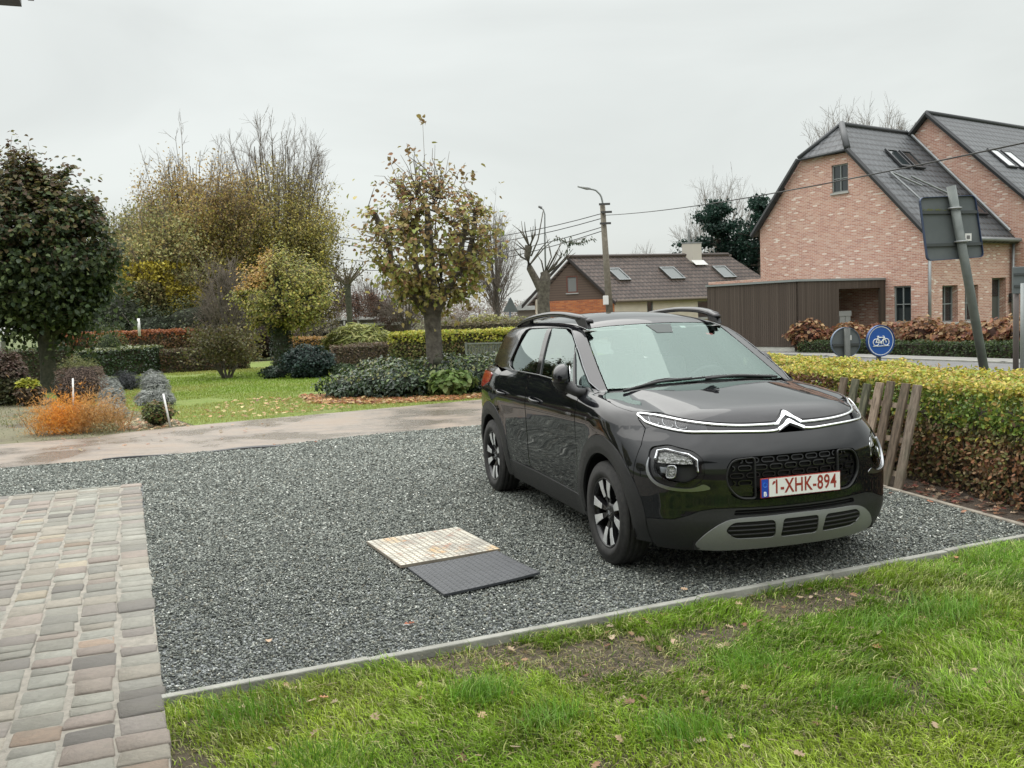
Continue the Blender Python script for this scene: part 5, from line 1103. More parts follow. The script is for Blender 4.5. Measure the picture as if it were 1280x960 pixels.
# evergreens by the brick house
def conifer(label, px, D, yt, hw_, seed, n=9000, zlo=.12, pine=True):
    b = PX(px, 400, D); H = PX(px, yt, D).z; t = tree('evergreen_tree', label, (b.x, D, -.1), group='evergreens left of the brick house'); g_ = np.random.default_rng(seed); r = random.Random(seed)
    L_ = []; P = []
    for i in range(70):
        z = H*(zlo + (1-zlo)*(i/70)**.9); w = hw_*min(1, 1.5*(1-z/H)**.7+.08)*r.uniform(.55, 1.15)*(.75 if z < H*.25 else 1); a = r.uniform(0, 6.28); e_ = np.array([math.cos(a)*w, math.sin(a)*w, z+r.uniform(-.1, .5)]); s = np.array([0, 0, z]); L_.append((np.array([s, (s+e_)/2+np.array([0, 0, -.1]), e_]), np.array([.06,.04,.01])))
        k = n//70; t_ = g_.uniform(.2, 1.03, k)[:, None]; P.append(s + (e_-s)*t_ + g_.normal(0, .24, (k, 3))*np.array([1, 1, .6]))
    tubes('trunk', [(np.array([(0,0,0), (0,0,H*.97)]), np.array([.22,.03]))], M['bark'], t, 8); tubes('limbs', L_, M['bark'], t, 4)
    P = np.concatenate(P); leaves('crown', P, .20, palette(len(P), [(.018,.045,.032), (.026,.062,.042), (.014,.034,.026)], None, .2, g_)*lum(P, .8, .9, seed)[:, None], parent=t, r=g_, tpl='q')
conifer('broad blue green evergreen behind the brown roof chimney', 899, 60, 252, 3.0, 5, 17000)
conifer('narrow dark evergreen against the brick gable', 951, 58, 248, 2.0, 6, 9000)
# ---- hedges: a leafy shell round a twiggy core
def hedge(name, label, front, back, h, size, colf, n, seed=1, z0=0, group=None, core=(.035,.028,.02), tpl='q', rough=.05, twigs=0, cat='hedge', core_in=.09, dense=None, mat_=None, jit=.7):
    """front/back: polylines (same count) on the ground; leaves over front, top, back and ends"""
    Fp, Bp = np.array(front, float), np.array(back, float); g_ = np.random.default_rng(seed); base = np.array([*((Fp.mean(0)+Bp.mean(0))/2), z0]); t = thing(name, label, cat, tuple(base), 0, group)
    seg = np.linalg.norm(np.diff(Fp, axis=0), axis=1); cum = np.concatenate([[0], np.cumsum(seg)]); L = cum[-1]
    def at(pl, s): return np.stack([np.interp(s, cum, pl[:, 0]), np.interp(s, cum, pl[:, 1])], -1)
    wd = np.linalg.norm(Fp-Bp, axis=1).mean(); areas = np.array([L*h, L*wd, L*h*.6, wd*h, wd*h]); nn_ = (n*areas/areas.sum()).astype(int)
    PP, NN, SS, KK = [], [], [], []
    for k, m_ in enumerate(nn_):
        s = g_.uniform(0, L, m_); z = g_.uniform(0, h, m_)
        if k == 0: xy = at(Fp, s)
        elif k == 1: f = g_.random(m_)[:, None]; xy = at(Fp, s)*(1-f) + at(Bp, s)*f; z = np.full(m_, h)
        elif k == 2: xy = at(Bp, s)
        else: f = g_.random(m_)[:, None]; s = np.zeros(m_) if k == 3 else np.full(m_, L); xy = at(Fp, s)*(1-f) + at(Bp, s)*f
        tF = at(Fp, np.clip(s+.1, 0, L)) - at(Fp, np.clip(s-.1, 0, L)); tF = unit(tF); out = unit(at(Fp, s)-at(Bp, s))
        N_ = np.concatenate([out, np.zeros((m_, 1))], 1) if k == 0 else np.tile([0, 0, 1.0], (m_, 1)) if k == 1 else np.concatenate([-out, np.zeros((m_, 1))], 1) if k == 2 else np.concatenate([tF*(-1 if k == 3 else 1), np.zeros((m_, 1))], 1)
        P = np.concatenate([xy, z[:, None]], 1); q = fbm(P[:, 0]*2.2, P[:, 1]*2.2, seed, 3, P[:, 2]*2.2)
        depth = g_.exponential(.05, m_); P = P + N_*(rough*(q-.5)*4 - depth)[:, None]
        PP.append(P); NN.append(N_); SS.append(s); KK.append(np.full(m_, k))
    P, N_, s, kk = np.concatenate(PP), np.concatenate(NN), np.concatenate(SS), np.concatenate(KK); hh = P[:, 2]/h
    if dense is not None: kp = g_.random(len(P)) < dense(P, hh, s/L, kk); P, N_, s, kk, hh = P[kp], N_[kp], s[kp], kk[kp], hh[kp]
    P[:, 2] += z0
    c_ = colf(P, hh, s/L, kk, len(P), g_); leaves('foliage', P-base, size, c_, N=N_*.9+np.array([0, 0, .35]), tpl=tpl, parent=t, r=g_, jitter=jit, mat_=mat_)
    # core
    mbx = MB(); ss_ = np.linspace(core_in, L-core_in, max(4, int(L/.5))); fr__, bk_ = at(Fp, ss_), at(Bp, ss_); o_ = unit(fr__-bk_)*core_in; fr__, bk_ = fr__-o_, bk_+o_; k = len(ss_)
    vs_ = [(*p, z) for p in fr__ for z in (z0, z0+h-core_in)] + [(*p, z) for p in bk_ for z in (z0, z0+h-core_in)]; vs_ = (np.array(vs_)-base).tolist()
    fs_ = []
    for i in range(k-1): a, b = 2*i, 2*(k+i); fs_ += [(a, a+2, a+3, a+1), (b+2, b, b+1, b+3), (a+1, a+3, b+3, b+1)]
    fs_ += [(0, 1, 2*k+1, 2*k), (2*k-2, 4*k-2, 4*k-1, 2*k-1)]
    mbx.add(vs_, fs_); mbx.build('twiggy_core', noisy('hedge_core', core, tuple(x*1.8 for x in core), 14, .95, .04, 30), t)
    if twigs:
        r = random.Random(seed); L_ = []
        for i in range(twigs):
            s_ = r.uniform(0, L); f0 = r.uniform(.05, .4); a = at(Fp, np.array([s_]))[0]*(1-f0) + at(Bp, np.array([s_]))[0]*f0; e_ = at(Fp, np.array([np.clip(s_+r.uniform(-.3, .3), 0, L)]))[0]; e_ = e_ + (e_-a)*r.uniform(-.2, .05)
            zz = r.uniform(.3, .95)*h; L_.append((np.array([(*a, z0), (*(a*.6+e_*.4), z0+zz*.5), (*e_, z0+zz)])-base, np.array([.008, .006, .003])))
        tubes('stems', L_, M['twig'], t, 4)
    return t
pc = lambda cols, n, g_, w=None, v=.2: palette(n, cols, w, v, g_)
# near beech hedge
def beech(P, h, s, k, n, g_):
    top = pc([(.48,.42,.06), (.36,.38,.06), (.50,.38,.09), (.22,.30,.05), (.42,.27,.09), (.28,.33,.06)], n, g_); grn = pc([(.13,.22,.035), (.20,.30,.05), (.09,.15,.03), (.30,.32,.06)], n, g_); brn = pc([(.17,.075,.045), (.23,.12,.07), (.11,.05,.035), (.30,.17,.09)], n, g_)
    mixd = pc([(.13,.16,.05), (.22,.22,.08), (.16,.09,.05), (.09,.10,.035), (.34,.28,.14)], n, g_); low = pc([(.17,.10,.06), (.25,.165,.09), (.12,.10,.05), (.15,.16,.06), (.30,.24,.13)], n, g_)
    q = fbm(P[:, 0]*1.6, P[:, 1]*1.6, 17, 3, P[:, 2]*2.0); u = g_.random(n)
    f = np.where(P[:, 1] > 9.4, 1, 0)      # far half, browner
    yel = (h > .93-.10*(q-.5)); c = mixd.copy()
    g1 = (h > .62) & (u < np.clip((8.9-P[:, 1])/1.2+.5, .10, .95)); c = np.where(g1[:, None], grn, c)
    b1 = (~g1) & (h > .45) & (u < np.clip((P[:, 1]-7.6)/1.4, .15, .92)); c = np.where(b1[:, None], brn, c)
    b2 = (h < .55) & (u < .16+.75*np.exp(-(((P[:, 1]-6.75)/.95)**2 + ((h-.38)/.26)**2))); c = np.where(b2[:, None], pc([(.36,.17,.08), (.28,.13,.07), (.42,.27,.14), (.17,.09,.05), (.19,.20,.06)], n, g_), c)
    l1 = (h < .3) & (u > .5); c = np.where(l1[:, None], low, c); spr = (u < .16) & (h > .5); c = np.where(spr[:, None], top, c)
    return np.where(yel[:, None], top, c)
bf = [(4.30, 4.2), (3.98, 5.35), (3.72, 6.5), (3.60, 7.4), (3.40, 8.3), (3.00, 9.6), (2.60, 11.2), (2.35, 12.4)]
bb_ = [(5.62, 4.6), (5.30, 5.75), (5.06, 6.9), (4.90, 7.8), (4.68, 8.8), (4.34, 10.1), (3.92, 11.7), (3.68, 12.9)]
hedge('beech_hedge', 'clipped beech hedge with yellow top and brown lower leaves beside the car', bf, bb_, .90, .038, beech, 112000, 3, -.01, tpl='oval', twigs=260, rough=.05, core=(.045,.036,.026), core_in=.34, dense=lambda P, h, s, k: np.where(k == 0, np.clip(.42+h*1.0, 0, 1), np.where(k == 1, 1, .6)), jit=.8)
# hedges across the garden
def H2(*px): return [tuple(GZ(x, y)[:2]) for x, y in px]
def shift(pl, dx, dy): return [(x+dx, y+dy) for x, y in pl]
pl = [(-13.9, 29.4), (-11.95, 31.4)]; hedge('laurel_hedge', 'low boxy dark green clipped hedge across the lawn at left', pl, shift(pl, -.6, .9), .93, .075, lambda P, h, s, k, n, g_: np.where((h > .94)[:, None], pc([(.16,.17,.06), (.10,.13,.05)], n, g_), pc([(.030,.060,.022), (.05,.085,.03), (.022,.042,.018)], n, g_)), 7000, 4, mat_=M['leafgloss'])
pl = [(-21, 25.5), (-14.1, 29.2)]; hedge('low_hedge', 'long dark green hedge behind the dark lime tree at the left edge', pl, shift(pl, -.5, 1.0), 1.05, .085, lambda P, h, s, k, n, g_: pc([(.05,.08,.03), (.08,.10,.04), (.035,.055,.022), (.11,.09,.05)], n, g_), 8000, 24)
pl = [(-11.9, 31.0), (-9.2, 32.0)]; hedge('low_hedge', 'low brown and green hedge right of the boxy green hedge', pl, shift(pl, -.3, .8), .80, .07, lambda P, h, s, k, n, g_: pc([(.13,.07,.045), (.09,.06,.035), (.10,.11,.035), (.06,.07,.025)], n, g_), 5500, 5)
a_, b_ = PX(75, 440, 36), PX(245, 432, 38); pl = [(a_.x, 36), (b_.x, 38)]; hz = PX(200, 413, 37).z
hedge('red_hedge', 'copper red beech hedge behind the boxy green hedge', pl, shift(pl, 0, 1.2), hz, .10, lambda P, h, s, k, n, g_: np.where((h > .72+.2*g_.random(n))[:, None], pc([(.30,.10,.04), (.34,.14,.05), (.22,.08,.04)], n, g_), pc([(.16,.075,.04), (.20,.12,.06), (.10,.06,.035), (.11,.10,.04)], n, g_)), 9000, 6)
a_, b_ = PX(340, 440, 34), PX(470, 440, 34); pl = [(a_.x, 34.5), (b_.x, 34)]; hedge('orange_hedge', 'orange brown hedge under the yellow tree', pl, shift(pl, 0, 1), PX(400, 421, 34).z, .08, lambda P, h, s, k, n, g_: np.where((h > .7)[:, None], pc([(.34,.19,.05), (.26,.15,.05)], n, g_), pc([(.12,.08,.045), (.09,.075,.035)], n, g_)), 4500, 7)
pl = [(-5.3, 27.0), (-4.0, 29.0), (-1.2, 29.6)]; hedge('low_hedge', 'low brown clipped hedge behind the ivy bed', pl, shift(pl, -.2, .8), .82, .065, lambda P, h, s, k, n, g_: pc([(.13,.085,.06), (.10,.075,.05), (.12,.11,.05), (.17,.12,.08)], n, g_), 7000, 8)
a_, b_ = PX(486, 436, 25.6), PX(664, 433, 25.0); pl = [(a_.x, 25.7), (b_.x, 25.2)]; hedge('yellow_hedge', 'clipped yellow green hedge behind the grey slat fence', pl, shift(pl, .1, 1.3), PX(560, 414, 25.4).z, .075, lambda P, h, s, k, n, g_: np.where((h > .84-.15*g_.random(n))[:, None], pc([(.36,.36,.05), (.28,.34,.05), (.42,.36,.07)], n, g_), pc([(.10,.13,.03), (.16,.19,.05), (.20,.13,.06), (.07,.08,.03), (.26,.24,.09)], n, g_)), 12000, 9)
a_, b_ = PX(548, 415, 33), PX(668, 412, 33); pl = [(a_.x, 33), (b_.x, 33)]; hedge('low_hedge', 'brown hedge below the triangular sign', pl, shift(pl, 0, 1), PX(620, 402, 33).z, .08, lambda P, h, s, k, n, g_: pc([(.12,.09,.05), (.15,.12,.07), (.10,.10,.04)], n, g_), 4000, 10)
# low hedge and rusty hydrangeas in front of the brick house
pl = [(9.30, 29.6), (11.0, 27.3), (13.4, 22.6)]; hedge('box_hedge', 'low dark green box hedge along the brick house garden', pl, shift(pl, .55, .35), .42, .07, lambda P, h, s, k, n, g_: pc([(.045,.075,.025), (.07,.10,.03), (.03,.05,.02)], n, g_), 8000, 11, z0=-.08)
def shrub(name, label, base, r3_, n, size, cols, seed, tpl='q', stems=10, group=None, cat='shrub', shell=.55, nup=.5, A=None, wide=1, mat_=None, core=None, zc=.55, jit=.8):
    t = thing(name, label, cat, tuple(base), 0, group); g_ = np.random.default_rng(seed); rx, ry, rz = r3_; P = egg(g_, n, (0, 0, rz*zc), rx, ry, rz*(1-zc)*1.02, top=.95, shell=shell); P[:, 2] = np.abs(P[:, 2])
    c_ = cols(P, P[:, 2]/rz, n, g_) if callable(cols) else palette(n, cols, None, .2, g_)*lum(P, 2.5/max(rx, .3), .5, seed)[:, None]
    o = unit(P-np.array([0, 0, rz*.3])); leaves('foliage', P, size, c_, N=o+np.array([0, 0, nup]), A=(o*A if A else None), tpl=tpl, parent=t, r=g_, wide=wide, mat_=mat_, jitter=jit)
    r = random.Random(seed); L_ = [(np.array([(r.gauss(0, .04), r.gauss(0, .04), -.02), (x*.5, y*.5, z*.5), (x, y, z)]), np.array([.014, .010, .004])*(1+rx*.6)) for x, y, z in [(r.uniform(-.75, .75)*rx, r.uniform(-.75, .75)*ry, r.uniform(.55, .92)*rz) for _ in range(stems)]]
    if stems: tubes('stems', L_, M['twig'], t, 4)
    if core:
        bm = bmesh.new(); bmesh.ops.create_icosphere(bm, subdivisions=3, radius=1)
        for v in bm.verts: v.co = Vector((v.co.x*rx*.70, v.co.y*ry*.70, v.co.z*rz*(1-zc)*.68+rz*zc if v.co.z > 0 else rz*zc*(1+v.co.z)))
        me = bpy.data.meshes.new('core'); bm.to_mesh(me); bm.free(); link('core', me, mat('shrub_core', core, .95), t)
    return t
r_ = random.Random(77)
hyd = [(9.9, 30.1), (10.9, 29.3), (11.9, 28.0), (12.4, 27.2), (12.9, 26.2), (13.5, 25.3), (13.9, 24.3), (14.6, 23.4), (12.0, 29.3), (14.3, 25.9), (15.0, 24.8)]
nm_ = ['left of the grey crate', 'before the carport bay', 'under the corner window', 'right of the corner window', 'left of the leaning pole', 'behind the leaning pole', 'right of the leaning pole', 'beside the notice board', 'at the brick corner', 'below the front windows', 'before the front door']
for i, (x, y) in enumerate(hyd):
    shrub('hydrangea', 'rusty brown hydrangea ' + nm_[i], (x, y, -.08), (.75, .65, .98+r_.uniform(-.1, .15)), 750, .13, [(.22,.085,.045), (.30,.15,.07), (.16,.06,.04), (.36,.25,.13), (.19,.12,.05)], 200+i, 'heart', 12, 'rusty hydrangeas before the brick house', core=(.05,.025,.018))
# evergreen bed round the main lime tree
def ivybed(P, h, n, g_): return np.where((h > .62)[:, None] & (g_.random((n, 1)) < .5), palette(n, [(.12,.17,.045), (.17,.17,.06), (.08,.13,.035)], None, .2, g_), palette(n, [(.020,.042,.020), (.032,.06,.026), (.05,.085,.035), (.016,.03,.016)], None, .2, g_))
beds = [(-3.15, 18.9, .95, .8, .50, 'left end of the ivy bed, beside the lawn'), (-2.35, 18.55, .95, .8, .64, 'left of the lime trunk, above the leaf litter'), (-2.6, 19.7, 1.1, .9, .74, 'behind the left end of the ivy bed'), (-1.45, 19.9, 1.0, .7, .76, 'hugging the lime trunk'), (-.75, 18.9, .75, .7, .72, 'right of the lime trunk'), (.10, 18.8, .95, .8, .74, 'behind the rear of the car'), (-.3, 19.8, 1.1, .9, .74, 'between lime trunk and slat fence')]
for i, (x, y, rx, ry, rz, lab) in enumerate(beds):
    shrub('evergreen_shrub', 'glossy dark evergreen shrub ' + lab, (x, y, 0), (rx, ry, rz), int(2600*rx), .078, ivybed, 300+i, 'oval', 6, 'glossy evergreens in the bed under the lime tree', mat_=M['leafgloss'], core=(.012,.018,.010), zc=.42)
shrub('leafy_shrub', 'pale green leafy shrub sprouting at the foot of the lime trunk', (-1.25, 18.2, 0), (.52, .35, .50), 420, .12, [(.16,.24,.07), (.12,.19,.05), (.22,.27,.10)], 320, 'heart', 6, core=None)
# garden shrubs
def PG(px, py): p = GZ(px, py); return (p.x, p.y, 0)
def sh_(name, lab, px, pyb, pytop, wpx, n, size, cols, seed, **k):
    b = PG(px, pyb); D = b[1]; H = PX(px, pytop, D).z; w = wpx/2*D/CAM_F; return shrub(name, lab, b, (w, w*.85, H), n, size, cols, seed, **k)
sh_('yew_shrub', 'blue green spreading yew beside the ivy covered trunk', 386, 472, 432, 66, 4200, .09, [(.018,.038,.030), (.028,.055,.042), (.014,.026,.022)], 401, core=(.01,.016,.014), zc=.45)
sh_('yew_shrub', 'low dark green creeping yew at the foot of the ivy trunk', 343, 473, 458, 36, 900, .08, [(.02,.038,.022), (.03,.05,.03)], 402, core=(.01,.016,.01), zc=.4)
sh_('round_shrub', 'small dark green clipped ball before the brown hedge', 430, 471, 455, 34, 1300, .07, [(.03,.055,.02), (.05,.08,.03)], 403, core=(.012,.02,.01), zc=.5)
sh_('round_shrub', 'dome shaped brown green shrub behind the orange fern', 103, 503, 446, 62, 6500, .06, lambda P, h, n, g_: np.where((h > .78)[:, None], palette(n, [(.16,.18,.06), (.20,.20,.08)], None, .2, g_), palette(n, [(.19,.135,.11), (.14,.10,.08), (.24,.17,.13)], None, .2, g_)), 404, core=(.04,.028,.022), zc=.42, tpl='long', A=1.5)
sh_('round_shrub', 'small grey green ball of twigs beside the left lime trunk', 81, 502, 470, 24, 1600, .05, [(.07,.08,.06), (.05,.055,.045), (.09,.095,.07)], 405, core=(.025,.028,.02), zc=.5)
sh_('yellow_shrub', 'low bush with yellow tips left of the orange fern', 38, 507, 474, 32, 1500, .08, lambda P, h, n, g_: np.where((h > .72)[:, None], palette(n, [(.42,.42,.05), (.30,.32,.05)], None, .2, g_), palette(n, [(.14,.09,.06), (.11,.09,.05)], None, .2, g_)), 406, core=(.03,.022,.015), zc=.5)
sh_('brown_shrub', 'tall loose brown green shrub at the left edge', 8, 506, 437, 60, 4500, .07, lambda P, h, n, g_: np.where((h > .5)[:, None], palette(n, [(.12,.075,.06), (.09,.07,.045)], None, .2, g_), palette(n, [(.07,.08,.03), (.10,.09,.04), (.05,.06,.025)], None, .2, g_)), 407, core=(.03,.025,.018), zc=.45)
b = PX(137, 440, 34.5); shrub('conical_shrub', 'green cone shaped shrub before the red hedge', (b.x, 34.5, 0), (.75, .7, PX(137, 411, 34.5).z+.2), 2600, .07, [(.09,.12,.035), (.12,.13,.04), (.06,.09,.025)], 408, core=(.02,.03,.012), zc=.3)
b = PX(450, 440, 31); shrub('ornamental_grass', 'arching yellow green bush behind the brown hedge', (b.x, 31, 0), (1.15, .8, PX(450, 408, 31).z), 3400, .34, [(.24,.26,.07), (.30,.32,.10), (.15,.18,.05), (.36,.35,.14)], 409, tpl='long', A=2.2, core=None, jit=.5)
b = PX(612, 412, 36); shrub('yellow_shrub', 'round yellow green bush above the brown hedge left of the triangular sign', (b.x, 36, 0), (1.4, .8, PX(612, 394, 36).z), 2600, .12, [(.22,.22,.06), (.28,.26,.07), (.16,.16,.05)], 410, core=(.04,.04,.02))
b = PX(655, 412, 36); shrub('yellow_shrub', 'pale green bush right of the triangular sign', (b.x, 36.4, 0), (1.1, .8, PX(655, 396, 36).z), 2000, .12, [(.20,.21,.07), (.26,.24,.08), (.14,.15,.05)], 411, core=(.04,.04,.02))
# multi-stem shrub on the lawn
b = PG(284, 473); D = b[1]; t = tree('small_tree', 'small multi stemmed shrubby tree standing alone on the lawn', b); H = PX(284, 402, D).z; w = 38*D/CAM_F; r = random.Random(12); g_ = np.random.default_rng(12); out, tips = [], []
for k in range(6): a = k*1.05; grow(r, np.array([.08*math.cos(a), .08*math.sin(a), 0]), np.array([.5*math.cos(a), .5*math.sin(a), 1]), .75, .045, 0, out, tips, .5, .08, 3, (3, 4), .68, .006, 3)
A = np.concatenate([o[0] for o in out]); sc = np.array([w/np.percentile(np.abs(A[:, 0]), 97)]*2 + [H/A[:, 2].max()]); tubes('stems', [(o[0]*sc, o[1]) for o in out], M['bark'], t, 5)
A = np.concatenate([o[0][1:]*sc for o in out if o[2] >= 1]); P = A[g_.integers(0, len(A), 4200)] + g_.normal(0, .13, (4200, 3)); P = P[P[:, 2] > H*.28]; leaves('crown', P, .085, palette(len(P), [(.11,.11,.04), (.15,.14,.05), (.07,.07,.03), (.12,.085,.04)], None, .2, g_)*lum(P, 1.2, .7, 3)[:, None], parent=t, r=g_)
# bushes under the tall trees
for i, (px, D, yt, rw, c1, lab) in enumerate([(200, 40, 385, 2.0, (.035,.05,.022), 'dark bush below the olive trees'), (250, 40, 372, 2.2, (.045,.055,.025), 'dark green bush under the broad brown tree'), (330, 41, 392, 1.6, (.075,.05,.04), 'brown bush behind the small lawn tree'), (110, 40, 390, 2.6, (.03,.045,.02), 'dark bush behind the red hedge'), (400, 43, 400, 1.2, (.07,.06,.03), 'olive bush right of the yellow tree'), (150, 41, 360, 1.9, (.035,.045,.02), 'tall dark bush under the low olive tree'), (290, 42, 385, 1.7, (.06,.05,.03), 'brown green bush left of the yellow tree')]):
    b = PX(px, 430, D); shrub('bush', lab, (b.x, D, 0), (rw, 1.3, PX(px, yt, D).z), 3200, .13, [c1, tuple(x*1.6 for x in c1), tuple(x*.7 for x in c1)], 420+i, core=tuple(x*.4 for x in c1), group='bushes under the tall trees')
# lavender rows
lv = [(140, 524, 20, 'front left lavender clump, beside the orange fern'), (140, 508, 19, 'second lavender clump of the left row'), (138, 497, 18, 'third lavender clump of the left row'), (134, 490, 17, 'rearmost lavender clump of the left row'), (202, 507, 17, 'front lavender clump of the right row'), (186, 506, 15, 'left lavender clump of the right row'), (195, 496, 24, 'middle lavender clump of the right row'), (192, 484, 18, 'rearmost lavender clump of the right row'), (158, 487, 20, 'dark lavender clump between the two rows')]
for i, (px, py, hp_, lab) in enumerate(lv):
    dk = 'dark' in lab; b = PG(px, py); w = (15 if hp_ < 20 else 17)*b[1]/CAM_F; shrub('lavender', 'grey ' + lab if not dk else lab, b, (w, w, hp_*1.15*b[1]/CAM_F), 2600, .085, [(.26,.275,.255), (.33,.35,.325), (.19,.20,.185), (.40,.41,.385)] if not dk else [(.05,.055,.055), (.075,.08,.085)], 440+i, 'long', 0, 'grey lavender clumps in the garden', A=1.8, wide=.9, core=(.06,.068,.07) if not dk else (.02,.02,.02), zc=.42, jit=.55)
# orange fern and twigs
t = thing('orange_fern', 'bright orange feathery withered fern by the drive', 'fern', (-6.85, 14.15, 0)); g_ = np.random.default_rng(5); n = 11000
cx = g_.choice([-.50, -.28, .0, .20, .42, .62], n, p=[.13, .22, .25, .16, .14, .10]); c0 = np.stack([cx + g_.normal(0, .11, n), g_.normal(0, .18, n) + cx*.25, np.abs(g_.normal(.15, .16, n))], 1)
d = unit(np.stack([g_.normal(0, 1, n) + .15, g_.normal(0, .8, n), g_.uniform(-.1, 1.2, n)], 1)); P = c0 + d*g_.uniform(0, .25, n)[:, None]; P[:, 2] = np.abs(P[:, 2]); P[:, 0] *= .86; hot = np.exp(-((P[:, 0]+.12)/.35)**2)[:, None]
cl_ = (palette(n, [(.80,.34,.04), (.88,.42,.07), (.65,.27,.05)], None, .15, g_)*hot + palette(n, [(.60,.34,.11), (.62,.42,.18), (.42,.22,.08), (.46,.34,.15)], None, .2, g_)*(1-hot)); leaves('fronds', P, .075, cl_, A=d*1.5, tpl='long', parent=t, r=g_, wide=.35, jitter=.6)
r = random.Random(2); tubes('stems', [(np.array([(x, r.gauss(0, .12), 0), (x+r.gauss(0, .1), r.gauss(0, .15), z*.6), (x+r.gauss(0, .22), r.gauss(0, .25), z)]), np.array([.006, .004, .002])) for x, z in [(r.uniform(-.65, .9), r.uniform(.25, .6)) for _ in range(60)]], mat('fern_stem', (.32,.17,.06), .9), t, 4)
shrub('small_shrub', 'small green shrub with pale leaves beside the leaning stake', (-5.72, 14.62, 0), (.27, .25, .40), 900, .055, [(.09,.13,.03), (.14,.16,.045), (.22,.12,.06), (.06,.08,.025)], 460, 'oval', 6, core=(.02,.025,.01))
shrub('weed_tuft', 'small tuft of withered weeds at the foot of the orange fern', (-6.25, 13.85, 0), (.22, .16, .16), 260, .06, [(.12,.13,.05), (.3,.26,.14)], 461, 'long', 0, cat='weeds')
# trees mirrored in the car, left and behind the viewer
for i, (x, y, h) in enumerate([(-17, 9, 6.5), (-20, 3, 7.5), (-16, 15, 5.5)]):
    g_ = np.random.default_rng(600+i); t = tree('garden_tree', ['broad tree beyond the patio outside the left edge', 'tall tree far left of the patio', 'round tree left of the garden bed'][i], (x, y, -.1)); tubes('trunk', [(np.array([(0,0,0), (0,.1,h*.6)]), np.array([.25,.12]))], M['bark'], t, 8)
    P = egg(g_, 5000, (0, 0, h*.62), h*.32, h*.32, h*.40); leaves('crown', P, .24, palette(5000, OL, None, .2, g_)*lum(P, .8, .8, i)[:, None], parent=t, r=g_)
pl = [(-62, 22), (-24, 33)]; hedge('field_hedge', 'tall rough hedge along the field beyond the left edge of the view', pl, shift(pl, -.8, 1.6), 2.3, .20, lambda P, h, s, k, n, g_: pc(OL+BO[:1]+[(.08,.10,.04)], n, g_), 9000, 25)
for i, (x, y, h) in enumerate([(-27, 37, 9), (-34, 33, 7.5), (-43, 31, 10), (-52, 27, 8)]):
    g_ = np.random.default_rng(650+i); t = tree('field_tree', 'brown autumn tree in the field hedge, ' + ['nearest the garden', 'second from the garden', 'tallest of the hedge row', 'farthest to the left'][i], (x, y, -.1), group='trees in the field hedge'); tubes('trunk', [(np.array([(0,0,0), (0,.1,h*.6)]), np.array([.22,.1]))], M['bark'], t, 8)
    P = egg(g_, 4200, (0, 0, h*.6), h*.30, h*.30, h*.42); leaves('crown', P, .22, palette(4200, OL+BO, None, .2, g_)*lum(P, .8, .8, i)[:, None], parent=t, r=g_)
# a few broad leaves, stone and plastic on the soil by the hedge
mb = MB(); bm = bmesh.new(); bmesh.ops.create_icosphere(bm, subdivisions=3, radius=.05)
for v in bm.verts: v.co *= 1 + .25*(float(fbm(np.array([v.co.x*30]), np.array([v.co.y*30]), 2, 2, np.array([v.co.z*30]))[0])-.5)*2; v.co.z *= .7
me = bpy.data.meshes.new('stone'); bm.to_mesh(me); bm.free(); o_ = link('stone', me, noisy('pale_stone', (.30,.28,.27), (.42,.40,.39), 20, .9)); o_.location = GZ(1270, 622, .02); tag(o_, 'pale grey stone on the soil under the hedge at the right edge', 'stone')
# ------------------------------------------------------------------ car body form (implicit surface the panels are cut from)
def _it(x,xs,ys):
    # smooth (monotone-ish) interpolation: cubic hermite
    x=np.asarray(x,float); xs=np.asarray(xs,float); ys=np.asarray(ys,float)
    d=np.diff(ys)/np.diff(xs)
    m=np.concatenate([[d[0]],(d[1:]+d[:-1])/2,[d[-1]]])
    xc=np.clip(x,xs[0],xs[-1]); i=np.clip(np.searchsorted(xs,xc)-1,0,len(xs)-2)
    h=xs[i+1]-xs[i]; t=(xc-xs[i])/h
    r=(2*t**3-3*t**2+1)*ys[i]+(t**3-2*t**2+t)*h*m[i]+(-2*t**3+3*t**2)*ys[i+1]+(t**3-t**2)*h*m[i+1]
    r=r+np.where(x<xs[0],(x-xs[0])*m[0],0)+np.where(x>xs[-1],(x-xs[-1])*m[-1],0)
    return r
def _smax(a,b,k):
    h=np.clip(.5+.5*(a-b)/k,0,1); return b+(a-b)*h+k*h*(1-h)
def _smin(a,b,k): return -_smax(-a,-b,k)
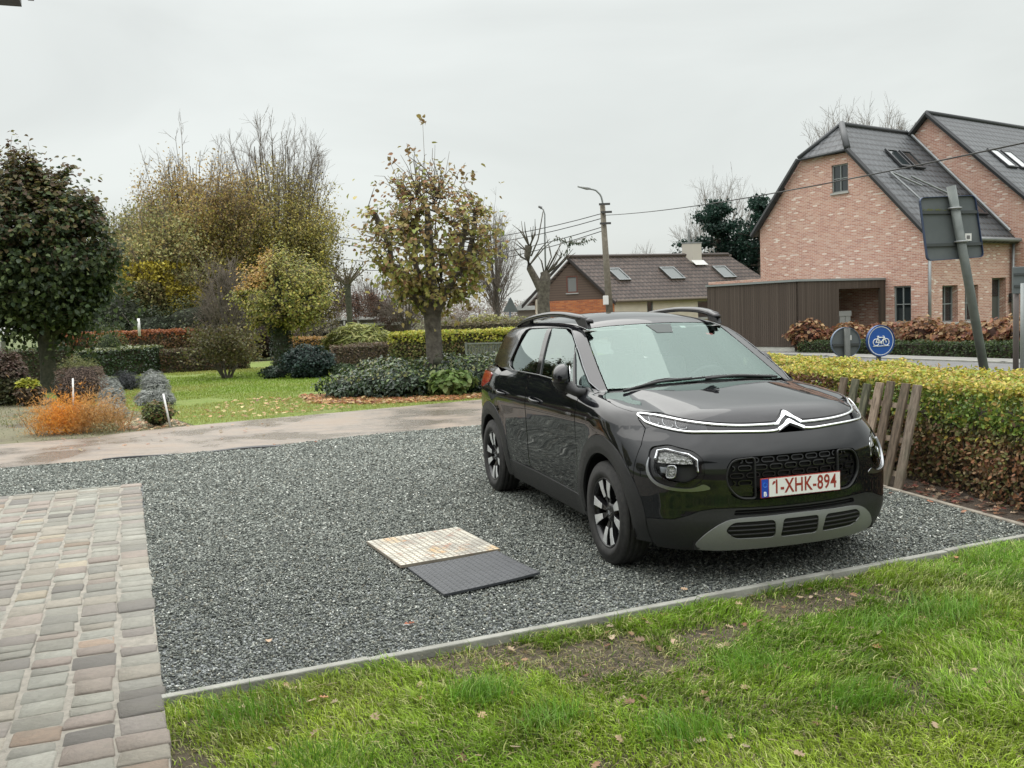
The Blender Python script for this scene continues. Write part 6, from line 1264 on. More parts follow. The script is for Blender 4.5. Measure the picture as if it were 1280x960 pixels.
def lower(x,y,z):
    y=np.abs(y)
    # half width
    w=_it(x,[-3.3,-3.0,-2.6,-2.1,-1.4,-.6,0,.3,.6,.9],[.80,.845,.868,.862,.850,.856,.872,.868,.845,.80])
    w=w+_it(z,[.15,.3,.45,.62,.78,.88,.96,1.03,1.10,1.16],[-.075,-.03,-.008,-.004,.002,.004,-.008,-.030,-.058,-.1])
    for cx in (0,-2.604):
        d=np.sqrt((x-cx)**2+(np.minimum(z,2)-.325)**2)
        w=w+.014*np.clip(1-np.abs(d-.42)/.16,0,1)**1.5
    f_side=y-w
    top=_it(x,[-3.3,-2.4,-1.2,-.4,-.1,.2,.45,.6,.7,.8],[1.14,1.15,1.13,1.105,1.085,1.055,1.022,.996,.966,.90])
    top=top-.055*(y/.72)**2.6*np.clip(1+(x+.1)/.8*.35,.3,1.6)-.02*np.exp(-((y-.60)/.10)**2)*np.clip((x+.5)/.5,0,1)*np.clip((.75-x)/.3,0,1)
    f_top=(z-top)*.96
    F=_it(z,[.10,.2,.28,.36,.46,.56,.66,.74,.80,.86,.92,.98,1.04,1.1],[.66,.735,.785,.808,.805,.809,.809,.797,.771,.738,.703,.66,.59,.5])
    F=F-.175*(y/.70)**2.4
    f_front=(x-F)*.93
    R=_it(z,[.2,.35,.6,.9,1.1,1.2],[-3.22,-3.31,-3.32,-3.29,-3.25,-3.2])+.12*(y/.75)**3
    f_rear=R-x
    f=_smax(f_side,_smax(f_front,f_rear,.02),.20)
    cc=_it(z,[.2,.5,.66,.75,.82,.88,.95,1.02,1.15],[1.30,1.24,1.185,1.11,1.05,.992,.95,.94,.94])
    f=_smax(f,(y+.67*x-cc)/1.2037,.10)
    f=_smax(f,f_top,.075)
    f=_smax(f,.12-z,.03)
    return f
def upper(x,y,z):
    y=np.abs(y)
    w=_it(z,[1.0,1.08,1.2,1.3,1.4,1.47,1.53],[.835,.81,.765,.722,.672,.630,.575])
    w=w+_it(x,[-3.2,-2.8,-2.2,-1.4,-.7,-.2],[-.075,-.035,-.004,0,-.012,-.06])
    f_side=(y-w)*.93
    top=_it(x,[-3.25,-3.0,-2.6,-2.2,-1.8,-1.4,-1.1,-.9,-.7],[1.47,1.505,1.545,1.566,1.572,1.558,1.522,1.49,1.45])-.075*(y/.62)**2.3
    f_top=z-top
    ws=-.215-(z-1.055)*1.87-.30*y*y - .10*np.clip(z-1.3,0,1)**2
    f_ws=(x-ws)*.47
    R=_it(z,[1.0,1.2,1.35,1.5],[-3.27,-3.19,-3.08,-2.92])+.18*(y/.65)**3
    f_r=(R-x)*.9
    f=_smax(f_side,f_top,.075)
    f=_smax(f,f_ws,.035)
    f=_smax(f,f_r,.10)
    f=_smax(f,1.0-z,.01)
    return f
def uside(x,y,z):
    w=_it(z,[1.0,1.08,1.2,1.3,1.4,1.47,1.53],[.835,.81,.765,.722,.672,.630,.575])
    w=w+_it(x,[-3.2,-2.8,-2.2,-1.4,-.7,-.2],[-.075,-.035,-.004,0,-.012,-.06])
    return (np.abs(y)-w)*.93
def form(x,y,z): return _smin(lower(x,y,z),upper(x,y,z),.012)
def cast(O,D,f=form,tmax=4.0,steps=160):
    O=np.atleast_2d(np.asarray(O,float));D=np.atleast_2d(np.asarray(D,float))
    n=len(O); t0=np.zeros(n); hit=np.zeros(n,bool); lo=np.zeros(n);hi=np.full(n,tmax)
    prev=np.full(n,1e9)
    for k in range(1,steps+1):
        t=tmax*k/steps; P=O+D*t; v=f(P[:,0],P[:,1],P[:,2])
        new=(~hit)&(v<0); hi[new]=t; lo[new]=tmax*(k-1)/steps; hit|=new
    for _ in range(18):
        m=(lo+hi)/2; P=O+D*m[:,None]; v=f(P[:,0],P[:,1],P[:,2]); ins=v<0
        hi=np.where(ins,m,hi); lo=np.where(ins,lo,m)
    P=O+D*hi[:,None]
    return P,hit
def grad(P,f=form,e=1.5e-3):
    x,y,z=P.T
    g=np.stack([f(x+e,y,z)-f(x-e,y,z),f(x,y+e,z)-f(x,y-e,z),f(x,y,z+e)-f(x,y,z-e)],1)
    return g/np.maximum(np.linalg.norm(g,axis=1,keepdims=True),1e-9)
def grid2(mn, mx, sp, r=None):
    a = np.arange(mn[0]+sp*.5, mx[0], sp); b = np.arange(mn[1]+sp*.5, mx[1], sp*.866)
    A, B = np.meshgrid(a, b); A = A + (np.arange(len(b)) % 2)[:, None]*sp*.5
    return A.ravel(), B.ravel()
class MapD:
    def __init__(s, D, U):
        s.D = np.array(D, float)/np.linalg.norm(D); U = np.array(U, float); U -= s.D*(U@s.D); s.U = U/np.linalg.norm(U); s.V = np.cross(s.D, s.U)
        s.C = np.array([-1.2, 0, .8])
    def to2(s, P): P = np.atleast_2d(P)-s.C; return np.stack([P@s.U, P@s.V], 1)
    def rays(s, ab):
        O = s.C + ab[:, :1]*s.U + ab[:, 1:]*s.V - s.D*4.0; return O, np.repeat(s.D[None], len(ab), 0)
class MapC:
    """wraps round the nose corner: arc-length and height"""
    x0, y0, r = .45, .40, .55
    def to2(s, P):
        P = np.atleast_2d(np.asarray(P, float)); x, y, z = P.T; sg = np.sign(y); sg[sg == 0] = 1; y = np.abs(y)
        phi = np.arctan2(x-s.x0, np.maximum(y-s.y0, 1e-6)); arc = s.y0 + s.r*(math.pi/2-phi)
        v = np.where(y <= s.y0, y, np.where(x >= s.x0, arc, s.y0 + s.r*math.pi/2 + (s.x0-x)))
        return np.stack([v*sg, z], 1)
    def rays(s, ab):
        v = np.abs(ab[:, 0]); sg = np.where(ab[:, 0] < 0, -1.0, 1.0); L = s.r*math.pi/2
        phi = math.pi/2 - np.clip(v-s.y0, 0, L)/s.r
        dx, dy = np.sin(phi), np.cos(phi)
        ox = np.where(v < s.y0, s.x0+s.r, s.x0 + s.r*dx - np.maximum(v-s.y0-L, 0)); oy = np.where(v < s.y0, v, s.y0 + s.r*dy)
        O = np.stack([ox + dx*.5, (oy + dy*.5)*sg, ab[:, 1]], 1); D = np.stack([-dx, -dy*sg, np.zeros(len(v))], 1)
        return O, D
mS = MapD((0, 1, 0), (1, 0, 0)); mF = MapD((-1, 0, 0), (0, 1, 0)); mT = MapD((0, 0, -1), (1, 0, 0)); mC = MapC()
mP = MapD((-.35, 1, -.55), (1, 0, 0)); mQ = MapD((.35, 1, -.12), (1, 0, 0)); mB = MapD((1, 0, 0), (0, 1, 0)); mH = MapD((-.25, .75, -.75), (1, 0, 0)); mW = MapD((-.6, 0, -.8), (0, 1, 0))
def snap(P, M_, f=form):
    O, D = M_.rays(M_.to2(P)); Q, h = cast(O, D, f, 5.4, 100); return Q
def inset2(p, d):
    """shift closed 2D polygon inwards by d"""
    n = len(p); area = np.dot(p[:, 0], np.roll(p[:, 1], -1)) - np.dot(p[:, 1], np.roll(p[:, 0], -1))
    t = np.roll(p, -1, 0) - np.roll(p, 1, 0); t /= np.maximum(np.linalg.norm(t, axis=1, keepdims=True), 1e-9)
    nn = np.stack([-t[:, 1], t[:, 0]], 1)*(1 if area > 0 else -1)
    return p + nn*d
def panel(name, outl, M_, mt, parent, holes=(), sp=.03, t=.012, off=0.0, gap=.002, mirror=False, f=form, roll=.0012, flip=False, hgap=0.0, smoothn=True, dfn=None):
    """a sheet-metal panel: outline (3D guesses) projected through M_ onto the form, with returned edges"""
    esp = min(sp, .022)
    loops = [inset2(M_.to2(dens(outl, esp)), gap)] + [inset2(M_.to2(dens(h, esp)), -hgap) for h in holes]
    mn, mx = loops[0].min(0), loops[0].max(0); A, B = grid2(mn, mx, sp)
    k = inpoly(A, B, loops[0])
    for h in loops[1:]: k &= ~inpoly(A, B, h)
    # keep interior points away from the edges
    E_ = np.concatenate(loops); I = np.stack([A[k], B[k]], 1)
    if len(I):
        dmin = np.full(len(I), 9.0)
        for c in range(0, len(E_), 200): dmin = np.minimum(dmin, np.linalg.norm(I[:, None]-E_[None, c:c+200], axis=2).min(1))
        I = I[dmin > sp*.35]
    pts = np.concatenate([E_, I]) if len(I) else E_
    ed = []; s0 = 0
    for l_ in loops: ed += [(s0+i, s0+(i+1) % len(l_)) for i in range(len(l_))]; s0 += len(l_)
    r = delaunay_2d_cdt([Vector(p) for p in pts], ed, [], 0, 1e-6)
    V2 = np.array([tuple(v) for v in r[0]]); F = [f_ for f_ in r[2]]; F = np.array(F)
    cc = V2[F].mean(1); k = inpoly(cc[:, 0], cc[:, 1], loops[0])
    for h in loops[1:]: k &= ~inpoly(cc[:, 0], cc[:, 1], h)
    F = F[k]
    O, D = M_.rays(V2); P, hit = cast(O, D, f, 5.4, 100); Nn = grad(P, f)
    F = F[hit[F].all(1)]
    # face winding
    a, b, c = P[F[:, 0]], P[F[:, 1]], P[F[:, 2]]; fn = np.cross(b-a, c-a); w = (fn*Nn[F[:, 0]]).sum(1) < 0; F[w] = F[w][:, [0, 2, 1]]
    bnd = {}
    for fa in F:
        for i in range(3):
            e1 = (fa[i], fa[(i+1) % 3]); bnd[e1] = 1
    be = [e1 for e1 in bnd if (e1[1], e1[0]) not in bnd]
    isb = np.zeros(len(P), bool)
    for e1 in be: isb[e1[0]] = isb[e1[1]] = True
    Q = P + Nn*off
    if dfn is not None: Q = Q + Nn*dfn(P)[:, None]
    Q[isb] -= Nn[isb]*roll
    nv = len(Q); VV = [Q]; NN = [Nn]; FF = [list(map(int, fa)) for fa in F]
    if t:
        ids = np.unique(np.array(be).ravel()); mp_ = {int(v): i for i, v in enumerate(ids)}
        tn = np.zeros((len(ids), 3))
        for (u, v) in be:
            d = Q[v]-Q[u]; o_ = np.cross(d, Nn[u]); L = np.linalg.norm(o_); o_ = o_/max(L, 1e-9)
            tn[mp_[int(u)]] += o_; tn[mp_[int(v)]] += o_
        tn = unit(tn); m_ = len(ids)
        VV += [Q[ids], Q[ids] - Nn[ids]*t]; NN += [unit(tn+Nn[ids]*.4), tn]
        for (u, v) in be:
            u_, v_ = mp_[int(u)], mp_[int(v)]; FF.append([nv+v_, nv+u_, nv+m_+u_, nv+m_+v_])
    V = np.concatenate(VV); NNn = np.concatenate(NN)
    outs = []
    for sgn in ((1, -1) if mirror else (1,)):
        v_ = V*np.array([1, sgn, 1]); n_ = NNn*np.array([1, sgn, 1]); f_ = FF if (sgn == 1) else [x[::-1] for x in FF]
        if flip: f_ = [x[::-1] for x in f_]; n_ = -n_
        me = bpy.data.meshes.new(name); me.from_pydata([tuple(x) for x in v_], [], f_); me.update(); me.shade_smooth()
        if smoothn: me.normals_split_custom_set_from_vertices([tuple(x) for x in n_])
        outs.append(link(name, me, mt, parent))
    return outs[0] if not mirror else outs
def bead(name, path, M_, w, h, mt, parent, off=0.0, mirror=False, close=False, f=form, sp=.012, prof=None, snapit=True):
    P = dens(path, sp, close); 
    if snapit: P = snap(P, M_, f)
    Nn = grad(P, f); n = len(P)
    T = (np.roll(P, -1, 0) - np.roll(P, 1, 0)) if close else np.gradient(P, axis=0)
    T = unit(T); B = unit(np.cross(Nn, T)); pr = prof or [(-.5, -.4), (-.5, .35), (-.3, .85), (0, 1), (.3, .85), (.5, .35), (.5, -.4)]
    k = len(pr); W = w if hasattr(w, '__len__') else [w]*n
    V = np.array([[P[i] + B[i]*a*W[i] + Nn[i]*(b*h+off) for a, b in pr] for i in range(n)]).reshape(-1, 3)
    F = [(i*k+j, i*k+(j+1) % k, ((i+1) % n)*k+(j+1) % k, ((i+1) % n)*k+j) for i in range(n if close else n-1) for j in range(k)]
    if not close: F += [tuple(range(k-1, -1, -1)), tuple(range((n-1)*k, n*k))]
    outs = []
    for sgn in ((1, -1) if mirror else (1,)):
        me = bpy.data.meshes.new(name); me.from_pydata([(x, y*sgn, z) for x, y, z in V], [], F if sgn == -1 else [q_[::-1] for q_ in F]); me.update(); me.shade_smooth()
        bm = bmesh.new(); bm.from_mesh(me); bmesh.ops.recalc_face_normals(bm, faces=bm.faces); bm.to_mesh(me); bm.free(); me.shade_smooth()
        outs.append(link(name, me, mt, parent))
    return outs[0] if not mirror else outs
def arc(cx, r, a0, a1, n=24, cz=.325, y=-.87):
    return [(cx + r*math.cos(R_(a)), y, cz + r*math.sin(R_(a))) for a in np.linspace(a0, a1, n)]
def sym(pts):
    """pts for y>=0 from centre outwards -> closed/open symmetric polyline from +y to -y"""
    a = [tuple(p) for p in pts]; b = [(p[0], -p[1], p[2]) for p in a if abs(p[1]) > 1e-6]
    return a[::-1] + (b if abs(a[0][1]) < 1e-6 else b)

# ---- car materials
CM = {}
CM['paint'] = mat('black_paint', (.006,.0065,.008), .12, 0, Coat_Weight=1.0, Coat_Roughness=.03, Specular_IOR_Level=.0, Coat_IOR=1.52)
g = G_(CM['paint']); nf = g.noise(1600, 2); g.rgh(g.map(nf, .3, .7, .10, .2)); g.bump(g.noise(2.2, 3), .004, .35)
CM['plastic'] = noisy('black_plastic', (.007,.0075,.008), (.012,.0125,.013), 60, .5, .0012, 900)
CM['gloss'] = mat('gloss_black', (.008,.008,.009), .06)
CM['dark'] = mat('dark_void', (.004,.004,.004), .9)
CM['chrome'] = mat('chrome', (.82,.83,.84), .07, 1)
CM['satin'] = mat('satin_trim', (.30,.31,.32), .3, 1)
CM['dimtrim'] = mat('window_trim_satin', (.13,.135,.14), .35, .8); CM['housing'] = mat('sensor_grey', (.085,.095,.092), .5, Specular_IOR_Level=.1)
CM['silver'] = noisy('silver_plastic', (.20,.205,.205), (.235,.24,.24), 200, .45, 0, None, .25)
CM['alloy'] = mat('machined_alloy', (.62,.63,.63), .32, .45)
CM['rimblack'] = mat('rim_black', (.012,.012,.013), .25)
CM['tyre'] = noisy('tyre_rubber', (.012,.012,.012), (.03,.029,.027), 30, .78, .002, 200)
CM['seat'] = noisy('seat_fabric', (.14,.145,.15), (.20,.205,.21), 60, .9)
CM['trimgrey'] = mat('trim_grey', (.30,.30,.29), .8)
def glass_mat(name, tint, base, refl=.04, rough=.0, gl=(1,1,1)):
    m = bpy.data.materials.new(name); m.use_nodes = True; t = m.node_tree; t.nodes.clear(); n = t.nodes.new; l = t.links.new
    o = n('ShaderNodeOutputMaterial'); tr = n('ShaderNodeBsdfTransparent'); gs = n('ShaderNodeBsdfGlossy'); fr = n('ShaderNodeFresnel'); mp_ = n('ShaderNodeMapRange'); mx = n('ShaderNodeMixShader')
    tr.inputs[0].default_value = (*tint, 1); gs.inputs[0].default_value = (*gl, 1); gs.inputs['Roughness'].default_value = rough; fr.inputs[0].default_value = base
    mp_.inputs[3].default_value = refl; mp_.inputs[4].default_value = 1.0
    l(fr.outputs[0], mp_.inputs[0]); l(mp_.outputs[0], mx.inputs[0]); l(tr.outputs[0], mx.inputs[1]); l(gs.outputs[0], mx.inputs[2]); l(mx.outputs[0], o.inputs[0]); return m
CM['ws'] = glass_mat('windscreen_glass', (.74,.84,.80), 1.55, .10, .0, (.62,.77,.72))
CM['sg'] = glass_mat('side_glass', (.28,.34,.32), 1.55, .22, .0, (.66,.76,.74))
CM['lens'] = glass_mat('lamp_lens', (.95,.96,.97), 1.30, .0, 0, (.8,.8,.8))
m = mat('textured_reflector', (.88,.88,.84), .22, .35); g = G_(m); v = g.n('ShaderNodeTexVoronoi'); v.inputs['Scale'].default_value = 55; g.l(g.tc.outputs['Object'], v.inputs['Vector']); g.bump(v.outputs['Distance'], .03, 1.0); CM['reflector'] = m
CM['bowl'] = mat('lamp_bowl_grey', (.06,.062,.065), .3, .3)
CM['red'] = mat('red_lamp', (.28,.012,.010), .12, 0, Coat_Weight=1.0)
CM['platewhite'] = mat('plate_white', (.74,.74,.72), .35); CM['platered'] = mat('plate_red', (.27,.03,.02), .4); CM['plateblue'] = mat('plate_blue', (.012,.06,.40), .35); CM['platelet'] = mat('plate_badge_white', (.85,.85,.85), .4); CM['starblue'] = mat('plate_ring', (.03,.16,.60), .4)

# ---- the car
CARX, CARY, CARA = 1.379, 5.882, .2923
car = thing('parked_car', 'black crossover car with silver roof rails and red lettered number plate parked on gravel', 'car', (CARX, CARY, 0), CARA-math.pi/2)
def ss(L): return snap([(x, -.9, z) for x, z in L], mS)
def tt(L): return snap([(x, y, 1.6) for x, y in L], mT)
hood_side = tt([(-.30,-.70), (-.273,-.727), (-.18,-.765), (-.10,-.783), (.052,-.786), (.13,-.775), (.205,-.754), (.252,-.722)])
belt = ss([(-.35, 1.046), (-.50, 1.062), (-.63, 1.071), (-1.39, 1.098), (-2.12, 1.105)])
ws_edge = tt([(-.375,-.672), (-.60,-.637), (-.85,-.592), (-1.075,-.540)])
roof_edge = tt([(-1.075,-.540), (-1.40,-.560), (-2.0,-.565), (-2.6,-.545), (-2.93,-.51)])
line1 = [(.652,0,.966),(.700,.083,.914),(.704,.12,.912),(.683,.31,.916),(.607,.487,.932),(.43,.62,.957),(.335,.672,.970),(.264,.722,.975)]
line2 = [(.711,0,.904),(.733,.09,.866),(.732,.15,.864),(.709,.30,.870),(.654,.480,.875),(.591,.586,.875),(.504,.662,.886),(.417,.712,.900),(.340,.748,.919),(.300,.757,.938)]
# bonnet
hood_front = [(.635,0,.978),(.685,.062,.937),(.70,.10,.920),(.683,.31,.922),(.60,.487,.938),(.425,.62,.962),(.33,.672,.975),(.252,.722,.980)]
hf = snap(catmull([(x, y, z) for x, y, z in hood_front], .03), mC)
hr = tt([(-.125,0), (-.14,.25), (-.19,.5), (-.30,.70)]); hr[:, 1] = np.abs(hr[:, 1])
hs_ = hood_side.copy(); hs_[:, 1] *= -1
half = np.concatenate([hf[:-1], hs_[::-1], hr[::-1][1:]])          # from centre front, out, back to centre rear
other = half[1:-1][::-1].copy(); other[:, 1] *= -1
def bulge(P): y = np.abs(P[:, 1]); return .012*np.exp(-((y-.50)/.09)**2)*np.clip((P[:, 0]+.1)/.35, 0, 1)*np.clip((.62-P[:, 0])/.25, 0, 1)
panel('bonnet', np.concatenate([half, other]), mT, CM['paint'], car, sp=.035, t=.02, gap=.0025, roll=.003)
# front wings
arcf = arc(0, .492, 3.5, 176, 30); arcf = snap(arcf, mS)
wing = np.concatenate([snap([(.405,-.86,.585),(.405,-.86,.70),(.40,-.84,.80),(.36,-.79,.89),(.285,-.762,.938)], mC), [hood_side[-1]], hood_side[::-1][1:], belt[:2], ss([(-.497,1.04),(-.492,.80),(-.492,.45)])])
ai = [p for p in arcf if p[0] < .405 and (p[2] > .45)]
ai = np.array(ai); ai = ai[np.argsort(ai[:, 0])]
panel('wing', np.concatenate([wing, ai]), mH, CM['paint'], car, sp=.03, mirror=True, gap=.002)
# doors
d1 = np.concatenate([belt[1:3], [belt[3]], ss([(-1.60, 1.0995), (-1.605,.90), (-1.60,.60), (-1.59,.372), (-1.0,.357), (-.497,.345), (-.495,.60), (-.498,1.0)])])
def crease(P): x, y, z = P.T; return np.zeros(len(P))
dd1 = panel('door', d1, mS, CM['paint'], car, sp=.04, mirror=True)
ar = ss([(x, z) for x, _, z in arc(-2.604, .492, 5, 60, 12)])
d2 = np.concatenate([ss([(-1.612, 1.0995)]), belt[4:], ss([(-2.28,1.112),(-2.40,1.09),(-2.43,1.0),(-2.42,.86),(-2.37,.765)]), ar[::-1], ss([(-2.10,.36),(-1.60,.372),(-1.612,.60),(-1.617,.90)])])
dd2 = panel('door', d2, mS, CM['paint'], car, sp=.04, mirror=True)
# rear quarter, bumper, tailgate
tail = [(-2.66,1.085),(-2.66,.97),(-2.86,.93),(-3.06,.93),(-3.08,1.07)]
arr = ss([(x, z) for x, _, z in arc(-2.604, .492, 62, 150, 18)])
qo = np.concatenate([ss([(-2.37,.765),(-2.42,.86),(-2.43,1.0),(-2.40,1.09),(-2.6,1.118),(-2.95,1.122)]), snap([(-3.18,-.66,1.09),(-3.24,-.64,.85),(-3.24,-.64,.60),(-3.16,-.78,.60)], mQ), arr[::-1]])
panel('quarter_panel', qo, mQ, CM['paint'], car, sp=.04, mirror=True)
bo = np.concatenate([snap([(-3.24,-.64,.59),(-3.18,-.76,.59)], mQ), arr[-1:], ss([(x, z) for x, _, z in arc(-2.604,.492,152,178,8)]), ss([(-3.08,.26)]), snap([(-3.2,-.66,.24)], mQ)])
panel('bumper_corner', bo, mQ, CM['plastic'], car, sp=.04, mirror=True)
panel('rear_bumper', snap([(-3.3,-.66,.24),(-3.3,.66,.24),(-3.3,.66,.59),(-3.3,-.66,.59)], mB), mB, CM['plastic'], car, sp=.05)
panel('tailgate', snap([(-3.3,-.66,.60),(-3.3,.66,.60),(-3.2,.66,1.10),(-3.0,.56,1.42),(-3.0,-.56,1.42),(-3.2,-.66,1.10)], mB), mB, CM['paint'], car, sp=.05, holes=[snap([(-3.2,-.56,1.13),(-3.2,.56,1.13),(-3.0,.50,1.38),(-3.0,-.50,1.38)], mB)])
panel('rear_window', snap([(-3.2,-.56,1.13),(-3.2,.56,1.13),(-3.0,.50,1.38),(-3.0,-.50,1.38)], mB), mB, CM['sg'], car, sp=.06, off=-.004)
panel('spoiler', snap([(-3.0,-.55,1.43),(-3.0,.55,1.43),(-2.95,.54,1.49),(-2.95,-.54,1.49)], mB), mB, CM['gloss'], car, sp=.05)
panel('tail_lamp', snap([(-2.70,-.85,1.075),(-2.64,-.85,1.06),(-2.66,-.86,.985),(-2.86,-.86,.93),(-3.17,-.74,.93),(-3.17,-.73,1.075)], mQ), mQ, CM['red'], car, sp=.03, off=.008, t=.02, mirror=True)
# roof
ro = np.concatenate([roof_edge, snap([(-3.02,-.35,1.6),(-3.03,0,1.6),(-3.02,.35,1.6)], mT), roof_edge[::-1]*np.array([1,-1,1]), tt([(-1.055,.45),(-1.025,.25),(-1.012,0),(-1.025,-.25),(-1.055,-.45)])])
panel('roof', ro, mT, CM['paint'], car, sp=.04, gap=.002)
# side frames round the glass
dlo = ss([(-.375,1.058),(-.63,1.083),(-1.39,1.112),(-2.10,1.117),(-2.16,1.127),(-2.24,1.146),(-2.275,1.18),(-2.225,1.40),(-2.19,1.445),(-2.12,1.460),(-1.54,1.468),(-1.25,1.463),(-1.17,1.452),(-1.06,1.418),(-.935,1.362),(-.80,1.290),(-.655,1.205),(-.49,1.110)])
fr_ = np.concatenate([ws_edge, roof_edge[1:], snap([(-3.0,-.55,1.42),(-3.13,-.64,1.13)], mQ), ss([(-2.6,1.122)]), belt[::-1], hood_side[:1]])
panel('window_frame', fr_, mP, CM['paint'], car, holes=[dlo], sp=.028, mirror=True, gap=.001, t=.03)
bead('window_trim', dens(dlo, .012), mP, .008, .003, CM['dimtrim'], car, off=.001, mirror=True, close=True, snapit=False)
# side glass
def sgl(pts, name='side_window', m_=None, off=-.010): return panel(name, ss(pts), mS, m_ or CM['sg'], car, sp=.05, off=off-.004, t=0, gap=-.002, mirror=True, roll=0, f=uside)
sgl([(-.375,1.058),(-.63,1.083),(-.655,1.084),(-.895,1.338),(-.80,1.290),(-.655,1.205),(-.49,1.110)])
sgl([(-.685,1.080),(-1.40,1.108),(-1.575,1.469),(-1.25,1.463),(-1.06,1.417),(-.925,1.356)])
sgl([(-1.48,1.108),(-2.10,1.113),(-2.28,1.15),(-2.285,1.18),(-2.23,1.42),(-2.12,1.465),(-1.66,1.47)])
panel('door_pillar', ss([(-1.395,1.105),(-1.485,1.105),(-1.665,1.468),(-1.57,1.468)]), mP, CM['gloss'], car, sp=.04, off=-.002, mirror=True)
panel('door_pillar', ss([(-.648,1.078),(-.69,1.078),(-.925,1.360),(-.885,1.335)]), mP, CM['gloss'], car, sp=.03, off=-.003, mirror=True)
panel('quarter_window', ss(roundc([(-2.36,0,1.16),(-2.85,0,1.17),(-2.74,0,1.40),(-2.33,0,1.43)], .03)[:, [0,2]]), mS, CM['gloss'], car, sp=.04, off=.002, t=.004, mirror=True)
# windscreen
we = ws_edge.copy(); we[:, 1] += .006
top = tt([(-1.052,-.45),(-1.022,-.25),(-1.009,0),(-1.022,.25),(-1.052,.45)]); bot = tt([(-.30,.5),(-.25,.25),(-.235,0),(-.25,-.25),(-.30,-.5)])
wo = np.concatenate([we, top, (we*np.array([1,-1,1]))[::-1], bot])
up_ = upper
panel('windscreen', wo, mW, CM['ws'], car, sp=.04, off=-.003, t=0, gap=.001, roll=0, f=form)
wi = np.concatenate([tt([(-.40,-.64),(-.60,-.605),(-.85,-.56),(-1.05,-.505)]), tt([(-1.032,-.45),(-1.002,-.25),(-.989,0),(-1.002,.25),(-1.032,.45)]), tt([(-1.05,.505),(-.85,.56),(-.60,.605),(-.40,.64)]), tt([(-.35,.5),(-.30,.25),(-.28,0),(-.30,-.25),(-.35,-.5)])])
panel('windscreen_border', wo, mW, CM['gloss'], car, holes=[wi], sp=.03, off=-.0045, t=.003, gap=.001, roll=0)
panel('sensor_housing', tt([(-1.0,-.085),(-1.0,.125),(-.88,.085),(-.88,-.045)]), mW, CM['housing'], car, sp=.04, off=.0005, t=0)
panel('cowl', np.concatenate([tt([(-.11,.1),(-.13,.3),(-.18,.5),(-.29,.69)]), tt([(-.36,.66),(-.29,.45),(-.235,.2),(-.225,0),(-.235,-.2),(-.29,-.45),(-.36,-.66)]), tt([(-.29,-.69),(-.18,-.5),(-.13,-.3),(-.11,-.1)])]), mT, CM['plastic'], car, sp=.05, off=-.014, t=.01)
panel('windscreen_sticker', snap([(-.985,.19,1.6),(-.985,.235,1.6),(-.955,.235,1.6),(-.955,.19,1.6)], mT), mW, mat('sticker_white', (.7,.72,.7), .5), car, sp=.03, off=-.006, t=.001)
panel('windscreen_sticker', snap([(-.90,.36,1.6),(-.90,.42,1.6),(-.875,.42,1.6),(-.875,.36,1.6)], mT), mW, mat('sticker_red', (.6,.12,.12), .5), car, sp=.03, off=-.006, t=.001)
for (a, b, c_) in (((-.215,-.02),(-.275,.25),(-.335,.60)), ((-.215,-.62),(-.25,-.35),(-.262,-.10))):
    P = snap([(a[0], a[1], 1.6), (b[0], b[1], 1.6), (c_[0], c_[1], 1.6)], mT); P[:, 2] += .014
    mb = MB(); mb.tube([tuple(p) for p in catmull(P, .05)], .010, 6); q0, q1 = P[0], P[2]
    w2 = snap([(a[0]-.045, a[1]-.25, 1.6), (b[0]-.035, b[1]-.05, 1.6), (c_[0]-.02, c_[1]-.02, 1.6)], mT); w2[:, 2] += .010
    mb.tube([tuple(p) for p in catmull(w2, .05)], .008, 5); mb.build('wiper', CM['plastic'], car, smooth=True)

# front bumper: painted upper part
ga = np.array([(.78,.0,.745),(.78,.30,.743),(.765,.40,.735),(.755,.435,.69),(.755,.438,.60),(.76,.41,.525),(.775,.36,.500),(.79,.27,.497),(.80,.0,.497)])
grille_hole = np.concatenate([ga, (ga*np.array([1,-1,1]))[::-1][1:-1]]); grille_hole = roundc(grille_hole, .02, 3)
lampo = roundc([(.495,-.757,.787),(.53,-.717,.797),(.645,-.615,.772),(.688,-.578,.735),(.697,-.577,.64),(.668,-.638,.598),(.60,-.73,.612),(.532,-.780,.652),(.508,-.780,.72)], .025, 4)
podo = roundc([(.455,-.785,.795),(.545,-.715,.815),(.665,-.602,.785),(.712,-.555,.74),(.715,-.548,.63),(.68,-.62,.572),(.58,-.75,.585),(.50,-.808,.635)], .03, 4)
lowline = [(.815,0,.452),(.80,.20,.453),(.754,.418,.457),(.724,.508,.456),(.697,.573,.445),(.667,.638,.419),(.62,.707,.395),(.521,.791,.39),(.47,.82,.385)]
ui = [(p[0]+.002, p[1], p[2]-.004) for p in line2]; ui[0] = (.735,0,.860); ui[1] = (.735,.09,.860)
al = arc(0, .492, 8, 32, 8)
ub = [(x, y, z) for x, y, z in ui] + [(.287,.765,.938),(.36,.793,.89),(.40,.84,.80),(.405,.86,.70),(.405,.86,.590)]
ubl = [(p[0], -p[1], p[2]) for p in al[::-1]] + lowline[::-1]
hb = np.array(ub + ubl); bump_o = np.concatenate([hb, (hb*np.array([1,-1,1]))[::-1][1:-1]])
panel('front_bumper', snap(bump_o, mC), mC, CM['paint'], car, sp=.025, t=.035, holes=[grille_hole, podo, podo*np.array([1,-1,1])], gap=.0025, roll=.002)
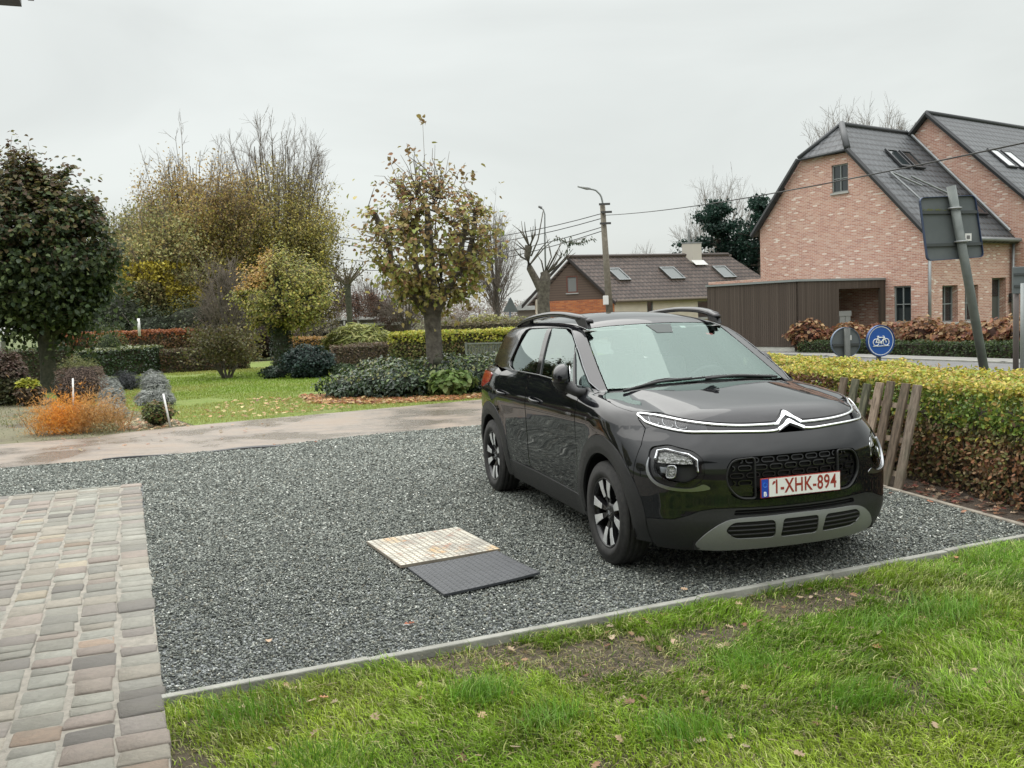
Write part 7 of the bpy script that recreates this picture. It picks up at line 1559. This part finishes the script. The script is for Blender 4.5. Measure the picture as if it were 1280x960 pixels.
# strip between the chrome lines
st_ = np.array([(x-.003, y, z) for x, y, z in hood_front[:-1]] + [(.256,.745,.968)] + [(.285,.765,.940)] + [(p[0], p[1], p[2]-.003) for p in line2[::-1]]); st_[0] = (.638,0,.973); 
sto = np.concatenate([st_, (st_*np.array([1,-1,1]))[::-1][1:-1]])
panel('nose_strip', snap(sto, mC), mC, CM['gloss'], car, sp=.02, off=-.006, t=.015, gap=-.002)
def cb(pts, w, **k): return bead('chrome_line', snap(catmull(pts, .02), mC), mC, w, .006, CM['chrome'], car, snapit=False, mirror=True, **k)
lo = .0065
l1 = [(.703,-.070,.914-lo)] + [(x, -y, z-lo) for x, y, z in line1[2:]]
l2 = [(.730,-.088,.867+lo)] + [(x, -y, z+lo*.9) for x, y, z in line2[2:]]
tip = [(.262,-.744,.960)]
cb(l1 + tip + l2[::-1], .0145)
ins = [(.60,-.505,.916),(.44,-.635,.938),(.38,-.70,.948),(.365,-.735,.946),(.41,-.742,.934),(.52,-.69,.919),(.60,-.60,.902),(.655,-.515,.892)]
for k in range(3):
    s_ = k*.3; base = np.array([(.405,-.725,.938),(.425,-.722,.922),(.47,-.69,.916),(.475,-.672,.925)]) if k == 0 else None
    t0 = [0.0, .33, .62][k]
    A_ = np.array((.33,-.695,.952)); B_ = np.array((.57,-.530,.924)); A2 = np.array((.37,-.720,.920)); B2 = np.array((.61,-.560,.890))
    p0 = A_+(B_-A_)*t0; p1 = A2+(B2-A2)*(t0+.02); p2 = A2+(B2-A2)*(t0+.20); p3 = A_+(B_-A_)*(t0+.25)
    bead('lamp_element', snap(catmull([p0, p1, p2, p3*.35+p2*.65], .01), mC), mC, .0045, .003, CM['satin'], car, snapit=False, mirror=True, off=.001)
panel('daytime_lamp', snap([(.608,-.487,.924),(.43,-.618,.948),(.335,-.675,.960),(.272,-.730,.960),(.31,-.748,.940),(.35,-.740,.928),(.42,-.708,.909),(.51,-.655,.895),(.60,-.575,.884),(.650,-.487,.884)], mC), mC, CM['lens'], car, sp=.03, off=.003, t=0, mirror=True, roll=0)
# badge: two stacked open arrows
def arrow(zu, zl, zf, zfl, yw=.085):
    U = [(.72,-yw,zf),(.70,-.045,zf+(zu-zf)*.42),(.66,-.014,zu-.004),(.655,0,zu),(.66,.014,zu-.004),(.70,.045,zf+(zu-zf)*.42),(.72,yw,zf)]
    Lw = [(.72,yw*.93,zfl),(.71,.045,zfl+(zl-zfl)*.52),(.68,0,zl),(.71,-.045,zfl+(zl-zfl)*.52),(.72,-yw*.93,zfl)]
    panel('badge_arrow', snap(U+Lw, mC), mC, CM['chrome'], car, sp=.012, off=.008, t=.016, gap=0, roll=.002)
arrow(.969, .948, .9140, .9005, .083); arrow(.925, .904, .882, .868, .088)
# lower bumper: matt black
lb = [(x, y, z-.001) for x, y, z in lowline] + [(.49,.83,.37),(.485,.83,.24),(.50,.80,.215),(.60,.66,.205),(.68,.45,.20),(.74,.2,.20),(.75,0,.20)]
lbh = np.array(lb); lbo = np.concatenate([lbh, (lbh*np.array([1,-1,1]))[::-1][1:-1]])
slot = roundc([(.8,-.39,.444),(.81,0,.441),(.8,.39,.444),(.79,.40,.414),(.8,.0,.411),(.79,-.40,.414)], .01, 3)
sk = [(.806,0,.405),(.80,.20,.402),(.769,.374,.398),(.745,.46,.378),(.70,.540,.318),(.650,.590,.245),(.640,.58,.222),(.669,.469,.207),(.72,.25,.206),(.745,0,.207)]
skh = np.array(sk); sko = np.concatenate([skh, (skh*np.array([1,-1,1]))[::-1][1:-1]])
ops = [roundc([(.76,-.41,.377),(.80,-.165,.379),(.79,-.152,.275),(.745,-.385,.279),(.74,-.45,.33)], .028, 4), roundc([(.805,-.115,.380),(.805,.115,.380),(.78,.12,.272),(.78,-.12,.272)], .022, 4)]
ops.append(ops[0]*np.array([1,-1,1]))
panel('lower_bumper', snap(lbo, mC), mC, CM['plastic'], car, sp=.03, t=.03, holes=[slot], gap=.0005)
def lowf(P): return np.zeros(len(P))
panel('skid_plate', snap(catmull(sko, .02, True), mC), mC, CM['silver'], car, sp=.022, t=.02, off=.012, holes=ops, gap=0, roll=.004)
for o_ in ops: 
    panel('intake', snap(inset2(o_[:, 1:], -.004)@np.array([[0,1,0],[0,0,1]])+np.array([.78,0,0]), mC), mC, CM['dark'], car, sp=.04, off=.0015, t=0, roll=0)
    y0, y1 = o_[:, 1].min(), o_[:, 1].max(); z0, z1 = o_[:, 2].min(), o_[:, 2].max()
    for k in range(1, 4):
        z = z0+(z1-z0)*k/4; ins_ = [y for y in np.linspace(y0, y1, 60) if inpoly(np.array([y]), np.array([z]), o_[:, 1:])[0]]
        bead('intake_slat', snap([(.78, y, z) for y in np.linspace(min(ins_), max(ins_), 8)], mC), mC, .010, .010, CM['plastic'], car, off=.0, snapit=False, prof=[(-.5,-.2),(-.3,.9),(.6,.5),(.5,-.2)])
panel('slot_back', snap(inset2(slot[:, 1:], -.006)@np.array([[0,1,0],[0,0,1]])+np.array([.8,0,0]), mC), mC, CM['dark'], car, sp=.05, off=-.028, t=0, roll=0)
bead('intake_slat', snap([(.8, y, .428) for y in np.linspace(-.40,.40,14)], mC), mC, .006, .006, CM['plastic'], car, off=-.02, snapit=False)
# grille
panel('grille_back', snap(inset2(grille_hole[:, 1:], -.01)@np.array([[0,1,0],[0,0,1]])+np.array([.78,0,0]), mC), mC, CM['dark'], car, sp=.04, off=-.033, t=0, roll=0)
gh2 = inset2(grille_hole[:, 1:], .004)
mesh_parts = []
for r_i, z in enumerate((.722, .679, .636, .593, .55)):
    for k in range(-6, 7):
        yc = k*.094 + (.047 if r_i % 2 else 0)
        if abs(yc) > .44: continue
        if z < .62 and abs(yc) < .25: continue
        cap = [(yc + .024 + .0135*math.cos(a), z + .0135*math.sin(a)) for a in np.linspace(-math.pi/2, math.pi/2, 6)] + [(yc - .024 + .0135*math.cos(a), z + .0135*math.sin(a)) for a in np.linspace(math.pi/2, 3*math.pi/2, 6)]
        cp_ = np.array(cap); ok_ = inpoly(cp_[:, 0], cp_[:, 1], gh2)
        if ok_.sum() < 5: continue
        if not ok_.all(): cp_ = cp_[ok_]
        mesh_parts.append((cp_, bool(ok_.all())))
Vs, Fs = [], []
for cp_, full in mesh_parts:
    P = snap(np.stack([np.full(len(cp_), .79), cp_[:, 0], cp_[:, 1]], 1), mF); Nn = grad(P); T = unit((np.roll(P, -1, 0)-np.roll(P, 1, 0)) if full else np.gradient(P, axis=0)); B = np.cross(Nn, T); n0 = len(Vs); n = len(P)
    pr = [(-.5, 0), (-.35, 1), (.35, 1), (.5, 0)]
    for i in range(n):
        for a_, b_ in pr: Vs.append(P[i] + B[i]*a_*.009 + Nn[i]*(b_*.012-.030))
    for i in range(n if full else n-1):
        for j in range(3): Fs.append((n0+i*4+j, n0+i*4+j+1, n0+((i+1) % n)*4+j+1, n0+((i+1) % n)*4+j))
me = bpy.data.meshes.new('grille_mesh'); me.from_pydata([tuple(v) for v in Vs], [], Fs); bm = bmesh.new(); bm.from_mesh(me); bmesh.ops.recalc_face_normals(bm, faces=bm.faces); bm.to_mesh(me); bm.free()
link('grille_mesh', me, CM['gloss'], car)
brk = roundc([(.775,-.272,.738),(.762,-.40,.728),(.752,-.435,.66),(.752,-.435,.59),(.77,-.37,.506),(.79,-.272,.503)], [.02,.06,.05,.06,.05,.02], 5)
bead('grille_frame', snap(brk, mC), mC, .012, .012, CM['plastic'], car, off=-.012, close=True, mirror=True, snapit=False)
panel('grille_insert', snap([(.76,-.285,.575),(.75,-.425,.58),(.765,-.365,.515),(.79,-.285,.512)], mC), mC, CM['gloss'], car, sp=.02, off=-.02, t=.01, mirror=True)
# headlamps in the bumper
lampm = lampo*np.array([1,-1,1])
podm = podo*np.array([1,-1,1])
hb_ = panel('headlamp', snap(podo, mC), mC, CM['gloss'], car, holes=[lampo], sp=.02, off=-.012, t=.02, mirror=True, gap=-.003)
for sgn, host in ((1, hb_[0]), (-1, hb_[1])):
    k = np.array([1, sgn, 1])
    def side(o_):  # mirror a right-hand child to the other side when needed
        if sgn == -1:
            for v in o_.data.vertices: v.co.y *= -1
            o_.data.flip_normals()
        o_.parent = host; return o_
    side(panel('lamp_bowl', snap(lampo, mC), mC, CM['bowl'], car, sp=.03, off=-.075, t=0, gap=-.004, roll=0, smoothn=False))
    side(panel('reflector', snap([(.505,-.757,.778),(.54,-.712,.789),(.648,-.602,.757),(.675,-.60,.712),(.59,-.72,.716),(.52,-.775,.718)], mC), mC, CM['reflector'], car, sp=.03, off=-.032, t=.01, smoothn=False))
    side(panel('lamp_panel', snap([(.535,-.785,.700),(.60,-.74,.695),(.60,-.74,.65),(.55,-.78,.655)], mC), mC, CM['satin'], car, sp=.03, off=-.05, t=.01, smoothn=False))
    rim_ = snap(roundc([(.510,-.780,.730),(.498,-.757,.782),(.533,-.715,.792),(.645,-.617,.768),(.684,-.582,.735),(.692,-.579,.66)], .0, 3), mC)
    side(bead('lamp_bezel', rim_, mC, .016, .008, CM['chrome'], car, off=-.018, snapit=False))
    fo = [(.60, -.700 + .058*math.copysign(abs(math.cos(a))**.6, math.cos(a)), .666 + .036*math.copysign(abs(math.sin(a))**.6, math.sin(a))) for a in np.linspace(0, 2*math.pi, 29)[:-1]]
    side(bead('fog_lamp_ring', snap(fo, mC), mC, .012, .012, CM['chrome'], car, off=-.022, close=True, snapit=False))
    side(panel('fog_lamp', snap(fo, mC), mC, CM['reflector'], car, sp=.02, off=-.025, t=.01, smoothn=False))
    side(panel('lamp_glass', snap(lampo, mC), mC, CM['lens'], car, sp=.03, off=-.009, t=0, gap=-.003, roll=0))
cres = [(.48,-.795,.74),(.490,-.812,.66),(.535,-.795,.600),(.60,-.735,.567),(.68,-.62,.556),(.725,-.525,.570),(.71,-.555,.596),(.695,-.592,.582),(.665,-.640,.573),(.60,-.732,.584),(.54,-.786,.612),(.503,-.803,.665)]
panel('lamp_trim', snap(catmull(cres, .02, True), mC), mC, CM['satin'], car, sp=.02, off=.004, t=.012, mirror=True, gap=0)
# wheel arch claddings and sills
def clad(name, cx, a0, a1, extra0, extra1, ro_=.490, ri_=.378):
    o_ = arc(cx, ro_, a0, a1, 30); i_ = arc(cx, ri_, a1, a0, 26)
    pts = list(extra0) + o_ + list(extra1) + i_
    panel(name, ss([(p[0], p[2]) for p in pts]), mS, CM['plastic'], car, sp=.025, off=.007, t=.02, mirror=True, gap=0, roll=.004)
clad('arch_cladding', 0, 8, 176.5, [(.372,0,.24),(.482,0,.24)], [(-.497,0,.22),(-.385,0,.22)])
clad('arch_cladding', -2.604, 3.5, 174, [(-2.222,0,.22),(-2.107,0,.22)], [(-3.09,0,.27),(-2.985,0,.25)])
panel('sill', ss([(-.495,.347),(-1.3,.358),(-2.11,.362),(-2.11,.20),(-1.3,.195),(-.495,.20)]), mS, CM['plastic'], car, sp=.04, off=.007, t=.02, mirror=True, gap=0, roll=.004)
# underbody and inner lining
mb = MB()
mb.box((-3.1,-.60,.20),(.55,.60,.50)); mb.box((-2.15,-.80,.21),(-.45,.80,.36)); mb.box((.40,-.60,.22),(.66,.60,.45)); mb.box((-.35,-.62,.5),(.50,.62,.85))
mb.build('underbody', CM['dark'], car)
for cx in (0, -2.604):
    for sg in (1, -1):
        mb = MB(); vs_, fs_ = [], []
        A_ = np.linspace(-10, 190, 26)
        for a in A_:
            for y_ in (.845, .60): vs_.append((cx+.395*math.cos(R_(a)), sg*y_, .325+.395*math.sin(R_(a))))
        mb.add(vs_, [(2*i, 2*i+1, 2*i+3, 2*i+2) for i in range(25)]); mb.build('wheel_arch_liner', CM['dark'], car)
# lining behind the lower body so that no gap shows daylight
def inner(x, y, z): return lower(x, y, z) + .035
lin = [(-.40,.25),(.30,.25),(.42,.25),(.42,.85),(.36,.90),(-.1,.98),(-.35,1.02),(-3.2,1.03),(-3.2,.28),(-2.2,.28)]
liner_h = [[(cx+.40*math.cos(a), -.8, .325+.40*math.sin(a)) for a in np.linspace(0, 2*math.pi, 30)[:-1]] for cx in (0, -2.604)]
panel('inner_panel', np.array([(x, -.8, z) for x, z in lin]), mS, CM['dark'], car, holes=[np.array([p for p in h if True]) for h in []], sp=.08, t=0, gap=0, roll=0, f=lambda x, y, z: np.maximum(inner(x, y, z), np.minimum(.40-np.minimum(np.hypot(x, z-.325), np.hypot(x+2.604, z-.325)), np.abs(y)-.6)), mirror=True, smoothn=False)
nb = np.array([(.8,-.55,.26),(.8,.55,.26),(.75,.55,.80),(.75,-.55,.80)])
panel('inner_panel', nb, mF, CM['dark'], car, sp=.06, t=0, gap=0, roll=0, f=lambda x, y, z: lower(x+.08, y, z)+.01, smoothn=False)
# cabin
mb = MB(); mb.box((-2.9,-.70,.36),(-.45,.70,.42)); mb.box((-3.0,-.66,.42),(-2.75,.66,1.0)); mb.build('cabin_floor', CM['dark'], car)
mb = MB(); mb.prism([(-.30,-.68,.94),(-.42,-.68,1.005),(-.72,-.68,1.015),(-.86,-.68,.93),(-.80,-.68,.60),(-.35,-.68,.60)], (0,1.36,0)); mb.build('dashboard', mat('dash_grey', (.045,.047,.05), .7), car, bevel=.02, seg=3)
mb = MB(); mb.prism([(-.60,.22,1.00),(-.80,.22,1.045),(-.86,.22,.98),(-.80,.22,.93)], (0,.30,0)); mb.build('instrument_hood', CM['plastic'], car, bevel=.02, seg=3)
mb = MB(); ax = Vector((-.93,0,.36)).normalized(); cw = Vector((-.93,.37,.965)); u_ = Vector((0,1,0)); w_ = ax.cross(u_)
mb.tube([cw + (u_*math.cos(a)+w_*math.sin(a))*.185 for a in np.linspace(0, 2*math.pi, 33)], .015, 8, False); mb.obox(cw - u_*.17 - w_*.03, u_*.34, w_*.05, ax*.02); mb.obox(cw - u_*.04 - w_*.17, u_*.08, w_*.17, ax*.02); mb.tube([cw, cw - ax*.25], .03, 8)
mb.build('steering_wheel', CM['plastic'], car, smooth=False)
def seat(x, y, w, rear=False):
    mb = MB(); h = w/2
    mb.prism([(x+.25,y-h,.55),(x+.27,y-h,.66),(x-.22,y-h,.62),(x-.24,y-h,.50)], (0,w,0))
    mb.prism([(x-.18,y-h*.92,.62),(x-.28,y-h*.92,.60),(x-.46,y-h*.85,1.14),(x-.36,y-h*.85,1.20)], (0,w*.88,0))
    s_ = mb.build('seat', CM['seat'], car, bevel=.04, seg=4, smooth=True)
    for yy in ((y,) if not rear else (y-.40, y+.40)):
        mb = MB(); mb.box((x-.50,yy-.12,1.21),(x-.40,yy+.12,1.39)); mb.build('headrest', CM['seat'], s_, bevel=.035, seg=4, smooth=True)
seat(-1.30,-.36,.50); seat(-1.30,.36,.50); seat(-2.05,0,1.25,True)
mb = MB(); mb.prism([(-1.01,-.56,1.44),(-1.06,-.56,1.45),(-1.14,-.56,1.40),(-1.12,-.56,1.39)], (0,.42,0)); mb.build('sun_visor', CM['trimgrey'], car); mb = MB(); mb.prism([(-1.01,.16,1.44),(-1.06,.16,1.45),(-1.14,.16,1.40),(-1.12,.16,1.39)], (0,.40,0)); mb.build('sun_visor', CM['trimgrey'], car)
mb = MB(); mb.box((-1.02,-.12,1.345),(-.99,.12,1.41)); mb.build('rear_view_mirror', CM['plastic'], car, bevel=.012, seg=3)
# wing mirrors, folded in along the doors
for sg in (-1, 1):
    def shell(name, par, mt, cut=None, k_=1.0):
        bm = bmesh.new(); bmesh.ops.create_uvsphere(bm, u_segments=36, v_segments=22, radius=1)
        for v in bm.verts:
            x, y, z = v.co; x = math.copysign(abs(x)**.8, x); z = math.copysign(abs(z)**.85, z)
            if cut is not None: z = min(z, cut)
            Y = y*.072 if y > 0 else y*.030
            v.co = ((-.625 if sg < 0 else -.93) + x*.105*k_, sg*((.876 if sg < 0 else .815) + Y*k_*1.25 + .03*x), 1.143 + z*.094*k_ - .012*x)
        bmesh.ops.recalc_face_normals(bm, faces=bm.faces)
        me = bpy.data.meshes.new(name); bm.to_mesh(me); bm.free(); me.shade_smooth(); return link(name, me, mt, par)
    o_ = shell('wing_mirror', car, CM['paint']); shell('mirror_base', o_, CM['plastic'], -.22, 1.03)
    mb = MB(); mb.tube([(-.47 if sg < 0 else -.78, sg*.78, 1.035), (-.52 if sg < 0 else -.83, sg*.83, 1.045), (-.56 if sg < 0 else -.87, sg*(.875 if sg < 0 else .82), 1.085)], [.036,.032,.045], 12); mb.build('mirror_arm', CM['plastic'], o_, smooth=True)
    mb = MB(); pts = [((-.625 if sg < 0 else -.93)+.088*math.cos(a), sg*((.838 if sg < 0 else .78)+.03*math.cos(a)), 1.152+.070*math.sin(a)) for a in np.linspace(0, 2*math.pi, 25)[:-1]]; mb.prism(pts, (0, -.003*sg, 0)); mb.build('mirror_glass', CM['chrome'], o_)
# door handles
for dpair, xs in ((dd1, (-1.46,-1.26)), (dd2, (-2.32,-2.12))):
    for sg, dr in ((-1, dpair[0]), (1, dpair[1])):
        pts = snap([(x, -.9, .925+.010*((x-xs[0])/(xs[1]-xs[0])-.5)*-2) for x in np.linspace(xs[0], xs[1], 9)], mS); pts[:, 1] *= -sg
        offs = np.array([.004,.028,.037,.040,.041,.040,.037,.028,.004]); pts[:, 1] += sg*offs
        mb = MB(); vs_ = []; n = len(pts)
        for i, p in enumerate(pts):
            hh = .013 if 0 < i < n-1 else .009
            for a in np.linspace(0, 2*math.pi, 9)[:-1]: vs_.append((p[0], p[1]+sg*.008*math.cos(a), p[2]+hh*math.sin(a)))
        mb.add(vs_, [(i*8+j, i*8+(j+1) % 8, (i+1)*8+(j+1) % 8, (i+1)*8+j) for i in range(n-1) for j in range(8)] + [tuple(range(8)), tuple(range((n-1)*8, n*8))])
        mb.build('door_handle', CM['paint'], dr, smooth=True)
# roof rails
rk = np.array([(-2.62,1.490),(-2.42,1.530),(-2.1,1.562),(-1.75,1.578),(-1.45,1.574),(-1.25,1.560),(-1.1,1.541),(-.99,1.518)])
for sg in (-1, 1):
    P = catmull([(x, sg*(.560-.12*max(0, (x+1.3))), z) for x, z in rk], .04); n = len(P); vs_ = []
    for i, p in enumerate(P):
        t_ = i/(n-1); hh = .026*(1 if .06 < t_ < .93 else .75); ww = .030*(1 if t_ < .9 else 1-(t_-.9)*3)
        for (a, b) in ((-1,-.55),(-1,.35),(-.6,.9),(.2,1),(.85,.7),(1,.1),(.8,-.6)): vs_.append((p[0], p[1]+sg*a*ww, p[2]+b*hh-.012))
    mb = MB(); mb.add(vs_, [(i*7+j, i*7+(j+1) % 7, (i+1)*7+(j+1) % 7, (i+1)*7+j) for i in range(n-1) for j in range(7)] + [tuple(range(7)), tuple(range((n-1)*7, n*7))])
    me = mb.mesh('roof_rail'); bm = bmesh.new(); bm.from_mesh(me); bmesh.ops.recalc_face_normals(bm, faces=bm.faces); bm.to_mesh(me); bm.free(); me.shade_smooth()
    rail = link('roof_rail', me, CM['gloss'], car)
    for x0_, x1_, zt in ((-1.26,-.985,1.545), (-2.60,-2.28,1.53)):
        mb = MB(); fr0 = x0_ > -2
        mb.prism([(x1_, sg*.515, 1.452),(x0_+.12, sg*.53, 1.48),(x0_, sg*.54, 1.572),(x1_-.05, sg*.52, 1.540)] if fr0 else [(x1_, sg*.535, 1.50),(x0_+.10, sg*.535, 1.47),(x0_, sg*.535, 1.49),(x1_, sg*.535, 1.56)], (0, sg*.036, 0)); mb.build('rail_foot', CM['plastic'], rail, bevel=.008)
# wheels
def wheel(cx, sg, steer=0):
    t = bpy.data.objects.new('wheel', None); C.objects.link(t); t.parent = car; t.location = (cx, sg*.775, .325); t.rotation_euler = (0, 0, steer); t.empty_display_size = .1
    def lathe(name, prof, mt, k=64, smooth=True):
        vs_ = [(r_*math.cos(2*math.pi*i/k), sg*y_, r_*math.sin(2*math.pi*i/k)) for i in range(k) for y_, r_ in prof]; m_ = len(prof)
        fs_ = [(i*m_+j, i*m_+j+1, ((i+1) % k)*m_+j+1, ((i+1) % k)*m_+j) for i in range(k) for j in range(m_-1)]
        me = bpy.data.meshes.new(name); me.from_pydata(vs_, [], fs_); bm = bmesh.new(); bm.from_mesh(me); bmesh.ops.recalc_face_normals(bm, faces=bm.faces); bm.to_mesh(me); bm.free()
        if smooth: me.shade_smooth()
        return link(name, me, mt, t)
    ty = lathe('tyre', [(.072,.214),(.088,.226),(.096,.245),(.099,.268),(.096,.270),(.097,.283),(.094,.285),(.090,.302),(.080,.316),(.068,.3225),(.060,.3235),(.058,.317),(.053,.317),(.051,.3245),(.024,.3252),(.022,.3185),(.016,.3185),(.014,.3255),(-.014,.3255),(-.016,.3185),(-.022,.3185),(-.024,.3252),(-.051,.3245),(-.053,.317),(-.058,.317),(-.060,.3235),(-.08,.316),(-.095,.29),(-.098,.26),(-.08,.22)], CM['tyre'], 96)
    rimo = lathe('rim', [(.078,.222),(.084,.220),(.084,.214),(.070,.206),(.05,.198),(-.06,.190),(-.07,.20)], CM['rimblack'])
    mb = MB()
    hub = [(.062,.0),(.062,.030),(.056,.060),(.03,.075),(-.02,.08)]
    lathe('hub', hub, CM['rimblack'])
    mb = MB(); mbd = MB()
    for k in range(4):
        for s_ in (-1, 1):
            a = math.pi/2*k + R_(6) + s_*R_(17.5)
            ca, sa = math.cos(a), math.sin(a)
            def pt(r_, w_, y_): return (r_*ca - w_*sa, sg*y_, r_*sa + w_*ca)
            rr = [.060, .10, .15, .205]; wa = [.011, .018, .024, .033]; yy = [.060, .070, .078, .080]
            # machined face
            f0 = [pt(r_, -s_*w_*.9, y_) for r_, w_, y_ in zip(rr[1:], wa[1:], yy[1:])] + [pt(r_, s_*w_*1.0, y_) for r_, w_, y_ in zip(rr[::-1][:3], wa[::-1][:3], yy[::-1][:3])]
            mb.prism(f0, (0, -sg*.004, 0))
            f1 = [pt(r_, -w_*1.05, y_-.005) for r_, w_, y_ in zip(rr, wa, yy)] + [pt(r_, w_*1.05, y_-.005) for r_, w_, y_ in zip(rr[::-1], wa[::-1], yy[::-1])]
            mbd.prism(f1, (0, -sg*.035, 0))
    mb.build('spoke_face', CM['alloy'], rimo, bevel=.0015); mbd.build('spokes', CM['rimblack'], rimo)
    rimo2 = MB(); 
    for k in range(5):
        a = 2*math.pi*k/5; rimo2.cyl((.034*math.cos(a), sg*.058, .034*math.sin(a)), .006, .008, (0, sg, 0), 8)
    for q_ in (0, 1): rimo2.tube([(-.013, sg*.0635, -.012+q_*.011), (0, sg*.0645, .0+q_*.011), (.013, sg*.0635, -.012+q_*.011)], .0025, 5)
    rimo2.build('wheel_badge', CM['satin'], rimo)
    mb = MB(); mb.cyl((0, sg*-.02, 0), .14, .02*sg, (0,1,0), 32); mb.build('brake_disc', CM['satin'], rimo)
for cx in (0, -2.604):
    for sg in (-1, 1): wheel(cx, sg)
# number plate
mb = MB(); mb.box((.808,-.260,.5085),(.818,.260,.6195)); pl = mb.build('number_plate', CM['platered'], car, bevel=.003)
def flat(name, y0, z0, y1, z1, x, m_, r_=.004):
    mb = MB(); p = roundc([(x,y0,z0),(x,y1,z0),(x,y1,z1),(x,y0,z1)], r_, 3); mb.prism([tuple(q_) for q_ in p], (-.001,0,0)); return mb.build(name, m_, pl)
flat('plate_face', -.208, .513, .256, .615, .8192, CM['platewhite']); flat('plate_band', -.256, .513, -.213, .615, .8192, CM['plateblue'])
def text(name, s, size, loc, m_, parent, sx=1.0, rot=(math.pi/2, 0, math.pi/2), ext=.0004, bold=0.0, al='CENTER'):
    cu = bpy.data.curves.new(name, 'FONT'); cu.body = s; cu.size = size; cu.align_x = al; cu.align_y = 'CENTER'; cu.extrude = ext; cu.offset = bold; cu.space_character = 1.08
    o_ = bpy.data.objects.new(name, cu); C.objects.link(o_); bpy.context.view_layer.update()
    me = bpy.data.meshes.new_from_object(o_); bpy.data.objects.remove(o_); 
    for v in me.vertices: v.co.x *= sx
    me.transform(Matrix.Translation(loc) @ Matrix.Rotation(rot[2], 4, 'Z') @ Matrix.Rotation(rot[0], 4, 'X'))
    return link(name, me, m_, parent)
text('plate_letters', '1-XHK-894', .112, (.8198, .026, .564), CM['platered'], pl, .73, bold=.0018)
text('plate_letters', 'B', .036, (.8198, -.2345, .530), CM['platelet'], pl, 1, bold=.001)
mb = MB(); mb.add([(.8199,-.1805,.6005),(.8199,-.1680,.6005),(.8199,-.1680,.590),(.8199,-.1875,.578),(.8199,-.1875,.588)], [(0,4,3,2,1)]); mb.build('plate_letters', CM['platered'], pl)
mb = MB(); mb.tube([(.8196, -.2345+.0125*math.cos(a), .582+.0125*math.sin(a)) for a in np.linspace(0, 2*math.pi, 17)], .0022, 4, False); mb.build('plate_ring', CM['starblue'], pl)
